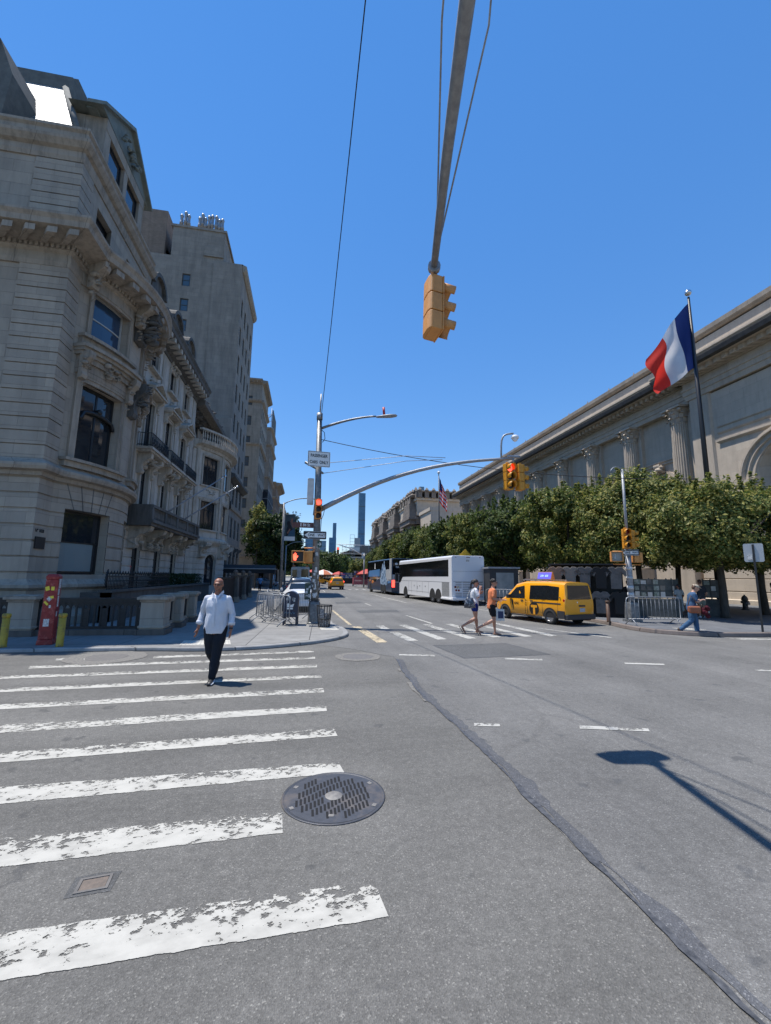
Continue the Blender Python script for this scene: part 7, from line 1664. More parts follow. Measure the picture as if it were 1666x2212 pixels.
b=MB(); b.ball((8.8,y,1.3),.42,10,0,Matrix.Diagonal((1.3,.02,.5,1))); b.ball((10.3,y,1.45),.25,8,0,Matrix.Diagonal((1.3,.02,.5,1))); b.build('orange_print',mat('orange_print',(.55,.20,.05),.5),t)
b=MB(); b.poly([(-.006,1.15,2.2),(-.006,-1.15,2.2),(-.006,-1.15,3.85),(-.006,1.15,3.85)]); b.build('rear_glass',M['coachglass'],t,fixn=False)
b=MB(); b.poly([(-.006,1.2,1.35),(-.006,-1.2,1.35),(-.006,-1.2,2.2),(-.006,1.2,2.2)]); b.build('rear_grey',M['busgrey'],t,fixn=False)
b=MB()
for k in range(5): b.box(-.02,0,-1.0,1.0,1.45+.14*k,1.5+.14*k)
b.build('rear_louvres',M['trim'],t)
b=MB(); text(b,'757-4',.24,Matrix.Translation((-.012,.55,3.0))@Matrix.Rotation(-PI/2,4,'Z')@Matrix.Rotation(PI/2,4,'X'),ext=.001,bold=.006); b.ball((-.01,.75,3.35),.16,10,0,Matrix.Diagonal((.05,1.2,.8,1))); b.ball((-.01,.3,3.35),.13,10,0,Matrix.Diagonal((.05,1.2,.8,1))); b.build('lettering',M['signwhite'],t,fixn=False)
for yy in (1.08,-1.08): b=MB(); b.box(-.05,.1,yy-.16,yy+.16,.85,1.6); b.build('tail_light',M['redlens'] if yy>0 else M['taill'],t,bevel=.02)
b=MB()
for x in (2.9,4.1,10.0): pts=[(x+.6*math.cos(a),.5+.6*math.sin(a)) for a in [PI*i/12 for i in range(13)]]+[(x-.6,.34),(x+.6,.34)]; b.poly([(px_,y+.007,max(.34,pz)) for px_,pz in pts][::-1])
b.build('wheel_arches',M['rubber'],t,fixn=False)
for x in (2.9,4.1,10.0): wheel(t,x,w-.12,.5,.26,'rim_light',8,1); wheel(t,x,-w+.12,.5,.26,'rim_dark',0,-1)
b=MB(); b.box(12.0,12.2,w+.1,w+.35,1.6,2.3); b.tube([(11.8,w,2.4),(12.1,w+.2,2.3)],.03,5); b.build('mirror',M['plastic'],t,bevel=.04)
# ---- ordinary cars, seen from behind
def suv(name,label,cat,loc,rz,paint,kind='suv',sc=1.0,group=None,lit=False):
    t=thing(name,label,cat,loc,rz,group,sc)
    if kind=='sedan': st=[(-.98,.42,.72,.78,.76,.92,.62),(-.85,.30,.84,.88,.88,1.02,.68),(-.15,.26,.90,.92,.90,1.10,.66),(.35,.26,.90,.92,.90,1.38,.58),(1.2,.26,.90,.92,.90,1.43,.58),(1.9,.26,.90,.92,.90,1.30,.58),(2.6,.28,.90,.88,.88,.98,.70),(3.5,.34,.84,.74,.82,.84,.6),(3.72,.42,.70,.62,.66,.70,.45)]; xb,xw,zw0,zw1=-.1,.34,1.10,1.36
    else: st=[(-.95,.50,.72,1.0,.80,1.50,.56),(-.82,.36,.84,1.04,.90,1.62,.62),(.2,.32,.92,1.05,.92,1.68,.66),(1.2,.32,.92,1.04,.92,1.67,.66),(1.9,.32,.92,1.02,.92,1.52,.62),(2.65,.34,.92,1.0,.90,1.08,.74),(3.5,.38,.86,.86,.84,.94,.62),(3.72,.44,.72,.70,.68,.78,.46)]; xb=-.95
    s=Shell(st); s.build('body',paint,t); WB=2.7
    for sd in (1,-1):
        b=MB()
        if kind=='sedan': s.glass(b,[(.42,.08),(2.2,.08),(1.95,.82),(1.2,.9),(.5,.85)],sd)
        else: s.glass(b,[(-.55,.1),(2.3,.08),(1.9,.86),(1.1,.92),(-.45,.86)],sd)
        b.build('side_window',M['carglass'],t,fixn=False)
        for xx in (0,WB): b=MB(); arch_(b,s,xx,.34,sd,.34); b.build('wheel_arch',M['rubber'],t,fixn=False)
        wheel(t,0,sd*.80,.34,.22,'rim_light',5,sd); wheel(t,WB,sd*.80,.34,.22,'rim_light',5,sd)
        b=MB(); 
        if kind=='sedan': b.box(-.97,-.80,sd*.52,sd*.84,.72,.86)
        else: b.box(-.93,-.80,sd*.56,sd*.90,.98,1.14)
        b.build('tail_light',M['redlens'] if lit else M['taill'],t,bevel=.02)
        b=MB(); b.box(1.95,2.12,sd*.95,sd*1.08,.98,1.12); b.build('mirror',paint,t,bevel=.03)
    b=MB()
    if kind=='sedan': b.poly([(-.12,.60,1.115),(-.12,-.60,1.115),(.33,-.52,1.39),(.33,.52,1.39)])
    else: b.poly([(-.95,.66,1.12),(-.95,-.66,1.12),(-.93,-.56,1.50),(-.93,.56,1.50)])
    o=b.build('rear_window',M['carglass'],t,fixn=False); o.location=(-.012 if kind!='sedan' else -.02,0,.012)
    b=MB(); b.poly([(2.67,.7,1.09),(2.67,-.7,1.09),(1.92,-.58,1.54),(1.92,.58,1.54)] if kind!='sedan' else [(2.62,.66,1.0),(2.62,-.66,1.0),(1.95,-.54,1.32),(1.95,.54,1.32)]); b.build('windscreen',M['carglass'],t,fixn=False).location=(.012,0,.012)
    b=MB(); b.box(-1.03,-.8,-.84,.84,.30,.52); b.build('rear_bumper',M['trim'] if kind!='sedan' else paint,t,bevel=.04)
    b=MB(); zz=.62 if kind=='sedan' else .78; b.box(-1.0,-.955,-.16,.16,zz,zz+.12); b.build('licence_plate',M['stkw'],t)
    if kind!='sedan':
        b=MB(); 
        for sd in (1,-1): b.tube([(-.4,sd*.58,1.66),(-.3,sd*.58,1.72),(1.6,sd*.58,1.72),(1.7,sd*.58,1.64)],.018,5)
        b.build('roof_rails',M['galv'],t)
    return t
P2=PI/2
def cpaint(n,c): return mat(n,c,.25,coat=.7,spec=.5)
suv('parked_car','white sedan parked behind the barriers and mailbox, nearest in the left kerb row','car',(-.30,22.9,0),R(92),cpaint('white_car_paint',(.70,.70,.71)),'sedan')
suv('parked_car','dark wagon with a blue reflecting roof parked second in the left kerb row','car',(-.42,29.3,0),R(92),cpaint('dark_blue_car_paint',(.03,.05,.09)))
suv('parked_car','dark car with red tail lights parked third in the left kerb row','car',(-.62,36.6,0),R(92),cpaint('charcoal_car_paint',(.025,.026,.03)),lit=True)
suv('parked_car','black off-roader parked ahead of the van on the left','car',(.35,43.5,0),R(91),cpaint('black_car_paint',(.012,.012,.013)))
t=thing('parked_van','pale grey box van with orange roof lights parked in the left kerb row','van',(-.75,47.5,0),R(91)); b=MB(); busbody(b,5.5,1.0,2.75,.4,rr=.2); b.build('body',cpaint('grey_van_paint',(.30,.33,.36)),t,bevel=.03)
b=MB(); b.box(-.012,0,-.85,-.1,1.2,2.5) ; b.box(-.012,0,.35,.85,1.6,2.45); b.build('rear_glass',M['coachglass'],t); 
for yy in (-.7,.7): b=MB(); b.box(0,.2,yy-.12,yy+.12,2.76,2.92); b.build('beacon',mat('orange_beacon',(.6,.18,.05),.4),t); b=MB(); b.box(-.03,0,yy*1.2-.08,yy*1.2+.08,.9,1.3); b.build('tail_light',M['taill'],t)
for x in (.9,4.4): wheel(t,x,.9,.36,.22,'rim_dark',0,1); wheel(t,x,-.9,.36,.22,'rim_dark',0,-1)
tx=suv('taxi_car','yellow taxi with black bumper driving away down the middle lane','taxi',(4.0,59.2,0),R(92),M['taxi'],sc=1.02,lit=True)
b=MB(); b.box(.3,.5,-.3,.3,1.72,1.95); b.build('roof_light',M['white'],tx)
suv('taxi_car','small yellow taxi crossing far ahead, partly behind the signal pole','taxi',(1.1,98,0),R(15),M['taxi'])
suv('parked_car','black car beside the far yellow taxi','car',(.1,84,0),R(90),cpaint('black_far_paint',(.015,.015,.016)))
suv('parked_car','dark red-lit car far ahead in the left lane','car',(2.3,112,0),R(91),cpaint('maroon_far_paint',(.05,.02,.02)),lit=True)
suv('parked_car','pale blue car crossing the far end of the left pavement gap','car',(-8.2,70,0),R(5),cpaint('pale_blue_paint',(.16,.24,.33)),'sedan')
# ================================================================ stalls, umbrellas, food carts
def umbrella(label,x,y,h,r,mats,g='vendor umbrellas at the next corner'):
    t=thing('umbrella',label,'umbrella',(x,y,.14),0,g); b=MB(); b.cyl((0,0,0),(0,0,h),.03,6); b.build('pole',M['galv'],t)
    b=MB(); n=8; top=Vector((0,0,h+.05)); 
    for k in range(n):
        a0=2*PI*k/n; a1=2*PI*(k+1)/n; p=[Vector((r*math.cos(a),r*math.sin(a),h-r*.42)) for a in (a0,a1)]; m=[q*.55+Vector((0,0,(h+.02)*.45)) for q in p]; m=[Vector((q.x,q.y,h-r*.14)) for q in m]
        b.add([top,m[0],m[1]],[(0,1,2)],k%len(mats)); b.add([m[0],p[0],p[1],m[1]],[(0,1,2,3)],k%len(mats)); b.add([p[0],p[0]-Vector((0,0,.15)),p[1]-Vector((0,0,.15)),p[1]],[(0,1,2,3)],k%len(mats))
    b.build('canopy',mats,t,fixn=False); return t
ured=mat('umbrella_red',(.42,.045,.035),.7); uyel=mat('umbrella_yellow',(.5,.34,.09),.7); uwh=mat('umbrella_white',(.68,.62,.58),.7); uor=mat('umbrella_orange',(.45,.14,.06),.7)
umbrella('plain red umbrella over the far pink stall',10.0,73,2.9,1.9,[ured]); umbrella('orange yellow and white umbrella beside the blue coach',11.7,63,3.1,1.7,[uor,uyel,uwh]); umbrella('red and white umbrella left of the driving taxi',3.6,100,3.1,2.6,[uor,uwh]); umbrella('small pink-red umbrella right of the signal pole',1.2,125,3.4,1.6,[ured]); umbrella('small red umbrella right above the driving taxi',6.4,90,2.6,1.4,[ured])
def stall(label,x,y,w,d,h,m,goods,g='vendor carts at the next corner',rz=0):
    t=thing('vendor_stall',label,'vendor stall',(x,y,.14),rz,g); b=MB(); b.box(-w/2,w/2,-d/2,d/2,.3,h*.55); b.build('cart_body',m,t,bevel=.02)
    b=MB(); 
    for sx in (-1,1):
        for sy in (-1,1): b.box(sx*w/2-.04,sx*w/2+.04,sy*d/2-.04,sy*d/2+.04,0,h)
    b.box(-w/2,w/2,-d/2,d/2,h-.06,h); b.build('frame',M['dark'],t)
    rnd=random.Random(int(x*10+y))
    b=MB(); 
    for i in range(int(w/.3)):
        for j in range(3): x0=-w/2+.06+.3*i; z0=h*.56+j*(h*.4/3); b.box(x0,x0+.24,-d/2-.03,-d/2,z0,z0+h*.11,rnd.randrange(len(goods)))
    b.build('goods',goods,t); return t
gp=[mat('goods_pink',(.45,.10,.14),.7),mat('goods_purple',(.16,.07,.25),.7),mat('goods_orange',(.5,.16,.05),.7),mat('goods_blue',(.08,.12,.35),.7),M['offwhite']]
stall('pink and purple souvenir stall under the red umbrella',10.0,73.5,4.5,1.6,2.7,gp[0],gp); stall('orange food cart left of the food truck',12.1,66,1.6,1.4,2.6,gp[2],[gp[2],gp[0]]); stall('low dark stall left of the driving taxi',3.5,101,4.5,1.6,2.2,M['dark'],[M['offwhite'],gp[2]])
stall('dark stall with pale goods between taxi and pink stall',7.2,80,2.4,1.4,2.4,M['dark'],[gp[3],M['offwhite']])
t=thing('food_truck','boxy brown food truck with open dark rear beside the blue coach','food truck',(13.4,60,.14),R(90)); b=MB(); busbody(b,5,1.1,2.9,.45,rr=.08); b.build('body',mat('brown_truck_paint',(.16,.11,.08),.5),t); b=MB(); b.box(-.02,.0,-.85,.85,.7,2.6); b.build('open_rear',M['void'],t)
for x in (.9,4): wheel(t,x,.95,.38,.24,'rim_dark',0,1); wheel(t,x,-.95,.38,.24,'rim_dark',0,-1)
# clothing stall behind the taxi van, art stalls
shirt=[mat('tee_grey',(.11,.105,.10),.9,c2=(.16,.15,.14),ns=5),mat('tee_cream',(.22,.20,.17),.9),mat('tee_black',(.02,.02,.02),.9),mat('tee_brown',(.22,.16,.12),.9)]
def tee(t,x,y,z,w,h,m,txt=None,rz=0):
    b=MB(); Mq=Matrix.Translation((x,y,z))@Matrix.Rotation(rz,4,'Z'); o=[(-.28,-1),(.28,-1),(.30,-.25),(.5,-.45),(.62,-.25),(.34,0),(.12,.02),(0,-.06),(-.12,.02),(-.34,0),(-.62,-.25),(-.5,-.45),(-.30,-.25)]
    b.prism([(a*w,c*h) for a,c in o],-.03,.03,0,Mq); o_=b.build('hanging_shirt',m,t,bevel=.015)
    if txt: 
        b=MB()
        for i,s in enumerate(txt): text(b,s,.13*w/.8,Mq@face_cam(0,-.034,-.33*h-.15*i),sx=.9,ext=.001,bold=.003)
        b.build('print',M['signblack'],o_,fixn=False)
t=thing('clothing_stall','shaded souvenir clothing stall hung with printed shirts right behind the taxi van','market stall',(12.9,18.2,.14),R(-30))
b=MB()
for x in (-1.6,1.6):
    for y in (-.8,.8): b.box(x-.03,x+.03,y-.03,y+.03,0,2.35)
b.box(-1.65,1.65,-.85,.85,2.3,2.36); b.box(-1.6,1.6,.7,.75,.3,2.3); b.build('frame',M['dark'],t)
b=MB(); b.box(-1.5,1.5,-.6,.7,.0,.9); b.build('covered_table',M['canvas'],t)
for i,(x,z,m,tx_) in enumerate(((-1.35,2.2,3,None),(-.75,2.2,1,None),(-.15,2.2,0,('NEW YORK',)),(.5,2.2,2,None),(1.1,2.2,0,None),(-1.2,1.15,3,None),(-.35,1.12,0,('NEW YORK',)),(.45,1.12,0,('NEW YORK',)),(1.2,1.12,2,None))): tee(t,x,-.86,z,.75,.95,shirt[m],tx_)
def artstall(label,x,y,rz,w):
    t=thing('art_stall',label,'market stall',(x,y,.14),rz,'art stalls under the trees'); b=MB()
    for k in (-w/2,0,w/2): b.box(k-.025,k+.025,-.02,.02,0,1.75)
    b.box(-w/2,w/2,-.02,.02,.85,1.70); b.box(-w/2,w/2,-.6,-.02,.0,.80); b.build('dark_display_boards',mat('display_board',(.06,.065,.06),.8,c2=(.12,.12,.11),ns=4),t)
    rnd=random.Random(int(x*7)); nn=int(w/.26)
    for j in range(3):
        for i in range(nn):
            if rnd.random()<.12: continue
            b=MB(); x0=-w/2+.04+i*.26; b.box(x0,x0+rnd.uniform(.16,.22),-.04,-.02,.9+.28*j,.9+.28*j+rnd.uniform(.17,.23)); b.build('framed_print',rnd.choice([shirt[1],M['offwhite'],shirt[1],mat_green,shirt[0]]),t)
    return t
mat_green=mat('print_green',(.12,.17,.13),.8,c2=(.35,.36,.33),ns=12)
artstall('long board of small framed prints behind the metal barrier',15.95,17.9,R(-35),1.8); artstall('second board of framed prints left of the tall shopper',16.75,17.75,R(-35),.9)
artstall('easel board with a big pale print right of the tall shopper',18.95,17.5,R(-40),.6)
t=thing('newsstand','dark glass-fronted kiosk between the coach tail and the striding man','kiosk',(12.7,26.0,.14),R(-10)); b=MB(); b.box(-1.3,.5,-.8,.8,0,2.25); b.build('kiosk_body',M['trim'],t); b=MB(); b.box(-1.4,.6,-.9,.9,2.25,2.36); b.build('kiosk_roof',M['galv'],t); b=MB(); b.box(-.9,.2,-.82,-.80,.5,2.0); b.build('poster_panel',mat('dim_poster',(.20,.22,.22),.5,c2=(.30,.31,.30),ns=2),t)
# ================================================================ people
def skinm(n,c,c2): return mat(n,c,.5,c2=c2,ns=12,spec=.4,bump=.001,bs=60)
def ering(b,rings,n=16,side=Vector((1,0,0))):
    """closed tube through rings (centre, half-width along side, half-depth)"""
    vs=[]; k=len(rings)
    for i,(c,a,d) in enumerate(rings):
        c=Vector(c); t=(Vector(rings[min(i+1,k-1)][0])-Vector(rings[max(i-1,0)][0])).normalized()
        s=(side-t*side.dot(t)); s=s.normalized() if s.length>.2 else t.orthogonal().normalized(); f=t.cross(s)
        for j in range(n): q=2*PI*j/n; vs.append(c+s*a*math.cos(q)+f*d*math.sin(q))
    fs=[(i*n+j,i*n+(j+1)%n,(i+1)*n+(j+1)%n,(i+1)*n+j) for i in range(k-1) for j in range(n)]+[tuple(range(n))[::-1],tuple(range((k-1)*n,k*n))]
    b.add(vs,fs,0,True)
def limb(b,pts,rad,ecc=1.0):
    """rounded limb through joints, radii interpolated smoothly"""
    P=[Vector(p) for p in pts]; out=[]
    for i in range(len(P)-1):
        m=6
        for j in range(m): t=j/m; r=rad[i]+(rad[i+1]-rad[i])*(t*t*(3-2*t)); out.append((P[i].lerp(P[i+1],t),r,r*ecc))
    out.append((P[-1],rad[-1],rad[-1]*ecc))
    a=(P[0]-P[1]).normalized(); z=(P[-1]-P[-2]).normalized()
    cap=[(P[0]+a*rad[0]*q,rad[0]*math.sqrt(1-q*q),rad[0]*math.sqrt(1-q*q)*ecc) for q in (.95,.75,.4)]; capz=[(P[-1]+z*rad[-1]*q,rad[-1]*math.sqrt(1-q*q),rad[-1]*math.sqrt(1-q*q)*ecc) for q in (.4,.75,.95)]
    ering(b,cap+out+capz,12)
def remesh(b,name,m,parent,vox=.010,sm=6,noise_=None):
    o=b.build(name,m,None,smooth=True); r=o.modifiers.new('r','REMESH'); r.mode='VOXEL'; r.voxel_size=vox; r.use_smooth_shade=True
    s=o.modifiers.new('s','SMOOTH'); s.iterations=sm; s.factor=.5
    bpy.context.view_layer.update(); me=bpy.data.meshes.new_from_object(o.evaluated_get(bpy.context.evaluated_depsgraph_get())); me.name=name
    old=o.data; o.modifiers.clear(); o.data=me; bpy.data.meshes.remove(old)
    if noise_:
        a,f,sd=noise_
        for v in me.vertices:
            p=v.co; k=noise.noise(Vector((p.x*f+sd,p.y*f,p.z*f*.55)))+.5*noise.noise(Vector((p.x*f*2.3,p.y*f*2.3+sd,p.z*f*1.1)))
            v.co=p+v.normal*a*k
    me.polygons.foreach_set('use_smooth',[True]*len(me.polygons))
    o.parent=parent; return o
def lerp3(a,b,t): return Vector(a).lerp(Vector(b),t)
def hand(b,wr,el,fing,s=1,curl=.5,thumb=None):
    """palm and five fingers beyond the wrist; fing = direction fingers spread across the palm"""
    d=(Vector(wr)-Vector(el)).normalized(); f=Vector(fing); f=(f-d*f.dot(d)).normalized(); n=d.cross(f); w=Vector(wr)
    ering(b,[(w-d*.02,.025*s,.019*s),(w+d*.02*s,.030*s,.017*s),(w+d*.055*s,.040*s,.015*s),(w+d*.09*s,.039*s,.013*s),(w+d*.098*s,.03*s,.008*s)],10,f)
    for i,(o,l,r) in enumerate(((-.030,.060,.0075),(-.010,.070,.0085),(.011,.076,.009),(.031,.068,.0085))):
        a=w+d*.088*s+f*o*s; q=a+d*l*.45*s+f*o*.15*s+n*l*.10*curl*s; e=q+d*l*.5*(1-.25*curl)*s+n*l*.40*curl*s
        limb(b,[a-d*.02,a,q,e],[r,r*1.05,r,r*.8])
    a=w+d*.03*s+f*.030*s; limb(b,[a,a+d*.025*s+f*.026*s+n*.008,a+d*.058*s+f*.034*s+n*.02],[.012,.011,.009])
def head(b,c,s=1.0,yaw=0,pitch=0,nose=1.0,jaw=1.0):
    Mq=Matrix.Translation(c)@Matrix.Rotation(yaw,4,'Z')@Matrix.Rotation(pitch,4,'X')@Matrix.Scale(s,4)
    def el(p,r): b.ball((0,0,0),1,14,0,Mq@Matrix.Translation(p)@Matrix.Diagonal((r[0],r[1],r[2],1)))
    el((0,.012,.035),(.077,.095,.083)); el((0,-.012,-.02),(.066,.078,.080)); el((0,-.030,-.070),(.046*jaw,.050,.036)); el((0,-.062,-.096),(.020*jaw,.020,.016))
    el((0,-.085,.026),(.052,.018,.012)); el((0,-.100,-.014),(.0125*nose,.022*nose,.024)); el((0,-.112,-.026),(.017*nose,.013,.010)); el((0,-.086,-.062),(.024,.012,.010))
    for sd in (-1,1): el((sd*.036,-.076,-.020),(.022,.018,.020)); el((sd*.079,.012,-.002),(.010,.020,.032))
    return Mq
def person(label,loc,rz,J,top,bottom,skin,hairc=None,hair='short',sc=1.0,shoes='dark',female=False,seed=1,belly=0,hands=True,vox=.010,headyaw=0,sleeve='short',legs='trousers',headpitch=0,cap=None,glasses=None,hem=.86,fat=1.0,group=None):
    t=thing('person',label,'person',loc,rz,group,sc)
    g=lambda k:Vector(J[k])
    sw=.150 if female else .172; hw=.165 if female else .158; ww=.118 if female else .142
    pel,ch,nk,hd=g('pelvis'),g('chest'),g('neck'),g('head')
    def torso(b,o=0,dz=0,bel=0,lo=None,top_=True):
        f=fat
        R_=[(lerp3(pel,ch,-.35) if lo is None else lerp3(pel,ch,lo),(hw*.92+o)*f,(.098+o)*f+bel*.6),(lerp3(pel,ch,-.1),(hw+o)*f,(.108+o)*f+bel*.7),(lerp3(pel,ch,.2),(hw*.97+o)*f,(.103+o)*f+bel),(lerp3(pel,ch,.45),(ww+o)*f,(.098+o)*f+bel),(lerp3(pel,ch,.8),((.138 if female else .160)+o)*f,(.112+o)*f+bel*.3),(ch,(sw*.92+o)*f,(.112+o)*f),(lerp3(ch,nk,.30),(sw*.90+o)*f,(.100+o)*f)]
        if top_ and o>0: R_+=[(lerp3(ch,nk,.55),(sw*.70+o*.7),.085+o*.8),(lerp3(ch,nk,.76),(sw*.50+o*.5),.068+o*.6)]
        elif top_: R_+=[(lerp3(ch,nk,.55),(sw*.70+o*.7),.085+o*.8),(lerp3(ch,nk,.78),(sw*.46+o*.6),.070+o*.6),(lerp3(ch,nk,.95),.068+o*.5,.060+o*.5),(nk,.058+o*.5,.058+o*.5)]
        ering(b,R_,18)
    body=MB(); torso(body)
    limb(body,[lerp3(ch,nk,.8),nk,lerp3(nk,hd,.75)],[.062,.056,.054])
    Mh=head(body,hd,yaw=headyaw,pitch=headpitch,jaw=.9 if female else 1.05,nose=.9 if female else 1.1)
    ar=.88 if female else 1.0
    for s in 'LR':
        sh,el,wr=g('sh'+s),g('el'+s),g('wr'+s); limb(body,[sh,lerp3(sh,el,.45),el,lerp3(el,wr,.3),wr],[.054*ar,.047*ar,.037*ar,.041*ar,.026*ar])
        limb(body,[lerp3(ch,nk,.35),sh],[.055,.050]); limb(body,[lerp3(ch,nk,.70),lerp3(lerp3(ch,nk,.70),sh,.9)],[.052,.044])
        hp,kn,an=g('hip'+s),g('kn'+s),g('an'+s); limb(body,[hp,lerp3(hp,kn,.45),kn,lerp3(kn,an,.28),lerp3(kn,an,.75),an],[.086,.076,.052,.057,.038,.034])
        if hands: hand(body,wr,el,J.get('f'+s,(0,-1,0)),1.0,.55)
        td=Vector(J.get('toe'+s,(0,-1,-.15))).normalized(); hl=an-td*.03+Vector((0,0,-.05)); limb(body,[hl,an+td*.05+Vector((0,0,-.045)),an+td*.14+Vector((0,0,-.058)),an+td*.19+Vector((0,0,-.062))],[.032,.034,.030,.020],.95)
    remesh(body,'body',skin,t,vox,4)
    # clothes
    if top is not None:
        b=MB(); torso(b,.020,bel=belly,lo=-.31 if legs!='none' else -.4,top_=True)
        for s in 'LR':
            sh,el,wr=g('sh'+s),g('el'+s),g('wr'+s); limb(b,[lerp3(ch,nk,.30),sh],[.062,.060]); limb(b,[lerp3(ch,nk,.70),lerp3(lerp3(ch,nk,.70),sh,.9)+Vector((0,0,.004))],[.062,.052])
            if sleeve=='long': limb(b,[sh,lerp3(sh,el,.5),el,lerp3(el,wr,.45),lerp3(el,wr,.62)],[.058*fat,.058*fat,.053,.053,.050])
            elif sleeve=='short': limb(b,[sh,lerp3(sh,el,.4),lerp3(sh,el,.68)],[.060,.063,.064])
            else: limb(b,[sh,lerp3(sh,el,.1)],[.06,.05])
        remesh(b,'shirt',top,t,vox,3,(.013,9,seed))
    if bottom is not None:
        b=MB(); ering(b,[(lerp3(pel,ch,-.34),hw*.93+.015,.112),(lerp3(pel,ch,-.1),hw*fat+.016,.124+belly*.5),(lerp3(pel,ch,.12),hw*.98*fat+.012,.116+belly*.5)],18)
        for s in 'LR':
            hp,kn,an=g('hip'+s),g('kn'+s),g('an'+s)
            if legs=='trousers': limb(b,[hp,lerp3(hp,kn,.45),kn,lerp3(kn,an,.4),lerp3(kn,an,.95)],[.104*fat,.100*fat,.082,.076,.066])
            elif legs=='shorts': limb(b,[hp,lerp3(hp,kn,.3),lerp3(hp,kn,.62 if not female else .34)],[.102,.098,.092 if not female else .096])
            elif legs=='dress': limb(b,[hp,lerp3(hp,kn,.5),lerp3(kn,an,.3)],[.11,.12,.13])
        remesh(b,'trousers' if legs=='trousers' else legs,bottom,t,vox,3,(.010,12,seed+3))
    for s in 'LR':
        an=g('an'+s); td=Vector(J.get('toe'+s,(0,-1,-.15))).normalized(); b=MB(); up=Vector((0,0,1)); up=(up-td*up.dot(td)).normalized()
        if shoes=='sandal':
            q=[an-td*.06-up*.088,an+td*.02-up*.088,an+td*.12-up*.090,an+td*.22-up*.088]; ering(b,[(p,w_,.009) for p,w_ in zip(q,(.030,.036,.044,.030))],12,td.cross(up)); b.tube([an+td*.03-up*.05+td.cross(up)*.042,an+td*.11-up*.028,an+td*.03-up*.05-td.cross(up)*.042],.008,5)
            b.build('sandal',M['leather'],t,smooth=True)
        else:
            ering(b,[(an-td*.07-up*.045,.028,.035),(an-td*.03-up*.035,.042,.05),(an+td*.05-up*.048,.044,.042),(an+td*.14-up*.06,.046,.03),(an+td*.21-up*.066,.032,.02)],12,td.cross(up)); b.build('shoe',M[shoes] if isinstance(shoes,str) else shoes,t,smooth=True)
    def mel(b,p,r): b.ball((0,0,0),1,14,0,Mh@Matrix.Translation(p)@Matrix.Diagonal((r[0],r[1],r[2],1)))
    b=MB()
    for sd in (-1,1): mel(b,(sd*.031,-.083,.006),(.012,.008,.006))
    b.build('eyes',M['eye'],t,smooth=True)
    if hair=='short': b=MB(); mel(b,(0,.022,.050),(.084,.098,.082)); mel(b,(0,-.04,.088),(.060,.050,.035)); mel(b,(0,.06,.0),(.068,.055,.07)); remesh(b,'hair',hairc,t,.008,2,(.012,30,seed))
    elif hair=='curly': 
        b=MB(); rr=random.Random(seed); mel(b,(0,.022,.052),(.085,.095,.080))
        for i in range(44): a=rr.uniform(0,6.28); z=rr.uniform(.0,1); r=math.sqrt(1-z*z); mel(b,(.082*r*math.cos(a),.015+.095*r*math.sin(a)*(1 if math.sin(a)>0 else .75),.045+.085*z),(.022,.022,.020))
        remesh(b,'hair',hairc,t,.007,1)
    elif hair=='ponytail':
        b=MB(); mel(b,(0,.020,.048),(.082,.098,.082)); mel(b,(0,.075,.01),(.06,.05,.06)); mel(b,(0,.125,.03),(.03,.035,.04)); mel(b,(.0,.135,-.05),(.028,.03,.08)); mel(b,(0,.125,-.14),(.02,.022,.07)); remesh(b,'hair',hairc,t,.008,2,(.008,30,seed))
    elif hair=='stubble':
        b=MB(); mel(b,(0,-.029,-.070),(.0485,.0515,.034)); mel(b,(0,-.0625,-.096),(.021,.0205,.016)); mel(b,(0,-.083,-.048),(.026,.014,.006)); remesh(b,'beard',hairc,t,.006,2)
    if cap: b=MB(); mel(b,(0,.012,.062),(.088,.104,.066)); ering(b,[(Mh@Vector((0,-.05,.066)),.07,.012),(Mh@Vector((0,-.11,.058)),.066,.008),(Mh@Vector((0,-.155,.046)),.04,.005)],12); remesh(b,'cap',cap,t,.008,2)
    if glasses:
        b=MB()
        for sd in (-1,1):
            if glasses=='sun': mel(b,(sd*.034,-.098,.006),(.027,.006,.018))
            else: b.tube([Mh@Vector((sd*.034+.025*math.cos(a),-.101,.004+.017*math.sin(a))) for a in [2*PI*k/14 for k in range(15)]],.0022,5)
            b.tube([Mh@Vector((sd*.06,-.095,.010)),Mh@Vector((sd*.082,.0,.012))],.0025,4)
        b.tube([Mh@Vector((-.01,-.106,.010)),Mh@Vector((.01,-.106,.010))],.0025,4); b.build('glasses',M['black'],t)
    return t
M['eye']=mat('dark_eye',(.02,.015,.012),.2); M['leather']=mat('brown_leather',(.10,.05,.03),.6); M['dark_shoe']=mat('black_shoe',(.015,.015,.016),.5); M['white_shoe']=mat('white_shoe',(.55,.57,.6),.5); M['brown_boot']=mat('brown_boot',(.05,.03,.022),.6)
sk1=skinm('brown_skin',(.30,.135,.085),(.25,.105,.065)); sk2=skinm('tanned_skin',(.42,.22,.145),(.36,.18,.12)); sk3=skinm('light_skin',(.50,.29,.20),(.45,.25,.17))
def fab(n,c,c2=None,bs=40): return mat(n,c,.85,c2=c2 or tuple(x*.88 for x in c),ns=5,bump=.003,bs=bs,spec=.2)
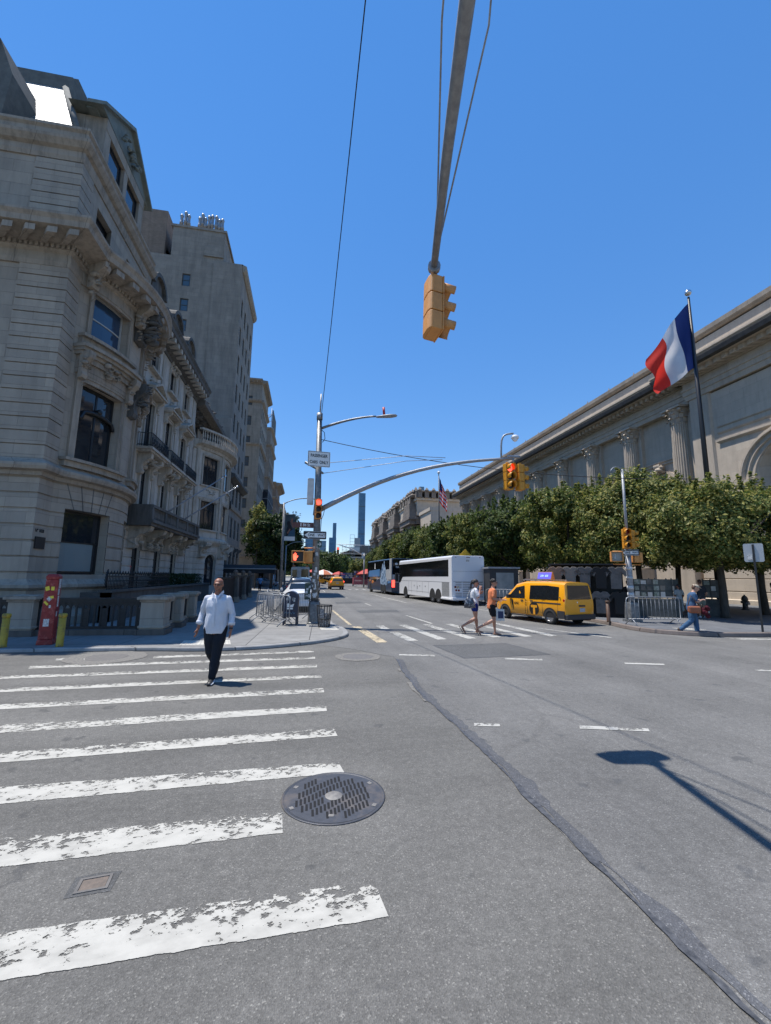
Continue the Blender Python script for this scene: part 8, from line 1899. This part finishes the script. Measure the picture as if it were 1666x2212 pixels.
# J: facing -Y, L = viewer's right when facing us
walkman=dict(pelvis=(0,.0,.93),chest=(0,.0,1.32),neck=(0,.005,1.485),head=(0,-.02,1.625),shL=(.178,.0,1.382),shR=(-.178,.0,1.382),elL=(.262,.02,1.13),elR=(-.262,.06,1.14),wrL=(.272,-.06,.875),wrR=(-.292,-.02,.885),fL=(0,-1,0),fR=(0,-1,0),
  hipL=(.088,0,.90),hipR=(-.088,.0,.90),knL=(.055,-.05,.49),knR=(-.075,.02,.49),anL=(.015,-.10,.095),anR=(-.045,.33,.235),toeL=(.12,-1,-.03),toeR=(-.05,-.75,-.75))
man=person('bald man in a white button shirt and dark jeans walking toward us over the crosswalk',(-1.52,7.98,0),R(-6),walkman,fab('white_linen_shirt',(.60,.615,.66),(.53,.55,.60)),fab('dark_denim',(.014,.018,.026)),sk1,mat('grey_stubble',(.16,.095,.075),.8),'stubble',1.0,'dark_shoe',belly=.035,vox=.009,glasses='clear',sleeve='long',legs='trousers',fat=1.09,hem=.85,seed=3)
b=MB()      # collar, placket, buttons, cuffs
for s in (-1,1): b.add([Vector(p) for p in ((s*.012,-.085,1.425),(s*.075,-.078,1.50),(s*.085,.0,1.535),(s*.10,.0,1.49),(s*.085,-.105,1.44),(s*.048,-.128,1.395))],[(0,1,2,3,4,5)])
o=b.build('collar',fab('white_collar',(.64,.655,.70)),man,fixn=False); mm=o.modifiers.new('s','SOLIDIFY'); mm.thickness=.006
b=MB(); 
pts=[(1.40,-.140),(1.30,-.158),(1.20,-.165),(1.1,-.168),(1.0,-.170),(.93,-.163)]
for (z0,y0),(z1,y1) in zip(pts[:-1],pts[1:]): b.hexa([(-.016,y0,z0),(.016,y0,z0),(.016,y0-.006,z0),(-.016,y0-.006,z0),(-.016,y1,z1),(.016,y1,z1),(.016,y1-.006,z1),(-.016,y1-.006,z1)])
b.build('placket',fab('white_placket',(.64,.655,.70)),man)
for s,el,wr in ((1,'elL','wrL'),(-1,'elR','wrR')):
    b=MB(); A=lerp3(walkman[el],walkman[wr],.52); C=lerp3(walkman[el],walkman[wr],.72); limb(b,[A,lerp3(A,C,.5),C],[.062,.064,.062]) if False else b.tube([A,A.lerp(C,.1),C,C],[.052,.059,.059,.045],14); b.build('rolled_cuff',fab('white_cuff',(.64,.655,.70)),man)
b=MB(); A=lerp3(walkman['elL'],walkman['wrL'],.90); C=lerp3(walkman['elL'],walkman['wrL'],.99); b.tube([A,C],.033,12); b.build('watch',M['black'],man)
b=MB(); b.tube([(-.006,-.005,.006),(.10,-.20,.010)] ,.03,6) if False else ering(b,[((.015+.012*0,-.02,.035),.036,.018),((.03,-.12,.03),.050,.018),((.045,-.24,.025),.046,.014),((.052,-.30,.022),.03,.01)],12); b.build('white_sole',M['white_shoe'],man,smooth=True)
# striding couple, walking to the right (local -Y turned to +X)
wj=dict(pelvis=(0,.0,.90),chest=(0,-.03,1.24),neck=(0,-.03,1.39),head=(0,-.06,1.53),shL=(.150,-.02,1.30),shR=(-.150,-.03,1.30),elL=(.20,-.05,1.07),elR=(-.22,-.09,1.09),wrL=(.16,-.22,1.20),wrR=(-.13,-.16,1.33),
  hipL=(.085,0,.87),hipR=(-.085,0,.87),knL=(.08,-.06,.47),knR=(-.08,-.02,.46),anL=(.07,-.10,.09),anR=(-.07,.40,.22),toeL=(0,-1,-.03),toeR=(0,-.55,-.9))
wo=person('woman in a white T-shirt and blue shorts crossing with a clear bag on her shoulder',(5.50,13.70,0),R(82),wj,fab('white_tee',(.62,.63,.66)),fab('blue_shorts',(.012,.025,.16)),sk2,mat('dark_hair',(.018,.014,.012),.6),'ponytail',1.06,'sandal',female=True,sleeve='short',legs='shorts',seed=7,hem=.84,vox=.011,headpitch=R(14),glasses='sun')
bg=thing('shoulder_bag','clear and dark shoulder bag hanging behind the woman in white','bag',(5.19,13.40,1.05),R(82)); b=MB(); ering(b,[((-.14,.0,-.22),.05,.02),((-.14,.0,-.20),.19,.07),((-.14,0,-.05),.17,.08),((-.14,0,.08),.12,.05),((-.14,0,.12),.10,.03)],14,Vector((0,1,0))); b.build('bag_body',mat('dark_clear_plastic',(.05,.055,.07),.15,c2=(.22,.23,.25),ns=14,mix=(.5,.6)),bg,smooth=True)
b=MB(); b.tube([(-.14,.12,.06),(-.12,-.02,.35),(-.11,-.16,.46),(-.14,-.16,.1)],.010,5); b.build('strap',M['offwhite'],bg)
mj=dict(pelvis=(0,.0,.95),chest=(0,-.05,1.34),neck=(0,-.06,1.50),head=(0,-.10,1.645),shL=(.182,-.05,1.40),shR=(-.182,-.05,1.40),elL=(.235,-.0,1.14),elR=(-.24,-.02,1.14),wrL=(.20,-.27,1.08),wrR=(-.18,-.31,1.12),fL=(1,0,.3),fR=(1,0,.3),
  hipL=(.09,0,.92),hipR=(-.09,0,.92),knL=(.09,-.09,.50),knR=(-.09,-.06,.49),anL=(.08,-.12,.09),anR=(-.07,.46,.23),toeL=(0,-1,-.03),toeR=(0,-.5,-.95))
ma=person('man in an orange T-shirt and black shorts striding beside the taxi bonnet in flip-flops',(5.86,13.15,0),R(80),mj,fab('orange_tee',(.62,.20,.09)),fab('black_shorts',(.012,.013,.015)),sk2,mat('black_hair',(.014,.011,.010),.6),'curly',1.0,'sandal',sleeve='short',legs='shorts',seed=9,hem=.86,vox=.011,glasses='sun')
bg=thing('tote_bag','white printed tote bag hanging from the hand of the man in orange','bag',(6.06,12.98,.88),R(80)); b=MB(); b.box(-.02,.03,-.15,.12,-.42,-.05); b.build('bag_body',M['offwhite'],bg,bevel=.02); b=MB(); b.box(.031,.036,-.11,.06,-.34,-.12); b.box(-.026,-.021,-.11,.06,-.34,-.12); b.build('printed_panel',mat('navy_print',(.02,.03,.08),.7),bg); b=MB(); b.tube([(0,-.1,-.06),(0,-.02,.22),(0,.08,-.06)],.008,5); b.build('handle',M['offwhite'],bg)
cj=dict(pelvis=(0,.0,.92),chest=(0,-.06,1.28),neck=(0,-.11,1.43),head=(0,-.18,1.55),shL=(.175,-.07,1.335),shR=(-.175,-.07,1.335),elL=(.22,-.08,1.10),elR=(-.22,-.10,1.09),wrL=(.10,-.29,1.16),wrR=(-.10,-.30,1.17),hipL=(.09,0,.89),hipR=(-.09,0,.89),knL=(.09,-.12,.49),knR=(-.09,.06,.47),anL=(.07,-.14,.09),anR=(-.07,.38,.19),toeL=(0,-1,-.03),toeR=(0,-.7,-.7))
cm=person('capped person in a blue T-shirt and jeans looking at a phone near the right kerb',(12.66,12.48,.0),R(62),cj,fab('slate_blue_tee',(.045,.095,.18)),fab('blue_jeans',(.055,.12,.22),(.04,.09,.17)),sk3,M['leather'],'short',1.0,'brown_boot',cap=mat('beige_cap',(.42,.36,.27),.8),seed=12,headpitch=R(22),fat=1.08,vox=.011)
ph=thing('phone','black phone held up by the capped person','phone',(13.01,12.28,1.24),R(62)); b=MB(); b.box(-.035,.035,-.006,.006,-.07,.07); b.build('phone_body',M['black'],ph,bevel=.006)
bg=thing('shoulder_bag','rust-orange leather bag on the hip of the capped person','bag',(12.52,12.26,.86),R(62)); b=MB(); b.box(-.08,.07,-.20,.16,-.12,.11); b.build('bag_body',mat('rust_leather',(.28,.10,.05),.55,c2=(.28,.08,.03),ns=6),bg,bevel=.05); b=MB(); b.tube([(-.0,.15,.12),(-.0,.05,.45),(.02,-.2,.12)],.014,5); b.build('strap',M['leather'],bg)
bg=thing('carried_jacket','dark red bundled jacket with a white patch hanging before the capped person','jacket',(12.82,12.12,.84),R(62),None,.62); b=MB(); rr=random.Random(3)
for i in range(9): b.ball((rr.uniform(-.1,.1),rr.uniform(-.12,.12),rr.uniform(-.3,.16)),rr.uniform(.08,.13),8)
remesh(b,'folded_cloth',fab('wine_red_cloth',(.07,.010,.018)),bg,.014,3,(.02,14,2)); b=MB(); b.ball((.02,-.16,-.08),.06,10,0,Matrix.Diagonal((1,.4,1,1))); b.build('white_patch',M['signwhite'],bg)
st=dict(pelvis=(0,.0,.95),chest=(0,.0,1.34),neck=(0,.0,1.50),head=(0,-.02,1.645),shL=(.182,.0,1.40),shR=(-.182,.0,1.40),elL=(.25,.02,1.14),elR=(-.25,.02,1.14),wrL=(.20,-.12,.93),wrR=(-.20,-.14,.95),hipL=(.09,0,.92),hipR=(-.09,0,.92),knL=(.10,-.01,.50),knR=(-.10,-.02,.50),anL=(.11,.0,.09),anR=(-.12,.0,.09))
person('tall person in a charcoal T-shirt and pale shorts seen from behind at the art stalls',(17.5,16.7,.14),R(160),st,fab('charcoal_tee',(.035,.038,.045)),fab('khaki_shorts',(.20,.21,.17)),sk2,mat('reddish_hair',(.06,.025,.015),.6),'short',.96,'white_shoe',legs='shorts',seed=15,vox=.014)
person('woman in a long pale dress standing at the boards of prints',(17.0,17.35,.14),R(170),dict(st),fab('pale_dress_top',(.34,.36,.36)),fab('pale_dress_skirt',(.34,.36,.36)),sk1,mat('black_bun',(.012,.010,.010),.6),'ponytail',.84,'dark_shoe',female=True,legs='dress',seed=17,vox=.014)
person('dark-haired woman in a black and white floral dress at the right picture edge',(22.2,17.2,.14),R(40),dict(st),fab('floral_dress_top',(.015,.015,.018),(.30,.30,.31)),mat('floral_dress_skirt',(.013,.013,.016),.8,c2=(.45,.45,.46),ns=16,mix=(.55,.6)),sk2,mat('brown_hair',(.03,.018,.012),.6),'ponytail',.93,'dark_shoe',female=True,legs='dress',sleeve='none',seed=19,vox=.014)
person('small figure in a pale blue shirt on the far shaded pavement beyond the pillars',(-5.0,48.5,.09),R(20),walkman,fab('pale_blue_shirt',(.22,.38,.60)),fab('dark_trousers_far',(.02,.02,.03)),sk1,M['eye'],'short',.95,'dark_shoe',seed=21,vox=.02,hands=False)
person('small figure in khaki beside the black car down the avenue',(1.6,74,.0),R(0),walkman,fab('khaki_shirt',(.36,.27,.14)),fab('khaki_trousers',(.30,.23,.13)),sk2,M['eye'],'short',1.0,'dark_shoe',seed=23,vox=.03,hands=False)
person('stallholder in dark clothes standing in the shade of the clothing stall',(14.4,17.4,.14),R(-20),dict(st),fab('black_tee_vendor',(.02,.02,.022)),fab('dark_trousers_vendor',(.02,.022,.03)),sk1,M['eye'],'short',.92,'dark_shoe',seed=25,vox=.016,hands=False)
